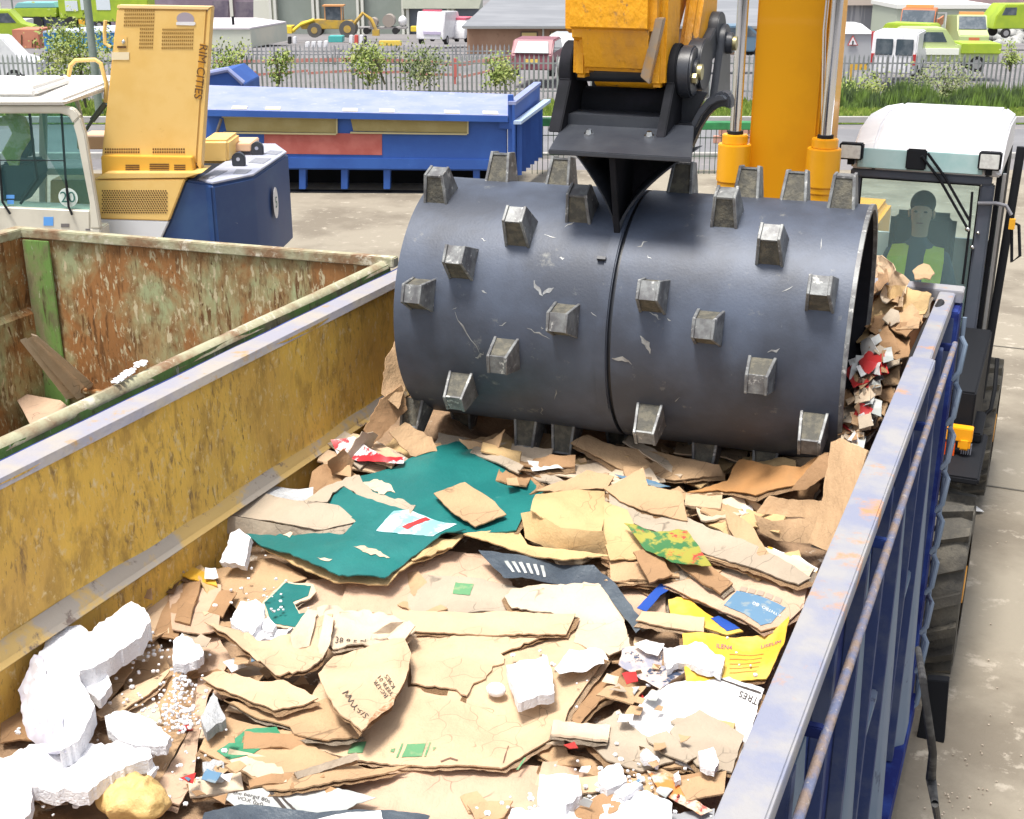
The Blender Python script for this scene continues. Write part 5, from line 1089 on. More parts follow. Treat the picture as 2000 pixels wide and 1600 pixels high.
# yellow digger
D = 118; z0 = P(640, 72, D).z; org = MV @ Vector((P(640, 72, D).x, D, 0)); org.z = z0
dg_ = thing('digger', 'yellow backhoe digger parked before the grey roller doors', 'digger', org, YAW); M_ = Matrix.Translation(org) @ MV
dy = mat('digger_yellow', (.50, .32, .04), .6, c2=(.36, .25, .08), s=1.5); S = D/2600*1.0
for (x, r_) in ((-1.0, .62), (1.9, .72)):
    for s in (-1, 1):
        b = MB(M_); b.cyl((x, s*.9-.2, r_), (x, s*.9+.2, r_), r_, n=22); o = b.build('wheel', mat('dusty_digger_tyre', (.10, .095, .09), .9), dg_)
        b = MB(M_); b.cyl((x, s*.9-.22, r_), (x, s*.9+.22, r_), r_*.45, n=14); b.build('rim', dy, o)
b = MB(M_); b.prism([(-2.2, -.7, .7), (2.4, -.7, .7), (2.3, -.7, 1.4), (-.9, -.7, 1.5), (-2.3, -.7, 1.3)], (0, 1.4, 0)); b.build('body', dy, dg_, bevel=.05)
b = MB(M_)
for x in (-.1, 1.35):
    for y in (-.7, .62): b.box(x, x+.08, y, y+.08, 1.4, 2.6)
b.box(-.25, 1.6, -.78, .78, 2.6, 2.72); b.build('cab_frame', mat('digger_cab_orange', (.55, .26, .1), .5), dg_)
b = MB(M_); b.box(0, 1.3, -.6, .6, 1.4, 2.58); b.build('cab_glass', wglass, dg_)
b = MB(M_); b.tube([(-1.0, -.8, 1.5), (-2.2, -.8, 1.1), (-3.0, -.8, .5)], .14); b.box(-3.9, -3.0, -1.0, 1.0, .35, .95); b.build('front_bucket', mat('bright_bucket_yellow', (.75, .55, .04), .5), dg_)
b = MB(M_); b.tube([(2.3, 0, 1.0), (3.2, 0, 2.0), (3.9, 0, 1.5), (4.3, 0, .6)], .16); b.box(4.0, 4.6, -.3, .3, .1, .6); b.build('backhoe_arm', dy, dg_)
# trailer with a round tank
D = 120; z0 = P(740, 66, D).z; org = MV @ Vector((P(735, 66, D).x, D, 0)); org.z = z0
tr_ = thing('trailer', 'flat trailer carrying grey tanks beside the yellow digger', 'trailer', org, YAW); M_ = Matrix.Translation(org) @ MV
b = MB(M_); b.box(-1.5, 2.8, -.8, .8, .45, .6); b.build('deck', mat('trailer_grey', (.25, .24, .24), .7), tr_)
b = MB(M_); b.cyl((1.2, -.8, 1.15), (1.2, .8, 1.15), .55, n=20); b.cyl((-.2, -.8, 1.0), (-.2, .8, 1.0), .4, n=16); b.build('tank', mat('brown_grey_tank', (.30, .26, .23), .6), tr_)
for x in (-.8, 1.8): b = MB(M_); b.cyl((x, -.9, .3), (x, .9, .3), .3, n=14); b.build('wheel', tyb, tr_)
b = MB(M_); b.ball((2.4, 0, 1.1), .4, 1, 1, 1.2); b.build('white_drum', white, tr_)
# odds and ends on the far yard
def crate(u0, u1, v0, v1, D, m_, name, label, cat_, dep=.8):
    b = MB(MV); rectpx(b, u0, u1, v0, v1, D, dep); tag(b.build(name, m_, bevel=.03), label, cat_)
tealm = mat('teal_plastic', (.06, .36, .34), .5); ylm = mat('barrier_yellow', (.65, .48, .08), .6); red_m = mat('barrier_red', (.55, .08, .06), .6)
crate(641, 669, 71, 83, 92, tealm, 'skip_bin', 'small teal bin behind the fence under the yellow digger', 'bin', 1.2)
for i, u in enumerate((682, 692, 702)): crate(u, u+7, 69, 86, 91, (white, red_m, white)[i], 'road_barrier', ('white road barrier block left of the red one', 'red road barrier block between two white ones', 'white road barrier block right of the red one')[i], 'barrier', .4)
crate(711, 715.5, 70, 88, 91, tyb, 'bollard', 'short black bollard by the white and red barrier blocks', 'bollard', .3)
crate(740, 784, 80, 90, 88, ylm, 'barrier', 'long low yellow barrier behind the fence above the container lid', 'barrier', .4)
crate(802, 824, 52, 62, 118, mat('grit_yellow', (.7, .52, .04), .5), 'grit_bin', 'yellow grit bin before the slate shutter', 'grit bin', .9)
for i in range(4): crate(596+i*12, 604+i*12, 82-i*.6, 93, 88, white, 'white_block', ('first', 'second', 'third', 'fourth')[i]+' white block from the left in the row under the digger bucket', 'barrier block', .4)
for i in range(2): crate(562+i*10, 568+i*10, 72, 86, 92, (tyb, white)[i], 'drum', ('dark drum', 'white drum')[i]+' standing at the right end of the flat white building', 'drum', .4)
# left: lime tipper, lime van, orange and blue containers, white van
D = 112; org = MV @ Vector((P(110, 55, D).x, D, 0)); org.z = P(110, 55, D).z
tp = thing('tipper_truck', 'lime tipper truck with a teal covered body at the top left', 'truck', org, YAW); M_ = Matrix.Translation(org) @ MV
xx = lambda u: P(u, 30, D).x-org.x if False else (P(u, 30, D)-P(110, 30, D)).x
zz_ = lambda v: P(110, v, D).z-org.z
b = MB(M_); b.prism([(xx(45), -1.2, zz_(32)), (xx(122), -1.2, zz_(32)), (xx(125), -1.2, zz_(14)), (xx(40), -1.2, zz_(15))], (0, 2.4, 0)); b.build('tipper_body', limeP, tp, bevel=.05)
b = MB(M_); b.prism([(xx(41), -1.15, zz_(14.8)), (xx(125), -1.15, zz_(13.8)), (xx(118), -1.15, zz_(4)), (xx(50), -1.15, zz_(4))], (0, 2.3, 0)); b.build('load_cover', mat('teal_tarp', (.18, .42, .42), .6), tp, bevel=.05)
b = MB(M_); b.prism([(xx(128), -1.2, zz_(36)), (xx(190), -1.2, zz_(36)), (xx(190), -1.2, zz_(-14)), (xx(128), -1.2, zz_(-8))], (0, 2.4, 0)); b.build('cab', limeP, tp, bevel=.1)
b = MB(M_); b.box(xx(142), xx(166), -1.25, -1.2, zz_(20), zz_(0)); b.box(xx(172), xx(186), -1.25, -1.2, zz_(18), zz_(-4)); b.build('cab_panel', mat('pale_door_panel', (.6, .66, .7), .4), tp)
b = MB(M_); b.box(xx(48), xx(186), -1.0, 1.0, zz_(50), zz_(33)); b.build('chassis', mat('navy_chassis', (.07, .08, .13), .7), tp)
for u in (62, 84, 150): b = MB(M_); b.cyl((xx(u), -1.25, .5), (xx(u), 1.25, .5), .5, n=18); b.build('wheel', tyb, tp)
b = MB(M_); b.box(xx(165), xx(177), -1.3, -1.21, zz_(50), zz_(36)); b.build('light_cluster', mat('orange_cluster', (.75, .4, .03), .5), tp)
r, M_ = vehicle('parked_truck', 'second lime truck mostly hidden behind the raised bonnet', 'truck', 240, 56, 108, 0, 5, 2.2, [(-2.6, .6), (2.5, .6), (2.5, 2.6), (-2.6, 2.6)], [], limeP)
b = MB(M_); b.box(-1.6, -.5, -1.13, -1.1, 1.5, 3.0); b.build('door_panel', MATS['pale_door_panel'], r)
r, M_ = vehicle('parked_van', 'lime van at the left edge below the white lamp post', 'van', 0, 82, 80, math.radians(10), 4.6, 1.9, vanp, [[(.2, 1.15), (1.25, 1.15), (.85, 1.7), (.2, 1.7)]], limeP)
r, M_ = vehicle('parked_van', 'white van nose at the left edge behind the palisade fence', 'van', -22, 165, 52, math.radians(8), 3.9, 1.7, vanp, [], white)
crate(27, 52, 38, 56, 100, mat('white_tank', (.7, .7, .68), .5), 'water_tank', 'white rounded tank behind the orange container', 'tank', 1.5)
D = 76; oc_ = bthing('container', 'orange site container at the left behind the palisade fence', 60, 95, D, 'container')
b = MB(MV); b.box(P(24, 70, D).x, P(76, 70, D).x, D, D+2.4, P(50, 95, D).z, P(50, 58, D).z); b.build('body', mat('rusty_orange', (.50, .20, .12), .7, c2=(.42, .15, .09), s=1), oc_, bevel=.03)
b = MB(MV); rectpx(b, 41, 43, 68, 88, D-.03, .02); rectpx(b, 62, 64, 78, 92, D-.03, .02); rectpx(b, 67, 69, 74, 92, D-.03, .02); b.build('door_gap', slot, oc_)
D = 72; b3 = bthing('container', 'blue site container with a pale sloping roof behind the young tree', 140, 97, D, 'container')
b = MB(MV); b.box(P(84, 70, D).x, P(225, 70, D).x, D, D+2.4, P(50, 100, D).z, P(50, 62, D).z); b.build('body', mat('mid_blue', (.05, .22, .46), .6, c2=(.05, .3, .42), s=.6), b3, bevel=.03)
b = MB(MV); b.loft([P(84, 61, D-.1), P(228, 61, D-.1), P(228, 64, D-.1), P(84, 64, D-.1)], [P(110, 57, D+1.5), P(228, 49, D+1.5), P(228, 53, D+1.5), P(110, 61, D+1.5)]); b.build('roof', mat('pale_blue_roof', (.45, .52, .68), .5), b3)
b = MB(MV); rectpx(b, 103, 124, 77, 96, D-.03, .02); b.build('door_panel', mat('pale_teal_panel', (.4, .55, .55), .6), b3)
for i, (u, v, h) in enumerate(((78, 118, 12), (88, 114, 8))): crate(u, u+4, v-h, v, 51.5, white, 'bollard', ('taller white bollard behind the fence left of the pole', 'shorter white bollard behind the fence left of the pole')[i], 'bollard', .1)
# ================================================================ the cardboard in the skip
def H(x, y):
    h = 1.69
    h += .10*max(0, min(1, (y-3.3)/1.0))
    r = max(0, min(1, (x+.95)/.4))                       # heap rises against the right wall
    h += .10*r*max(0, min(1, (y-3.4)/.6))
    k = max(0, min(1, (y-4.25)/.5)); h += k*(.16*r+.10*max(0, min(1, (-x-2.2)/.3)))
    k2 = max(0, min(1, (y-5.0)/.6)); h += k2*.12
    return h
def hp(u, v, off):
    z = 1.7
    for _ in range(12):
        p = atz(u, v, z); z = H(p.x, p.y)+off
    return atz(u, v, z)
class Surf:
    """smooth surface through traced corner points: thin plate spline of inverse depth over the ray angles"""
    def __init__(s, pts, lift, amp, seed, cre, fr):
        s.P = [hp(p[0], p[1], lift+(p[2] if len(p) > 2 else 0)) for p in pts]
        s.uv = np.array([[p[0]/200., p[1]/200.] for p in pts]); n = len(pts)
        iv = np.array([1.0/(q-C).dot(F) for q in s.P])
        d2 = ((s.uv[:, None]-s.uv[None])**2).sum(-1); K = np.where(d2 > 0, d2*np.log(d2+1e-12), 0)+np.eye(n)*.02
        Q = np.hstack([np.ones((n, 1)), s.uv]); A = np.block([[K, Q], [Q.T, np.zeros((3, 3))]])
        s.w = np.linalg.lstsq(A, np.concatenate([iv, np.zeros(3)]), rcond=None)[0]; s.n = n
        s.amp, s.seed, s.cre, s.fr = amp, seed, cre, fr
        c = s.uv.mean(0)*200; a, b_, c_ = s.base(c[0], c[1]), s.base(c[0]+20, c[1]), s.base(c[0], c[1]+20)
        s.N = (b_-a).cross(c_-a).normalized()
        if s.N.dot(C-a) < 0: s.N = -s.N
        r_ = random.Random(seed*13+5); s.folds = []
        ext = max((q-a).length for q in s.P)
        for _ in range(2):
            an = r_.random()*6.28; o = a+Vector((r_.uniform(-.4, .4)*ext, r_.uniform(-.4, .4)*ext, 0)); s.folds.append((o, Vector((math.cos(an), math.sin(an), 0)), r_.uniform(-.11, .13)*(1 if cre > .003 else .35)))
        s.ext = ext
    def base(s, u, v):
        x = np.array([u/200., v/200.]); d2 = ((s.uv-x)**2).sum(1); k = np.where(d2 > 0, d2*np.log(d2+1e-12), 0)
        iv = float(k@s.w[:s.n]+s.w[s.n]+x@s.w[s.n+1:]); iv = min(max(iv, .12), .6)
        d = ray(u, v); return C+d*((1/iv)/d.dot(F))
    def at(s, u, v, up=0):
        p = s.base(u, v); q = p+Vector((s.seed*3.1, s.seed*1.7, 0))
        d = s.amp*noise.noise(q*3.5)*2.4+s.amp*.8*noise.noise(q*9)
        for (o, dr, k) in s.folds: d += k*(min(.16, abs((p-o).dot(dr)))-.3*min(.3, s.ext))
        if s.cre:
            vd = noise.voronoi(q*s.fr)[0]; d += s.cre*(vd[0]-.35)*1.6; vd2 = noise.voronoi(q*s.fr*2.7)[0]; d += s.cre*.35*(vd2[0]-.3)
            d += s.cre*.25*noise.noise(q*40)
        return p+s.N*(d+up)
def inpoly(u, v, pg):
    c = False; j = len(pg)-1
    for i in range(len(pg)):
        if (pg[i][1] > v) != (pg[j][1] > v) and u < (pg[j][0]-pg[i][0])*(v-pg[i][1])/(pg[j][1]-pg[i][1])+pg[i][0]: c = not c
        j = i
    return c
def tri2d(pg, step, jit, rnd, seg):
    bd = []
    for i in range(len(pg)):
        a, b_ = pg[i], pg[(i+1) % len(pg)]; L = math.hypot(b_[0]-a[0], b_[1]-a[1]); n = max(1, int(L/seg))
        for k in range(n):
            t = k/n; j = 0 if k == 0 else jit
            bd.append(Vector((a[0]+(b_[0]-a[0])*t+j*rnd.gauss(0, .5), a[1]+(b_[1]-a[1])*t+j*rnd.gauss(0, .5))))
    us = [p.x for p in bd]; vs = [p.y for p in bd]; pts = list(bd); nb = len(bd); v = min(vs)+step*.7; r_ = 0
    while v < max(vs):
        u = min(us)+step*(.5 if r_ % 2 else 1)
        while u < max(us):
            q_ = Vector((u+rnd.uniform(-.2, .2)*step, v+rnd.uniform(-.2, .2)*step))
            if inpoly(q_.x, q_.y, bd): pts.append(q_)
            u += step
        v += step; r_ += 1
    V, E, Fc, *_ = geometry.delaunay_2d_cdt(pts, [(i, (i+1) % nb) for i in range(nb)], [], 1, 1e-4)
    return V, Fc
SEED = [0]
def add_sheet(b, pg, lift, t=.005, amp=.006, cre=.004, jit=1.2, step=11, fr=7, seg=9):
    SEED[0] += 1; rnd = random.Random(SEED[0]); S_ = Surf(pg, lift, amp, SEED[0], cre, fr)
    V, Fc = tri2d([(p[0], p[1]) for p in pg], step, jit, rnd, seg)
    top = [b.v(S_.at(p.x, p.y)) for p in V]; bot = [b.v(S_.at(p.x, p.y, -t)) for p in V]
    cnt = {}
    for f_ in Fc:
        b.f([top[i] for i in f_], True); b.f([bot[i] for i in reversed(f_)], True)
        for i in range(len(f_)):
            e = (f_[i], f_[(i+1) % len(f_)]); k = tuple(sorted(e)); cnt.setdefault(k, []).append(e)
    for k, es in cnt.items():
        if len(es) == 1: a, c_ = es[0]; b.f([top[c_], top[a], bot[a], bot[c_]])
    return S_
def sheet(name, label, cat_, m_, pgs, lift, group=None, angle=32, **kw):
    b = MB(); Ss = []
    if not isinstance(pgs[0], list): pgs = [pgs]
    for pg in pgs: Ss.append(add_sheet(b, pg, lift, **kw))
    o = b.build(name, m_, angle=angle); tag(o, label, cat_, group)
    if cat_ == 'cardboard' and len(pgs) == 1:
        pg = pgs[0]; w_ = max(p[0] for p in pg)-min(p[0] for p in pg)
        if w_ > 105 and 'teal board' not in label:
            r_ = random.Random(SEED[0]*7+1); du, dv_ = r_.uniform(-6, 6), r_.uniform(2, 7); S0 = Ss[0]
            p2 = [(p[0]+du+r_.uniform(-5, 5), p[1]+dv_+r_.uniform(-3, 4)) for p in pg]
            b = MB(); V, Fc = tri2d(p2, 15, 2.5, r_, 11); vs = [b.v(S0.at(p.x, p.y, -.012-.004*noise.noise(Vector((p.x*.05, p.y*.05, 1))))) for p in V]
            for f_ in Fc: b.f([vs[i] for i in f_], True)
            bmesh.ops.solidify(b.bm, geom=list(b.bm.faces), thickness=.004); b.build('under_layer', r_.choice([K2, K3, K7, m_]), o, angle=angle)
    return o, Ss[0]
def prt(parent, S_, pgs, m_, name='print', up=.0022, step=9, jit=.6):
    if not isinstance(pgs[0], list): pgs = [pgs]
    b = MB(); rnd = random.Random(3)
    for pg in pgs:
        V, Fc = tri2d(pg, step, jit, rnd, 6); vs = [b.v(S_.at(p.x, p.y, up)) for p in V]
        for f_ in Fc: b.f([vs[i] for i in f_], True)
    return b.build(name, m_, parent, norm=False)
def ptext(parent, S_, s, o, ex, ey, m_, size=1.0, name='lettering'):
    """o, ex, ey in photo pixels: letters pressed onto the sheet"""
    me = text_mesh(s, 1.0); b = MB()
    vs = [b.v(S_.at(o[0]+q_.co.x*ex[0]+q_.co.y*ey[0], o[1]+q_.co.x*ex[1]+q_.co.y*ey[1], .0028)) for q_ in me.vertices]
    for p in me.polygons: b.f([vs[i] for i in p.vertices])
    bpy.data.meshes.remove(me); return b.build(name, m_, parent, norm=False)
def kraft(name, c, c2=None, stain=None, wav=True):
    c2 = c2 or tuple(x*.80 for x in c)
    mt = mat(name, c, .85, c2=c2, s=3.5, lo=.42, hi=.68, c3=stain or tuple(x*.62 for x in c), s3=16, lo3=.66, hi3=.80, bump=.25, bs=120)
    n = mt.node_tree; L = n.links; bp = [x for x in n.nodes if x.type == 'BUMP'][0]; tc = [x for x in n.nodes if x.type == 'TEX_COORD'][0]
    vo = n.nodes.new('ShaderNodeTexNoise'); vo.inputs['Scale'].default_value = 7+len(name) % 5; vo.inputs['Detail'].default_value = 5; m0 = n.nodes.new('ShaderNodeMapping'); m0.inputs['Rotation'].default_value = (0, 0, len(name)*1.3); m0.inputs['Scale'].default_value = (1.5, .9, 1); L.new(tc.outputs['Object'], m0.inputs[0]); L.new(m0.outputs[0], vo.inputs['Vector'])
    wv = n.nodes.new('ShaderNodeTexWave'); wv.inputs['Scale'].default_value = 36; wv.inputs['Distortion'].default_value = .6; mp = n.nodes.new('ShaderNodeMapping'); mp.inputs['Rotation'].default_value = (0, 0, len(name)*.7); L.new(tc.outputs['Object'], mp.inputs[0]); L.new(mp.outputs[0], wv.inputs['Vector'])
    mr = n.nodes.new('ShaderNodeMapRange'); mr.inputs[1].default_value = .35; mr.inputs[2].default_value = .65; L.new(vo.outputs[0], mr.inputs[0])
    b2 = n.nodes.new('ShaderNodeBump'); b2.inputs['Strength'].default_value = .5; b2.inputs['Distance'].default_value = .009; L.new(mr.outputs[0], b2.inputs['Height']); L.new(bp.outputs[0], b2.inputs['Normal'])
    b3 = n.nodes.new('ShaderNodeBump'); b3.inputs['Strength'].default_value = .05; b3.inputs['Distance'].default_value = .002; L.new(wv.outputs['Fac'], b3.inputs['Height']); L.new(b2.outputs[0], b3.inputs['Normal'])
    L.new(b3.outputs[0], n.nodes['Principled BSDF'].inputs['Normal'])
    # crease marks: broken thin dark lines
    v2 = n.nodes.new('ShaderNodeTexVoronoi'); v2.feature = 'DISTANCE_TO_EDGE'; v2.inputs['Scale'].default_value = 5+len(name) % 4
    nd = n.nodes.new('ShaderNodeTexNoise'); nd.inputs['Scale'].default_value = 3; nd.inputs['Detail'].default_value = 3; L.new(tc.outputs['Object'], nd.inputs['Vector'])
    va = n.nodes.new('ShaderNodeVectorMath'); va.operation = 'MULTIPLY_ADD'; L.new(nd.outputs['Color'], va.inputs[0]); va.inputs[1].default_value = (.5, .5, .5); L.new(m0.outputs[0], va.inputs[2]); L.new(va.outputs[0], v2.inputs['Vector'])
    m2 = n.nodes.new('ShaderNodeMapRange'); m2.inputs[1].default_value = .0; m2.inputs[2].default_value = .018; m2.inputs[3].default_value = 1; m2.inputs[4].default_value = 0; L.new(v2.outputs['Distance'], m2.inputs[0])
    n3 = n.nodes.new('ShaderNodeTexNoise'); n3.inputs['Scale'].default_value = 6; L.new(tc.outputs['Object'], n3.inputs['Vector'])
    m3 = n.nodes.new('ShaderNodeMapRange'); m3.inputs[1].default_value = .50; m3.inputs[2].default_value = .60; L.new(n3.outputs[0], m3.inputs[0])
    mu = n.nodes.new('ShaderNodeMath'); mu.operation = 'MULTIPLY'; L.new(m2.outputs[0], mu.inputs[0]); L.new(m3.outputs[0], mu.inputs[1])
    src = n.nodes['Principled BSDF'].inputs['Base Color'].links[0].from_socket
    mc = n.nodes.new('ShaderNodeMix'); mc.data_type = 'RGBA'; L.new(mu.outputs[0], mc.inputs[0]); L.new(src, mc.inputs[6]); mc.inputs[7].default_value = tuple(x*.45 for x in c)+(1,); L.new(mc.outputs[2], n.nodes['Principled BSDF'].inputs['Base Color'])
    return mt
K1 = kraft('kraft_light', (.56, .40, .255)); K2 = kraft('kraft_mid', (.45, .295, .165)); K3 = kraft('kraft_brown', (.34, .20, .10)); K4 = kraft('kraft_pale', (.60, .48, .35)); K5 = kraft('kraft_pinkish', (.52, .36, .25)); K6 = kraft('kraft_yellowish', (.54, .37, .18)); K7 = kraft('kraft_grey', (.40, .33, .25))
teal = mat('teal_print', (.010, .13, .125), .4, c2=(.014, .16, .15), s=4, c3=(.05, .2, .19), s3=9, lo3=.66, hi3=.75, bump=.3, bs=30)
grnp = mat('green_print', (.10, .26, .12), .7, c2=(.2, .3, .15), s=30, lo=.5, hi=.6); blup = mat('blue_print', (.10, .20, .31), .7, c2=(.2, .26, .3), s=20, lo=.55, hi=.6)
ink = mat('black_ink', (.05, .04, .035), .8); paper = mat('white_paper', (.72, .71, .70), .7, c2=(.6, .6, .6), s=5, bump=.2); news = mat('newsprint', (.45, .46, .45), .8, c2=(.33, .35, .34), s=9, lo=.45, hi=.6, c3=(.1, .1, .1), s3=60, lo3=.66, hi3=.7)
plas = mat('slate_plastic', (.05, .065, .085), .4, c2=(.08, .1, .12), s=5, bump=.5); yelw = mat('yellow_card', (.66, .37, .03), .6, c2=(.62, .42, .09), s=6, bump=.2); redp = mat('red_print', (.45, .03, .03), .5); bluf = mat('vivid_blue', (.02, .07, .33), .4)
foam = mat('white_foam', (.80, .80, .82), .85, c2=(.74, .74, .77), s=8, bump=.8, bs=110); gfoam = mat('grey_foam', (.42, .43, .44), .9, c2=(.3, .31, .32), s=14, bump=1, bs=90)
# ---- underlying heap
b = MB(); nx, ny = 120, 210
g = []
for j in range(ny+1):
    y = -.4+(5.78+.4)*j/ny; row = []
    for i in range(nx+1):
        x = -2.66+2.25*i/nx; q_ = Vector((x, y, 0))
        z = H(x, y)-.055+.03*noise.noise(q_*2.2)+.05*(noise.voronoi(q_*4)[0][0]-.3)+.018*(noise.voronoi(q_*9)[0][0]-.3)
        row.append(b.v((x, y, z)))
    g.append(row)
for j in range(ny):
    for i in range(nx): b.f([g[j][i], g[j][i+1], g[j+1][i+1], g[j+1][i]], False)
o = b.build('cardboard_heap', mat('heap_kraft', (.34, .22, .13), .9, c2=(.20, .13, .08), s=5, lo=.42, hi=.6, c3=(.5, .42, .34), s3=11, lo3=.6, hi3=.63, bump=.8, bs=60), angle=25, norm=False)
tag(o, 'crushed cardboard filling the blue skip under the loose sheets', 'cardboard', kind='stuff')
def drumclear(u, v): return True
# ---- small random scraps, all alike
COLW = {'kraft_light': 'light tan', 'kraft_mid': 'tan', 'kraft_brown': 'dark brown', 'kraft_pale': 'cream', 'kraft_pinkish': 'pinkish', 'kraft_yellowish': 'yellowish', 'kraft_grey': 'greyish'}
rnd = random.Random(11); SB = []; ms = [K1, K2, K3, K5, K7, K2, K3, K1, K4]
def scrap(cu, cv, sz, m_, lift, label='small torn scrap of plain brown cardboard wedged between the larger sheets', grp='small scraps of cardboard in the skip', name='cardboard_scrap', tilt=0, cat_='cardboard'):
    n = rnd.choice((4, 4, 5)); a0 = rnd.random()*6.28; pg = []
    for i in range(n):
        a = a0+2*math.pi*(i+rnd.uniform(-.2, .2))/n; r_ = sz*rnd.uniform(.7, 1.25)
        pg.append((cu+r_*math.cos(a), cv+r_*.62*math.sin(a), rnd.uniform(-.01, .03)+tilt*rnd.random()))
    return sheet(name, label, cat_, m_, pg, lift, grp, cre=.005, step=12, jit=2)[0]
for i in range(96):                            # spread over the whole visible pile
    for _ in range(20):
        u = rnd.uniform(60, 1600); v = rnd.uniform(900, 1590)
        if u > 1640-.43*(v-1000) - 30: continue
        if v < 1290-.66*u+40: continue
        break
    if 470 < u < 1075 and v < 1130: continue
    zone = 'near the yellow wall' if u < 500 else 'in the middle of the pile' if u < 1100 else 'toward the right wall'; fb = 'in the foreground' if v > 1300 else 'further back'
    mi = rnd.choice(ms); lb = 'small torn scrap of %s cardboard %s %s' % (COLW[mi.name], zone, fb)
    scrap(u, v, rnd.uniform(22, 60), mi, rnd.uniform(-.035, -.005), label=lb, grp='scraps: '+lb[20:])
for i in range(44):                            # crushed strip in front of the drum
    u = rnd.uniform(760, 1620); v = 866+.045*(u-800)+rnd.uniform(-6, 34)
    if 800 < u < 1040: v = min(v, 872)
    mi = rnd.choice([K2, K3, K7, K1, K6]); lb = 'small crushed scrap of %s cardboard %s of the drum' % (COLW[mi.name], 'before the left third' if u < 1060 else 'before the middle' if u < 1340 else 'before the right third')
    scrap(u, v, rnd.uniform(16, 42), mi, rnd.uniform(-.01, .03), tilt=.03, label=lb, grp='scraps: '+lb[22:])
# ---- base sheets, bottom up
def S(label, m_, pg, lift, **kw):
    return sheet(kw.pop('name', 'cardboard_sheet'), label, kw.pop('cat_', 'cardboard'), m_, pg, lift, **kw)
S('broad plain brown sheet along the bottom edge below the green square sheet', K5, [(500, 1530), (690, 1515), (1000, 1490), (1110, 1500), (1060, 1640), (420, 1640)], -.012, cre=.006, amp=.01)
S('brown sheet at the bottom between the foam blocks', K5, [(1060, 1500), (1300, 1490), (1340, 1640), (1010, 1640)], -.02)
S('pinkish sheet under the teal board at the centre of the pile', K5, [(690, 1120, .02), (830, 1070), (950, 1085), (1000, 1140), (1010, 1190), (820, 1200), (660, 1190)], 0)
o, s = S('grey brown flap with a small green square below the teal board', K7, [(829, 1123), (905, 1130), (1000, 1145), (1075, 1165), (1010, 1195), (800, 1198), (795, 1160)], .008)
prt(o, s, [(890, 1140), (926, 1146), (918, 1166), (884, 1160)], grnp)
S('tan sheet left of the centre above the torn teal scrap', K2, [(420, 1110), (532, 1088), (600, 1130), (560, 1142), (512, 1174), (464, 1190), (432, 1158)], .012)
S('tan flap with scribbles under the front edge of the teal board', K5, [(600, 1135), (690, 1130), (700, 1180), (690, 1230), (620, 1225), (560, 1190)], .0)
o, s = S('torn scrap with teal print left of the crumpled brown sheets', K4, [(512, 1178), (556, 1138), (612, 1146), (618, 1160), (606, 1172), (576, 1182), (590, 1202), (624, 1196), (600, 1234), (526, 1216)], .025, jit=2.5)
prt(o, s, [(516, 1178), (558, 1142), (608, 1150), (602, 1168), (572, 1178), (584, 1200), (618, 1198), (594, 1229), (530, 1212)], teal, 'teal_face')
S('long wavy tan sheet at the left with foam beads on it', K2, [(300, 1240), (332, 1306), (396, 1300), (394, 1366), (372, 1422), (344, 1474), (312, 1534), (262, 1515), (255, 1420), (240, 1330)], -.005, cre=.006)
S('pinkish vertical flap running down the left side of the pile', K5, [(392, 1236), (428, 1240), (452, 1285), (424, 1330), (408, 1360), (386, 1446), (378, 1532), (350, 1572), (306, 1566), (304, 1534), (344, 1474), (380, 1400)], .01, cre=.006)
S('narrow wavy strip nearest the white foam corner', K2, [(204, 1318), (256, 1270), (276, 1240), (262, 1300), (240, 1335), (212, 1366)], .03)
S('long tan strip slanting down from the centre left', K1, [(186, 1392), (240, 1352), (334, 1302), (306, 1342), (244, 1386), (196, 1400)], .035)
S('small brown box flap at the lower left by the skip wall', K3, [(2, 1392), (54, 1384), (66, 1450), (40, 1445), (0, 1450)], .0)
S('box panel with a lilac smear standing at the left of the pile', K5, [(328, 1146), (352, 1122), (432, 1142), (428, 1234), (392, 1240), (336, 1226)], .035)
S('tan box side leaning left of the smeared panel', K1, [(276, 1144), (334, 1144), (330, 1232), (286, 1244)], .025)
S('small square flap near the skip wall above the white foam', K2, [(228, 1128), (274, 1130), (276, 1160), (224, 1184)], .03)
o, s = S('crumpled grey newspaper against the yellow wall', news, [(240, 1128), (332, 1074), (400, 1042), (424, 1082), (372, 1106), (280, 1138)], .02, t=.0015, cre=.01, name='newspaper', cat_='newspaper')
S('yellow edged flap across the top of the box panels at the left', yelw, [(280, 1142), (292, 1122), (348, 1102), (416, 1118), (424, 1140), (352, 1126), (336, 1148)], .055, name='box_flap')
# lower left layered sheets
o, s = S('curled sheet with a wide green band at the lower left', K2, [(389, 1466), (400, 1440), (440, 1400), (569, 1432), (623, 1470), (720, 1500), (805, 1496), (700, 1524, .01), (594, 1540, .02), (521, 1536, .02), (480, 1510, .01), (438, 1490)], .02, cre=.006)
prt(o, s, [(423, 1468), (482, 1424), (540, 1422), (550, 1439), (491, 1475), (448, 1485)], mat('green_band_print', (.03, .20, .10), .6, c2=(.06, .25, .14), s=12), 'green_band')
prt(o, s, [(440, 1488), (475, 1480), (550, 1500), (560, 1526), (520, 1528), (486, 1512)], K4, 'torn_lip', jit=3)
o, s = S('grey printed newspaper along the bottom edge of the pile', news, [(428, 1552), (521, 1536), (642, 1537), (735, 1561), (662, 1592), (535, 1584), (464, 1578)], .025, t=.0015, name='newspaper', cat_='newspaper', cre=.008)
ptext(o, s, 'the bergd 80s\nVOX 0x0', (490, 1561), (13, 3), (3.5, -10), ink)
prt(o, s, [[(520, 1540), (528, 1539), (566, 1582), (556, 1582)], [(534, 1540), (540, 1540), (582, 1582), (575, 1582)]], ink, 'ink_bars')
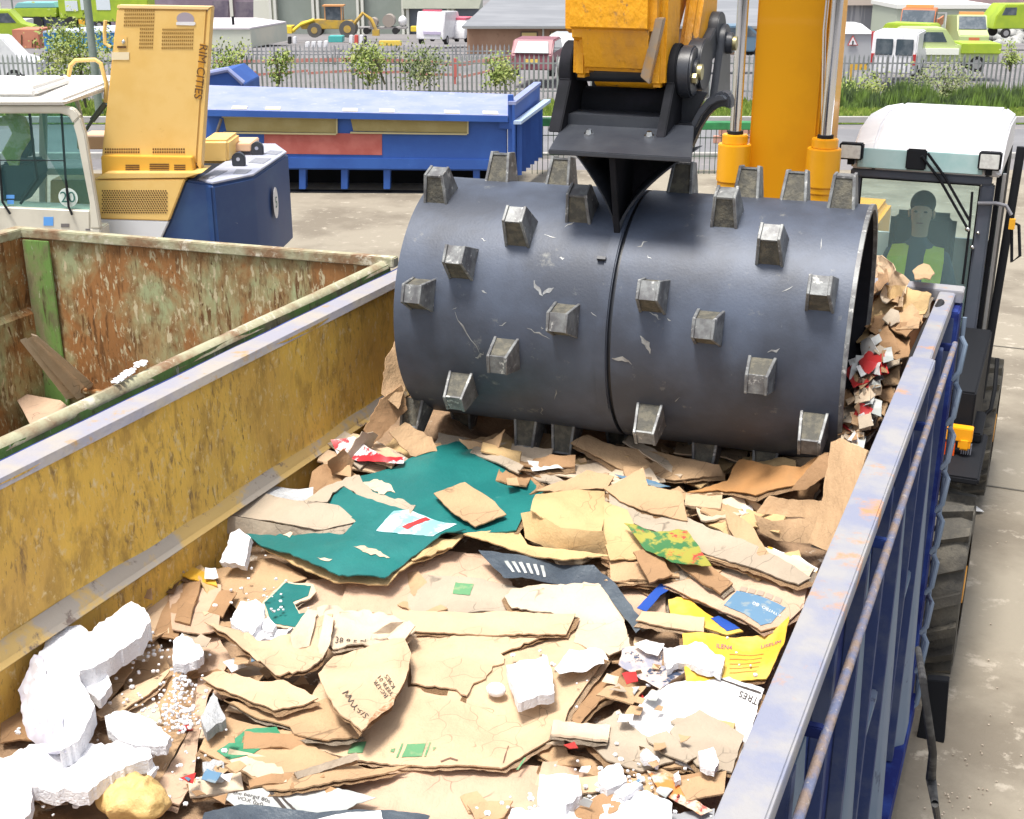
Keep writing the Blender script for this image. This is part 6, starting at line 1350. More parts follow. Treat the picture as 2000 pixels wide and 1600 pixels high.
o, s = S('dark slate plastic sheet across the bottom edge of the view', plas, [(400, 1592), (470, 1570), (600, 1580), (760, 1592), (840, 1606), (820, 1660), (380, 1660)], .035, t=.002, name='plastic_sheet', cat_='plastic sheet')
prt(o, s, [(590, 1596), (744, 1594), (752, 1640), (560, 1640)], paper, 'white_panel')
# large pale sheets in the centre
o, s = S('large flat tan sheet with green squares printed near its front edge', K1, [(556, 1452), (590, 1400), (640, 1300), (800, 1236), (950, 1232), (1100, 1236), (1228, 1240), (1176, 1300), (1144, 1340), (1112, 1382), (1096, 1432), (1040, 1465), (980, 1502), (840, 1496), (690, 1484)], .018, cre=.003, amp=.009, fr=4, step=13)
prt(o, s, [[(795, 1451), (832, 1451), (824, 1476), (784, 1476)], [(784, 1450), (788, 1450), (777, 1477), (773, 1477)], [(838, 1450), (842, 1450), (832, 1477), (828, 1477)], [(764, 1461), (772, 1459), (769, 1467), (762, 1466)], [(845, 1460), (852, 1461), (846, 1467)]], grnp, 'green_square')
prt(o, s, [[(690, 1452), (716, 1448), (708, 1472), (678, 1474)], [(1024, 1482), (1028, 1482), (1012, 1506), (1008, 1505)]], grnp, 'green_square')
prt(o, s, [[(860, 1489), (880, 1484), (895, 1489), (893, 1492), (879, 1487), (862, 1492)], [(992, 1452), (994, 1452), (984, 1492), (982, 1492)]], mat('slot_shadow', (.16, .09, .06), .9), 'hand_slot')
o, s = S('second flat tan sheet with a ragged torn right end lying on the large one', K1, [(798, 1238), (900, 1236), (1080, 1242), (1000, 1268), (978, 1278), (984, 1295), (962, 1300), (948, 1325), (925, 1335), (912, 1360), (880, 1345), (803, 1334)], .030, jit=3.2, cre=.003, amp=.006)
S('long straight strip of light card across the centre of the pile', K1, [(764, 1193), (830, 1192), (980, 1193), (1124, 1200), (1106, 1243), (950, 1235), (803, 1234), (775, 1222)], .045, cre=.0025)
S('pale ragged sheet right of the centre strip', K4, [(985, 1160), (1000, 1146), (1040, 1142), (1190, 1145), (1215, 1190), (1232, 1264), (1190, 1284), (1120, 1256), (1130, 1205), (1000, 1190)], .032, jit=3, cre=.004)
o, s = S('torn piece hanging off the right edge of the large sheet', K2, [(1040, 1462), (1098, 1432), (1110, 1470), (1182, 1494), (1150, 1500), (1085, 1492)], .004, cre=.008)
# crumpled heap at centre left
S('crumpled sheet folded under the lettered brown paper', K2, [(438, 1373), (579, 1387), (650, 1371), (706, 1436, .01), (642, 1450, .02), (574, 1436, .01), (566, 1420), (500, 1402)], .035, cre=.012, jit=2)
S('crumpled tan sheet sticking out left of the lettered one, lower', K1, [(392, 1326, .02), (428, 1313), (470, 1325), (521, 1332, .02), (555, 1332), (623, 1371), (584, 1383), (535, 1390), (472, 1363), (423, 1344)], .060, cre=.016, jit=2)
S('crumpled tan sheet sticking out left of the lettered one, upper', K1, [(402, 1226, .04), (462, 1236), (521, 1259), (564, 1244, .02), (596, 1215, .03), (652, 1205, .02), (642, 1249), (630, 1293), (594, 1324), (540, 1324), (496, 1290, .02), (447, 1251, .03)], .075, cre=.022, jit=2.5, fr=8)
o, s = S('torn kraft ridge behind the lettered brown sheet', K4, [(620, 1196), (660, 1190), (740, 1200), (782, 1214), (812, 1240), (790, 1262), (700, 1262), (650, 1268), (630, 1240)], .060, cre=.022, jit=4, fr=10)
ptext(o, s, '38 8 5 N', (685, 1255), (17, -1), (2, -12), ink)
for i, (pg) in enumerate([[(566, 1240, .03), (600, 1192, .05), (618, 1196, .04), (604, 1262), (570, 1275)], [(620, 1262), (634, 1196, .05), (652, 1204, .04), (644, 1258), (628, 1290)], [(757, 1250), (800, 1216, .04), (812, 1226, .03), (780, 1262)], [(726, 1236), (762, 1214, .04), (790, 1212, .03), (760, 1236)]]):
    S(('first', 'second', 'third', 'fourth')[i]+' curled kraft shard from the left standing on the torn ridge', K4, pg, .085, cre=.010, name='cardboard_shard')
o, s = S('crumpled light brown sheet lettered in black hanging over the large sheet', K1, [(622, 1308, .02), (652, 1271, .01), (720, 1262), (789, 1256), (803, 1278), (798, 1310), (789, 1337), (764, 1381), (706, 1434, .01), (691, 1420, .02), (652, 1371, .03), (628, 1324, .02)], .095, cre=.016, jit=1.5, fr=6)
ptext(o, s, '515-YWV', (695, 1378), (-10.5, -16), (-14, 9), ink)
ptext(o, s, 'RC-I7R\nYEFR 01\nK9ES', (752, 1346), (-8, -11), (-9, 6.5), ink)
prt(o, s, [(735, 1395), (772, 1366), (768, 1385), (725, 1420), (716, 1424)], mat('scuffed_brown', (.30, .16, .08), .8, c2=(.5, .38, .25), s=60), 'scuff')
# ---- teal board
S('brown backing layer under the front edge of the teal board', K6, [(500, 1068), (560, 1060), (800, 1050), (905, 1042), (868, 1070), (812, 1100), (758, 1144), (662, 1137), (580, 1107)], .060, cre=.004, jit=2)
o, s = S('large teal cardboard sheet lying diagonally in front of the roller', teal, [(690, 937), (779, 908), (857, 874), (891, 860), (922, 866), (984, 903), (1075, 954), (1060, 985), (1020, 1012), (1008, 1036), (940, 1044), (880, 1040), (790, 1010), (735, 970)], .075, cre=.0035, amp=.008, fr=5)
prt(o, s, [(700, 950), (730, 938), (760, 944), (772, 962), (750, 966)], K4, 'torn_patch', jit=4)
o, s = S('lower front half of the teal board with torn spots', teal, [(480, 1042), (584, 1046), (672, 1042), (696, 1020), (662, 1000), (640, 988), (669, 953), (700, 975), (790, 1000), (880, 1018), (910, 1040), (862, 1047), (803, 1085), (752, 1132), (662, 1127), (584, 1095), (511, 1069)], .090, cre=.007, amp=.01, jit=2)
prt(o, s, [[(690, 1070), (712, 1066), (740, 1076), (762, 1090), (742, 1090), (720, 1084)], [(620, 1096), (650, 1100), (636, 1104)], [(552, 1046), (572, 1042), (566, 1052)]], K4, 'torn_patch', jit=4, step=6)
prt(o, s, [(735, 1040), (770, 1005), (800, 1002), (893, 1030), (846, 1050), (800, 1044)], mat('pale_aqua_print', (.22, .45, .48), .5, c2=(.5, .66, .7), s=14, lo=.45, hi=.55), 'aqua_print')
prt(o, s, [(785, 1032), (832, 1014), (842, 1018), (796, 1036)], redp, 'red_stripe', up=.004)
S('torn kraft strip crossing the teal board diagonally', K7, [(590, 990), (640, 955), (694, 932), (735, 962), (812, 990), (800, 1008), (740, 994), (672, 953), (640, 986)], .100, jit=4, cre=.008)
S('small tan card lying flat on the teal board', K2, [(847, 961), (908, 939), (950, 968), (989, 1004), (928, 1026), (881, 998), (867, 984)], .100, cre=.002, amp=.003)
S('thin stacked layers at the front corner of the teal board', K6, [(800, 1092), (840, 1058), (905, 1042), (892, 1062), (842, 1088), (806, 1100)], .065, cre=.014, jit=4, fr=14)
# folded corrugated tube
S('crushed corrugated tube of pale card at the left edge of the teal board', K7, [[(401, 976, .05), (511, 962, .04), (584, 980, .04), (662, 990, .02), (701, 1022), (623, 1038, .0), (443, 1003, .05)], [(401, 978, .05), (443, 1003, .05), (445, 1040, -.02), (411, 1026, -.02)], [(443, 1003, .05), (560, 1026, .02), (623, 1038, .0), (699, 1022), (667, 1046, -.01), (560, 1046, -.02), (445, 1040, -.02)]], .085, cre=.006, jit=.8, name='cardboard_tube')
S('clear plastic wrap lying behind the crushed corrugated tube', mat('pale_wrap', (.6, .62, .64), .25, c2=(.45, .47, .5), s=14, bump=1), [(500, 968), (540, 950), (612, 952), (612, 975), (580, 985)], .10, cre=.014, t=.002, name='plastic_wrap', cat_='plastic wrap')
S('brown flap between the tube and the yellow wall', K3, [(608, 925, .03), (622, 914, .06), (660, 905), (700, 932), (640, 958), (600, 975)], .05, cre=.01)
# ---- yellow fold and right fan
S('flat yellowish flap under the folded sheet right of the teal board', K6, [(905, 1050), (1012, 1030), (1030, 1060), (1195, 1088), (1100, 1092), (960, 1064)], .070)
S('large folded yellowish cardboard with a rolled front edge', K6, [[(1046, 964, -.01), (1110, 961, -.01), (1181, 958, -.01), (1182, 1000), (1175, 1038, .03), (1098, 1030, .03), (1036, 1002, .025)], [(1012, 1006, -.01), (1039, 1000, .025), (1098, 1028, .03), (1177, 1038, .03), (1192, 1090, -.07), (1098, 1080, -.07), (1020, 1054, -.06)], [(1180, 985), (1225, 1000), (1266, 1080, -.02), (1192, 1090, -.02), (1177, 1038)]], .110, cre=.006, amp=.01)
o, s = S('dark printed plastic sack below the yellowish fold', plas, [(935, 1086), (1020, 1090), (1110, 1098), (1160, 1108), (1205, 1150), (1262, 1226), (1242, 1240), (1176, 1150), (1120, 1134), (984, 1136)], .040, t=.002, cre=.010, name='plastic_sack', cat_='plastic sack')
for i in range(6): prt(o, s, [(985+i*14, 1104+i*.5), (992+i*14, 1103+i*.5), (1006+i*12, 1126), (1001+i*12, 1127)], news, 'print_lines', step=20)
S('brown back row sheet under the drum teeth', K2, [(1115, 872, .02), (1146, 854, .04), (1205, 876, .03), (1292, 884, .03), (1405, 913, .03), (1412, 934, -.02), (1317, 942), (1205, 915)], .08, cre=.006)
S('wide pale flap in front of the back row right of the teal corner', K2, [(1070, 950), (1146, 920, .03), (1200, 937, .02), (1185, 958), (1046, 962)], .09)
S('curved tray like card with a white edge between teal board and drum', K4, [(965, 886, .01), (1000, 893), (1060, 905), (1190, 905), (1290, 930), (1300, 946), (1150, 936), (1030, 926)], .07, cre=.005)
S('white paper strip on the curved tray card', paper, [(1030, 900), (1085, 903), (1100, 916), (1040, 918)], .095, t=.001, name='paper', cat_='paper')
S('blue and white paper sliver in front of the drum', blup, [(1200, 925), (1260, 935), (1310, 950), (1290, 958), (1220, 940)], .10, t=.001, name='paper', cat_='paper')
for i, (d, m_) in enumerate(((0, K7), (13, K2), (25, K7), (36, K2))):
    S(('topmost', 'second', 'third', 'lowest')[i]+' of the long slanting planks fanned out right of the yellowish fold', m_, [(1190-d*.3, 968+d), (1262, 985+d), (1330, 1008+d), (1480, 1072+d*.9), (1585, 1132+d*.3), (1560, 1144+d*.3), (1400, 1088+d), (1300, 1046+d), (1190, 1000+d)], .105-.022*i, cre=.007, name='cardboard_plank')
S('tan sheet rising to a peak right of the yellowish fold', K2, [(1180, 956), (1256, 915, .06), (1266, 949, .03), (1331, 961, .02), (1343, 1017), (1273, 1002), (1210, 978)], .12, cre=.008)
S('orange brown sheet spread in front of the right half of the drum', mat('kraft_orange', (.42, .21, .075), .8, c2=(.34, .18, .07), s=4, bump=.2), [(1341, 961), (1419, 937), (1444, 900, .04), (1565, 915, .05), (1604, 888, .08), (1612, 922, .03), (1575, 947), (1502, 962), (1478, 972), (1400, 957)], .10, cre=.008)
for i in range(3):
    S(('front', 'middle', 'back')[i]+' ply of the curled layers beside the tall panel', K3, [(1540+8*i, 960-6*i), (1600+5*i, 890-3*i, .10), (1618+2*i, 884, .10), (1622, 925-3*i, .04), (1575, 956-6*i)], .115-.012*i, cre=.006)
S('open box flap bowl near the right wall', K2, [[(1476, 1002, .02), (1500, 968, .06), (1536, 976, .03), (1604, 978, .05), (1600, 1012, .0), (1540, 1010, -.03)], [(1473, 1004, .03), (1510, 1018, .02), (1560, 1012, .02), (1602, 1008, .05), (1582, 1062, -.04), (1517, 1056, -.05), (1488, 1040, -.03)]], .10, cre=.008, name='box_flap')
S('narrow folded strip below the open box flaps', K2, [(1414, 998, .05), (1436, 1004, .04), (1470, 1030, .02), (1531, 1134), (1512, 1122), (1440, 1060, .01), (1424, 1034)], .10, cre=.010)
S('tall tan panel leaning on the right wall of the skip', K2, [(1632, 870, .24), (1650, 862, .26), (1702, 884, .28), (1660, 985, .16), (1616, 1076, .04), (1578, 1060, .0), (1600, 985, .10)], .09, cre=.004)
S('glossy green and yellow packet among the planks', mat('green_packet', (.04, .15, .05), .5, c2=(.30, .28, .05), s=18, lo=.48, hi=.55, c3=(.5, .05, .04), s3=13, lo3=.6, hi3=.64), [(1219, 1025), (1278, 1039), (1341, 1038), (1361, 1058), (1390, 1104), (1312, 1095), (1254, 1061)], .125, t=.002, cre=.012, name='packet', cat_='packet')
S('brown plank with a dark blue edge below the fan', K2, [(1180, 1134), (1244, 1108), (1302, 1113), (1390, 1106), (1416, 1113), (1395, 1133), (1292, 1144)], .05, cre=.004)
S('white and orange wrapper by the right wall', mat('white_orange_wrapper', (.68, .68, .66), .4, c2=(.7, .33, .02), s=7, lo=.53, hi=.56), [(1500, 1072), (1561, 1090), (1598, 1112), (1582, 1158), (1561, 1125), (1526, 1124)], .06, t=.002, cre=.014, name='wrapper', cat_='wrapper')
S('plain pinkish sheet under the yellow one at the right', K5, [(1180, 1150), (1300, 1130), (1300, 1200), (1250, 1230)], .0)
S('pinkish sheet behind the blue printed one by the right wall', K5, [(1420, 1110), (1500, 1120), (1580, 1150), (1575, 1200), (1540, 1215), (1480, 1170)], .03)
o, s = S('tan sheet with a blue printed block near the right wall', K5, [(1295, 1142), (1341, 1132), (1419, 1110), (1453, 1112), (1577, 1149), (1570, 1190), (1536, 1225), (1487, 1239), (1429, 1207), (1361, 1168)], .06, cre=.004)
prt(o, s, [(1439, 1154), (1536, 1193), (1507, 1226), (1487, 1231), (1414, 1185)], blup, 'blue_block')
prt(o, s, [[(1448+i*17, 1146+i*6.5), (1461+i*17, 1151+i*6.5), (1457+i*17, 1160+i*6.5), (1444+i*17, 1155+i*6.5)] for i in range(5)], mat('pale_box_line', (.34, .27, .21), .8), 'printed_box', step=20)
ptext(o, s, '80', (1478, 1190), (-13, -5), (-4, 9), paper); ptext(o, s, 'KYNTBO', (1508, 1203), (-9, -4), (-3, 7), paper)
S('vivid blue wrapper edge under the blue printed sheet', bluf, [(1244, 1190), (1290, 1144), (1312, 1150), (1290, 1165), (1262, 1200)], .045, t=.002, cre=.01, name='wrapper', cat_='wrapper')
o, s = S('small yellow packet with a blue corner under the blue printed sheet', yelw, [(1305, 1172), (1341, 1166), (1385, 1200), (1452, 1236), (1420, 1242), (1310, 1206)], .035, name='packet', cat_='packet')
prt(o, s, [(1388, 1208), (1404, 1203), (1446, 1232), (1420, 1236)], bluf, 'blue_corner')
S('short light strip crossing the small yellow packet', K1, [(1254, 1195), (1310, 1200), (1376, 1203), (1375, 1231), (1300, 1226), (1242, 1216)], .06, cre=.003)
o, s = S('bright yellow printed panel against the right wall', yelw, [(1334, 1244), (1371, 1242), (1429, 1248), (1507, 1230, .02), (1541, 1203, .05), (1533, 1249, .04), (1515, 1292, .02), (1497, 1329), (1414, 1334), (1341, 1334)], .05, cre=.004, name='yellow_card')
ptext(o, s, 'USEUM', (1505, 1256), (13, -2), (2, -10), mat('purple_ink', (.25, .08, .2), .7)); ptext(o, s, 'ILEN4', (1415, 1267), (12, 0), (1, -11), MATS['purple_ink'])
for i in range(5): prt(o, s, [(1425, 1278+i*9), (1425+66-i*3, 1274+i*9), (1425+66-i*3, 1275.6+i*9), (1425, 1279.6+i*9)], mat('faint_ochre_ink', (.52, .27, .05), .7), 'print_line', step=30, jit=.2)
# magazines, paper, foam side
S('crinkled translucent paper right of the foam block', paper, [(1083, 1312), (1112, 1273), (1150, 1264), (1176, 1268), (1188, 1288), (1146, 1312), (1093, 1327)], .06, t=.001, cre=.020, fr=14, name='paper', cat_='paper')
o, s = S('glossy magazine page open near the right wall', mat('magazine_page', (.30, .30, .36), .3, c2=(.62, .50, .42), s=11, lo=.45, hi=.55, c3=(.05, .07, .12), s3=17, lo3=.56, hi3=.6), [(1208, 1300), (1215, 1268), (1250, 1262), (1297, 1262), (1292, 1300), (1341, 1310), (1290, 1353), (1244, 1324)], .05, t=.001, name='magazine', cat_='magazine')
S('white torn page on the magazine', paper, [(1238, 1262), (1262, 1252), (1298, 1258), (1285, 1285), (1262, 1278)], .068, t=.001, name='paper', cat_='paper')
S('small brown flap below the magazine', K2, [(1164, 1362), (1185, 1344), (1263, 1346), (1236, 1380)], .045)
S('dark torn gap sheet below the foam block', K3, [(1110, 1400), (1160, 1330), (1215, 1300), (1250, 1340), (1170, 1375), (1130, 1420)], .0, cre=.012)
S('tan sheet with a ragged foot at the lower right', K7, [(1130, 1430), (1210, 1388), (1232, 1422), (1319, 1494), (1254, 1514), (1185, 1494)], .035, cre=.005)
o, s = S('white sheet printed with capital letters at the right wall', paper, [(1229, 1405), (1254, 1374), (1312, 1342), (1360, 1328), (1414, 1322), (1492, 1354), (1475, 1400), (1438, 1505), (1361, 1502), (1300, 1482), (1240, 1442)], .045, cre=.006, name='white_board')
ptext(o, s, 'LITRES', (1468, 1372), (-17, -8), (-7, 15), ink)
prt(o, s, [(1398, 1330), (1402, 1328), (1486, 1362), (1485, 1365)], ink, 'ruled_line')
S('tan torn layer lying over the lettered white sheet', K7, [(1308, 1432), (1335, 1405), (1366, 1385), (1453, 1439), (1430, 1504), (1361, 1490)], .065, jit=2, cre=.004)
S('smaller tan strip left of the torn layer on the white sheet', K7, [(1262, 1440), (1302, 1430), (1361, 1480), (1341, 1492), (1290, 1470)], .062)
S('orange printed wrapper at the bottom right of the pile', mat('orange_wrapper', (.62, .22, .06), .4, c2=(.6, .5, .4), s=14, lo=.5, hi=.58, c3=(.4, .03, .02), s3=16), [(1263, 1507), (1302, 1512), (1341, 1558), (1392, 1580), (1370, 1590), (1292, 1558)], .05, t=.002, cre=.010, name='wrapper', cat_='wrapper')
S('square brown flap beside the orange wrapper', K2, [(1322, 1527), (1419, 1505), (1414, 1551), (1341, 1563)], .06)
S('grey plastic corner at the bottom right by the wall', mat('grey_plastic', (.3, .31, .33), .5), [(1300, 1588), (1396, 1580), (1390, 1640), (1300, 1640)], .03, t=.002, name='plastic_sheet', cat_='plastic sheet')
S('red and white packet in front of the left end of the drum', mat('red_white_packet', (.62, .58, .58), .35, c2=(.5, .02, .03), s=13, lo=.48, hi=.52), [(645, 858, .03), (691, 850, .04), (725, 880, .02), (755, 896, .02), (792, 896), (789, 908), (701, 902), (660, 890)], .09, t=.002, cre=.010, name='packet', cat_='packet')
# left of the drum: crushed card standing up
for i, (pg, m_) in enumerate((([(752, 700, .32), (782, 650, .36), (792, 760, .2), (775, 800, .15), (745, 770, .2)], K2), ([(742, 780, .2), (786, 752, .22), (796, 800, .12), (730, 866, .05), (712, 840, .10)], K3), ([(660, 905, .05), (705, 842, .12), (738, 850, .10), (720, 880), (690, 905)], K7), ([(758, 846, .1), (790, 826, .12), (842, 856, .06), (852, 884, .02), (800, 892, .02)], K2), ([(640, 900, .1), (668, 876, .10), (690, 900, .04), (680, 935), (650, 930)], K3), ([(900, 860, .05), (945, 868, .03), (990, 842, .10), (972, 888, .02), (920, 884)], K2))):
    S(('topmost brown piece', 'large bent brown piece', 'grey brown flap', 'light brown wedge', 'dark curled flap', 'pointed brown wedge')[i]+(' squeezed between drum and yellow wall', ' under the topmost one left of the drum', ' lying at the foot of the yellow wall near the drum', ' just under the left teeth of the drum', ' next to the red and white packet', ' behind the tip of the teal board')[i], m_, pg, .06, cre=.012, jit=2.5)
# right of the drum: tall crushed cardboard up to the rim
for i, (pg, m_, lf) in enumerate((([(1692, 500, .62), (1730, 502, .60), (1772, 546, .55), (1764, 600, .4), (1700, 640, .3), (1690, 560, .45)], K1, .0), ([(1700, 560, .45), (1770, 560, .5), (1820, 575, .45), (1808, 615, .34), (1756, 640, .30), (1692, 622, .34)], K6, .0), ([(1690, 640, .3), (1740, 640, .3), (1780, 660, .2), (1740, 760, .0), (1680, 740, .0)], K2, .02), ([(1710, 665, .3), (1735, 640, .34), (1760, 690, .25), (1735, 705, .22)], K3, .06), ([(1664, 745, .15), (1690, 712, .2), (1725, 735, .2), (1700, 790, .1), (1686, 800, .1)], K4, .05), ([(1636, 790, .1), (1690, 780, .1), (1712, 830, .1), (1680, 880, .08), (1640, 860, .05)], K7, .03))):
    S(('light sheet folded to a point', 'wide tan sheet below the end rail', 'brown sheet lower down', 'small dark edged box flap', 'pale square flap tilted', 'greyish crushed piece')[i]+' right of the drum by the far corner', m_, [(p[0], p[1], p[2]*.62) for p in pg], lf, cre=.030, jit=3, fr=9, step=8)
rnd = random.Random(21)
sm = [paper, K4, news, K2, news, redp, K3, K1, K7]
for i in range(64):
    t = rnd.random(); u = 1645+75*t+rnd.uniform(-22, 26); v = 880-190*t+rnd.uniform(-50, 40)
    n = 4; a0 = rnd.random()*6; sz = rnd.uniform(9, 28)
    pg = [(u+sz*math.cos(a0+1.57*k+rnd.uniform(-.3, .3)), v+sz*math.sin(a0+1.57*k), .14+.1*t+rnd.uniform(-.03, .05)) for k in range(n)]
    lb = 'tiny torn %s scrap in the %s litter between drum and right wall' % (('white paper', 'cream card', 'newsprint', 'tan card', 'bright paper', 'red paper', 'brown card', 'light card', 'greyish card')[i % 9], 'lower' if t < .5 else 'upper')
    sheet('paper_scrap', lb, 'paper scrap', sm[i % 9], pg, .03, 'litter: '+lb[10:60], t=.002, cre=.004, step=14, jit=1)
for i in range(34):
    v = rnd.uniform(520, 830); u = rnd.uniform(1680, 1822-.427*(v-569)); tt = (v-520)/310
    mi = rnd.choice([K1, K2, K3, K6, K7, K2]); lb = 'crumpled %s cardboard piece heaped between the drum end and the far right corner' % COLW[mi.name]
    n = 5; a0 = rnd.random()*6; sz = rnd.uniform(16, 40); pg = [(min(u+sz*math.cos(a0+1.257*k+rnd.uniform(-.3, .3)), 1826-.427*(v-569)), v+sz*.9*math.sin(a0+1.257*k), .30*(1-tt)+.08*tt+rnd.uniform(-.04, .05)) for k in range(n)]
    sheet('cardboard_scrap', lb, 'cardboard', mi, pg, .0, 'heaped: '+lb[9:40], cre=.02, step=9, jit=2, fr=10)
SZ = [((1190, 1560), (935, 1120), 30, .45, .05, 'in the fan right of the yellowish fold'), ((1120, 1420), (1400, 1590), 16, .2, .02, 'at the lower right of the pile'), ((220, 440), (1110, 1260), 12, -1.3, .02, 'at the upper left below the yellow wall'), ((960, 1560), (880, 945), 18, .1, .05, 'in the row under the drum'), ((650, 770), (862, 905), 7, .3, .03, 'left of the teal board tip'), ((380, 640), (1440, 1590), 10, .1, .0, 'round the curled green banded sheet')]
for (u0, u1), (v0, v1), n_, ang, lf, zn in SZ:
    for i in range(n_):
        mi = rnd.choice([K1, K2, K3, K6, K7, K4, K2, K3]); u, v = rnd.uniform(u0, u1), rnd.uniform(v0, v1)
        if u > 1815-.427*(v-569)-50: continue
        a = ang+rnd.gauss(0, .4); L_, W_ = rnd.uniform(28, 75), rnd.uniform(8, 26); ca, sa = math.cos(a), math.sin(a)
        pg = [(u+x*L_*ca-y*W_*sa, v+(x*L_*sa+y*W_*ca)*.75, rnd.uniform(-.01, .03)) for x, y in ((-1, -1), (1, -1), (1, 1), (-1, 1))]
        lb = 'crushed %s cardboard strip %s' % (COLW[mi.name], zn); sheet('cardboard_strip', lb, 'cardboard', mi, pg, lf+rnd.uniform(-.02, .035), 'strips: '+lb[8:], t=.007, cre=.012, step=9, jit=1, fr=9)
ZN = [((1180, 1290), (1270, 1480), 22, 'near the magazine'), ((1180, 1500), (950, 1130), 34, 'in the fanned layers at the right'), ((640, 860), (850, 925), 16, 'by the left foot of the drum'), ((380, 640), (1250, 1340), 10, 'around the crumpled sheets'), ((360, 470), (1380, 1560), 12, 'beside the green banded sheet'), ((1100, 1420), (1440, 1590), 16, 'at the lower right'), ((200, 420), (1110, 1300), 12, 'at the foot of the yellow wall'), ((960, 1400), (880, 950), 20, 'close under the drum')]
cm = [(K2, 'tan card'), (paper, 'white paper'), (K3, 'dark brown card'), (news, 'newsprint'), (K7, 'greyish card'), (redp, 'red printed'), (K4, 'cream card'), (blup, 'blue printed'), (K1, 'light card')]
for (u0, u1), (v0, v1), n_, zn in ZN:
    for i in range(n_):
        m_, wd = cm[rnd.randrange(len(cm))] if i % 3 else cm[0]
        u, v = rnd.uniform(u0, u1), rnd.uniform(v0, v1)
        if u > 1815-.427*(v-569)-25: continue
        n = rnd.choice((3, 4, 4)); a0 = rnd.random()*6; sz = rnd.uniform(7, 20)
        pg = [(u+sz*rnd.uniform(.7, 1.4)*math.cos(a0+6.283/n*k), v+sz*.7*math.sin(a0+6.283/n*k), rnd.uniform(-.012, .03)) for k in range(n)]
        lb = 'tiny %s scrap lying %s' % (wd, zn); sheet('paper_scrap', lb, 'paper scrap', m_, pg, rnd.uniform(.0, .085), 'litter: '+lb, t=.002, cre=.008, step=10, jit=1.5)
# ---- foam
def foamblock(label, pg, lift, t=.05, m_=foam, cre=.012, name='foam_piece', jit=3, fr=12, amp=.004, step=8):
    return sheet(name, label, 'foam', m_, pg, lift, t=t*.6, cre=max(cre, .010), jit=min(jit, 1.8), fr=max(fr, 20), amp=amp, step=6, angle=22, seg=6)
foamblock('big white angled foam packing corner by the yellow wall', [(74, 1275), (100, 1234), (156, 1216), (172, 1228), (256, 1172), (282, 1186), (294, 1212), (276, 1244), (224, 1280), (186, 1306), (156, 1316), (158, 1340), (186, 1384), (172, 1412), (152, 1452), (118, 1470), (108, 1400), (88, 1320)], .17, t=.10, cre=.010, fr=9)
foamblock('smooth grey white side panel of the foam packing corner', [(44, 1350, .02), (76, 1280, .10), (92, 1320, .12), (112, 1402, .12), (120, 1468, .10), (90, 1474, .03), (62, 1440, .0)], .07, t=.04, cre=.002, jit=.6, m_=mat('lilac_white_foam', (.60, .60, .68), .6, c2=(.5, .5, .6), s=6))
foamblock('wide white slab of foam at the bottom left corner', [(-40, 1500), (64, 1460), (160, 1455), (230, 1452), (292, 1466), (298, 1484), (224, 1516), (172, 1548), (64, 1544), (60, 1590), (24, 1640), (-40, 1640)], .11, t=.07, cre=.014)
foamblock('ragged foam chunk right of the foam packing corner', [(206, 1412), (228, 1400), (272, 1402), (300, 1412), (334, 1442), (324, 1462), (248, 1456), (212, 1436)], .10, t=.05)
foamblock('small foam chunk touching the inner side of the foam corner', [(156, 1328), (204, 1308), (218, 1338), (196, 1364), (166, 1346)], .12, t=.05)
foamblock('knobbly foam chunk lying on the smeared box panel', [(338, 1252), (356, 1240), (386, 1256), (398, 1274), (384, 1296), (338, 1304)], .09, t=.05, cre=.02)
foamblock('broken foam chunk left of the torn teal scrap', [(450, 1212), (470, 1180), (490, 1176), (518, 1190), (516, 1214), (492, 1240), (456, 1228)], .07, t=.05, cre=.02)
foamblock('tiny foam lump beside the torn teal scrap', [(510, 1216), (524, 1208), (540, 1220), (532, 1234), (514, 1232)], .07, t=.03)
foamblock('flat foam strip under the crumpled sheets at the left', [(480, 1240), (520, 1234), (572, 1228), (560, 1244), (500, 1256)], .045, t=.02)
foamblock('narrow upright foam block left of the teal board', [(430, 1100), (452, 1042, .05), (467, 1032, .05), (490, 1050, .05), (478, 1106)], .08, t=.05, cre=.005)
foamblock('grey wedge of foam beside the tan crumpled sheets', [(392, 1404), (418, 1362), (441, 1404), (404, 1436)], .07, t=.05, m_=gfoam)
foamblock('round grey foam lump near the green band sheet', [(396, 1492), (416, 1482), (438, 1494), (436, 1512), (412, 1520), (396, 1508)], .06, t=.04, m_=gfoam, cre=.02)
foamblock('square white foam block on the torn tan sheet', [(989, 1302), (1020, 1290), (1067, 1283), (1078, 1310), (1083, 1349), (1050, 1358), (1012, 1371), (998, 1335)], .09, t=.055, cre=.007, jit=1.5)
foamblock('white foam block near the bottom right of the centre', [(1054, 1518), (1090, 1515), (1130, 1517), (1137, 1552), (1106, 1580), (1050, 1566)], .08, t=.055, cre=.007, jit=1.5)
foamblock('smaller greyish foam block right of the bottom one', [(1168, 1508), (1210, 1494), (1225, 1522), (1186, 1542), (1170, 1530)], .08, t=.05, cre=.008)
foamblock('spread of broken white foam along the bottom edge', [(985, 1640), (1000, 1588), (1040, 1592), (1100, 1570), (1200, 1548), (1262, 1560), (1312, 1590), (1312, 1640)], .05, t=.04, cre=.02, jit=4)
foamblock('lumpy white foam on the magazine by the yellow panel', [(1296, 1268), (1330, 1262), (1371, 1258), (1416, 1288), (1407, 1319), (1361, 1309), (1340, 1290), (1302, 1308)], .085, t=.04, cre=.016)
foamblock('thin foam sliver above the orange wrapper', [(1250, 1478), (1262, 1468), (1288, 1486), (1286, 1494), (1258, 1490)], .08, t=.03)
foamblock('foam lump on the tan torn layer at the right', [(1363, 1478), (1392, 1472), (1404, 1492), (1395, 1510), (1368, 1500)], .095, t=.03, cre=.016)
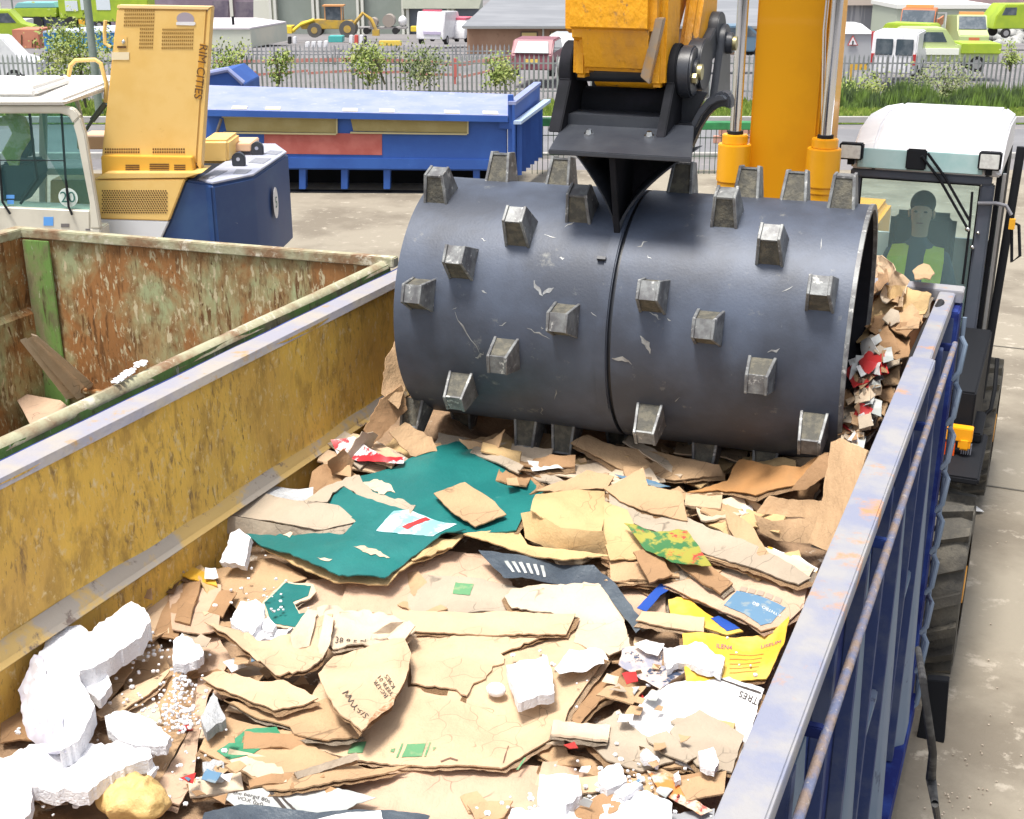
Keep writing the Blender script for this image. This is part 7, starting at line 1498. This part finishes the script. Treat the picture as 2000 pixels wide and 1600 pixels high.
foamblock('small foam piece beside the orange wrapper', [(1316, 1512), (1326, 1505), (1330, 1524), (1318, 1530)], .08, t=.025)
foamblock('curved foam bit above the broken foam spread', [(1200, 1545), (1240, 1528), (1256, 1536), (1220, 1556)], .075, t=.025)
foamblock('small white foam cube at the left end of the wide slab', [(282, 1496), (296, 1490), (306, 1506), (290, 1520)], .075, t=.03)
p = hp(969, 1347, .045); b = MB(); b.ball(p, .026, 1.2, 1, .8, 3); tag(b.build('foam_ball', foam), 'smooth foam disc left of the square foam block', 'foam')
# beads
b = MB(); rnd = random.Random(5)
for (cu, cv, su, sv, n) in ((285, 1270, 22, 18, 60), (355, 1335, 16, 22, 90), (345, 1375, 26, 22, 150), (360, 1410, 16, 12, 60), (600, 1055, 40, 12, 18), (1225, 1530, 30, 14, 30), (200, 1300, 60, 50, 30), (520, 1180, 40, 30, 16), (320, 1450, 60, 40, 40), (1240, 1460, 80, 60, 20)):
    for _ in range(int(n*.7)):
        p = hp(rnd.gauss(cu, su), rnd.gauss(cv, sv), .045+.02*rnd.random()); b.ball(p, rnd.uniform(.003, .0075), 1, 1, .9, 1)
for (cu, cv, su, sv, n) in ((610, 1060, 60, 20, 14), (1240, 1530, 60, 30, 40), (490, 1180, 40, 30, 22), (250, 1420, 90, 60, 50), (60, 1560, 60, 40, 30), (1150, 1580, 120, 20, 40), (1390, 1330, 60, 40, 20), (1120, 1300, 60, 20, 10), (600, 1290, 80, 30, 12), (330, 1470, 60, 50, 20)):
    for _ in range(n):
        p = hp(rnd.gauss(cu, su), rnd.gauss(cv, sv), .04+.02*rnd.random()); b.ball(p, rnd.uniform(.003, .009), rnd.uniform(.7, 1.5), rnd.uniform(.7, 1.3), .8, 1)
tag(b.build('foam_beads', foam), 'loose white foam beads scattered over the cardboard', 'foam beads', kind='stuff')
# yellow crumpled bag
p = hp(268, 1556, .06); b = MB(); b.ball(p, .1, 1.05, .66, .5, 5)
for v_ in b.bm.verts:
    q_ = v_.co; d = .030*(noise.voronoi(q_*11)[0][0]-.3)+.008*noise.noise(q_*30); v_.co = q_+(q_-p).normalized()*(d*1.6+.02*noise.noise(q_*7))
tag(b.build('paper_bag', mat('yellow_paper', (.62, .42, .17), .5, c2=(.50, .33, .12), s=9, bump=.6), angle=25), 'crumpled yellow paper bag at the lower left of the pile', 'paper bag')
# ---- things in the green skip
for i, pg in enumerate(([(50, 664), (66, 655), (180, 766), (150, 778)], [(40, 668), (52, 664), (150, 776), (130, 782)], [(62, 660), (74, 664), (196, 768), (178, 772)])):
    zs_ = 1.55
    b = MB(); pts = [atz(u, v, 1.95 if k < 2 else 1.5) for k, (u, v) in enumerate(pg)]
    b.prism([p+Vector((0, 0, .012*i)) for p in pts], (0, 0, -.008)); tag(b.build('cardboard_strip', K4), ('middle', 'left', 'right')[i]+' of the three long card strips leaning in the green skip', 'cardboard')
b = MB(); b.prism([atz(24, 765, 1.55), atz(118, 782, 1.5), atz(140, 800, 1.5), atz(70, 850, 1.5), atz(44, 800, 1.5)], (0, 0, -.006)); tag(b.build('cardboard_sheet', K5), 'pinkish card sheet lying in the green skip below the strips', 'cardboard')
b = MB(); c0 = atz(235, 742, RIM+.01)
rnd = random.Random(3)
for i in range(9):
    q_ = atz(225+i*7, 746-i*5, RIM+.008); b.ball(q_, .02*rnd.uniform(.5, 1.1), 1.6, 1, .4, 1)
tag(b.build('foam_crumbs', foam), 'white crumbs of foam lying on the bent green rim', 'foam', kind='stuff')
# litter on the ground
b = MB(); rnd = random.Random(9)
for i in range(60):
    u = min(1995, rnd.gauss(1880, 60)); v = 1600-abs(rnd.gauss(0, 120 if i % 4 else 500))
    if u < 1790 or (u < 1860 and v < 1480): continue
    p = atz(u, v, .012); b.box(p.x-.004, p.x+.006*rnd.random(), p.y-.004, p.y+.007*rnd.random(), .008, .011+.005*rnd.random())
tag(b.build('grit', mat('pale_grit', (.5, .42, .34), .9, c2=(.2, .16, .12), s=20)), 'crumbs and grit scattered on the concrete beside the skip', 'grit', kind='stuff')
b = MB(); b.prism([atz(1892, 978, .02), atz(1922, 1000, .02), atz(1896, 998, .05)], (0, 0, .003)); tag(b.build('paper', paper), 'white triangular paper scrap on the concrete near the tyre', 'paper')
# ---- pieces that stand apart become parts of their own
def split_loose(ob):
    me = ob.data; bm = bmesh.new(); bm.from_mesh(me); bm.verts.ensure_lookup_table(); seen = set(); comps = []
    for v in bm.verts:
        if v.index in seen: continue
        st = [v]; seen.add(v.index); cp = []
        while st:
            a = st.pop(); cp.append(a.index)
            for e in a.link_edges:
                o = e.other_vert(a)
                if o.index not in seen: seen.add(o.index); st.append(o)
        comps.append(set(cp))
    bm.free()
    if len(comps) < 2 or len(comps) > 12: return
    for k, cp in enumerate(comps):
        m2 = me.copy(); b2 = bmesh.new(); b2.from_mesh(m2); b2.verts.ensure_lookup_table()
        bmesh.ops.delete(b2, geom=[v for v in b2.verts if v.index not in cp], context='VERTS'); b2.to_mesh(m2); b2.free()
        if k == 0: ob.data = m2
        else:
            c = ob.copy(); c.data = m2; col.objects.link(c); c.parent = ob.parent
for ob in list(bpy.data.objects):
    if ob.type == 'MESH' and ob.name.split('.')[0] in ('cab_pillar', 'stick_cheek', 'wiper_joint', 'blue_sticker', 'roof_bolt', 'tail_light', 'rear_window', 'side_board', 'far_deck', 'skid_legs', 'small_decal', 'window_bar', 'wiper', 'door_frame', 'roller_wheel', 'under_frame', 'cab_panel', 'hand_slot', 'tank', 'door_gap', 'green_square', 'torn_patch', 'ink_bars', 'end_disc', 'chassis', 'pier', 'window_seal', 'front_bucket', 'far_door_frame', 'roof_skylight', 'mudguard', 'exhaust_rim'):
        split_loose(ob)
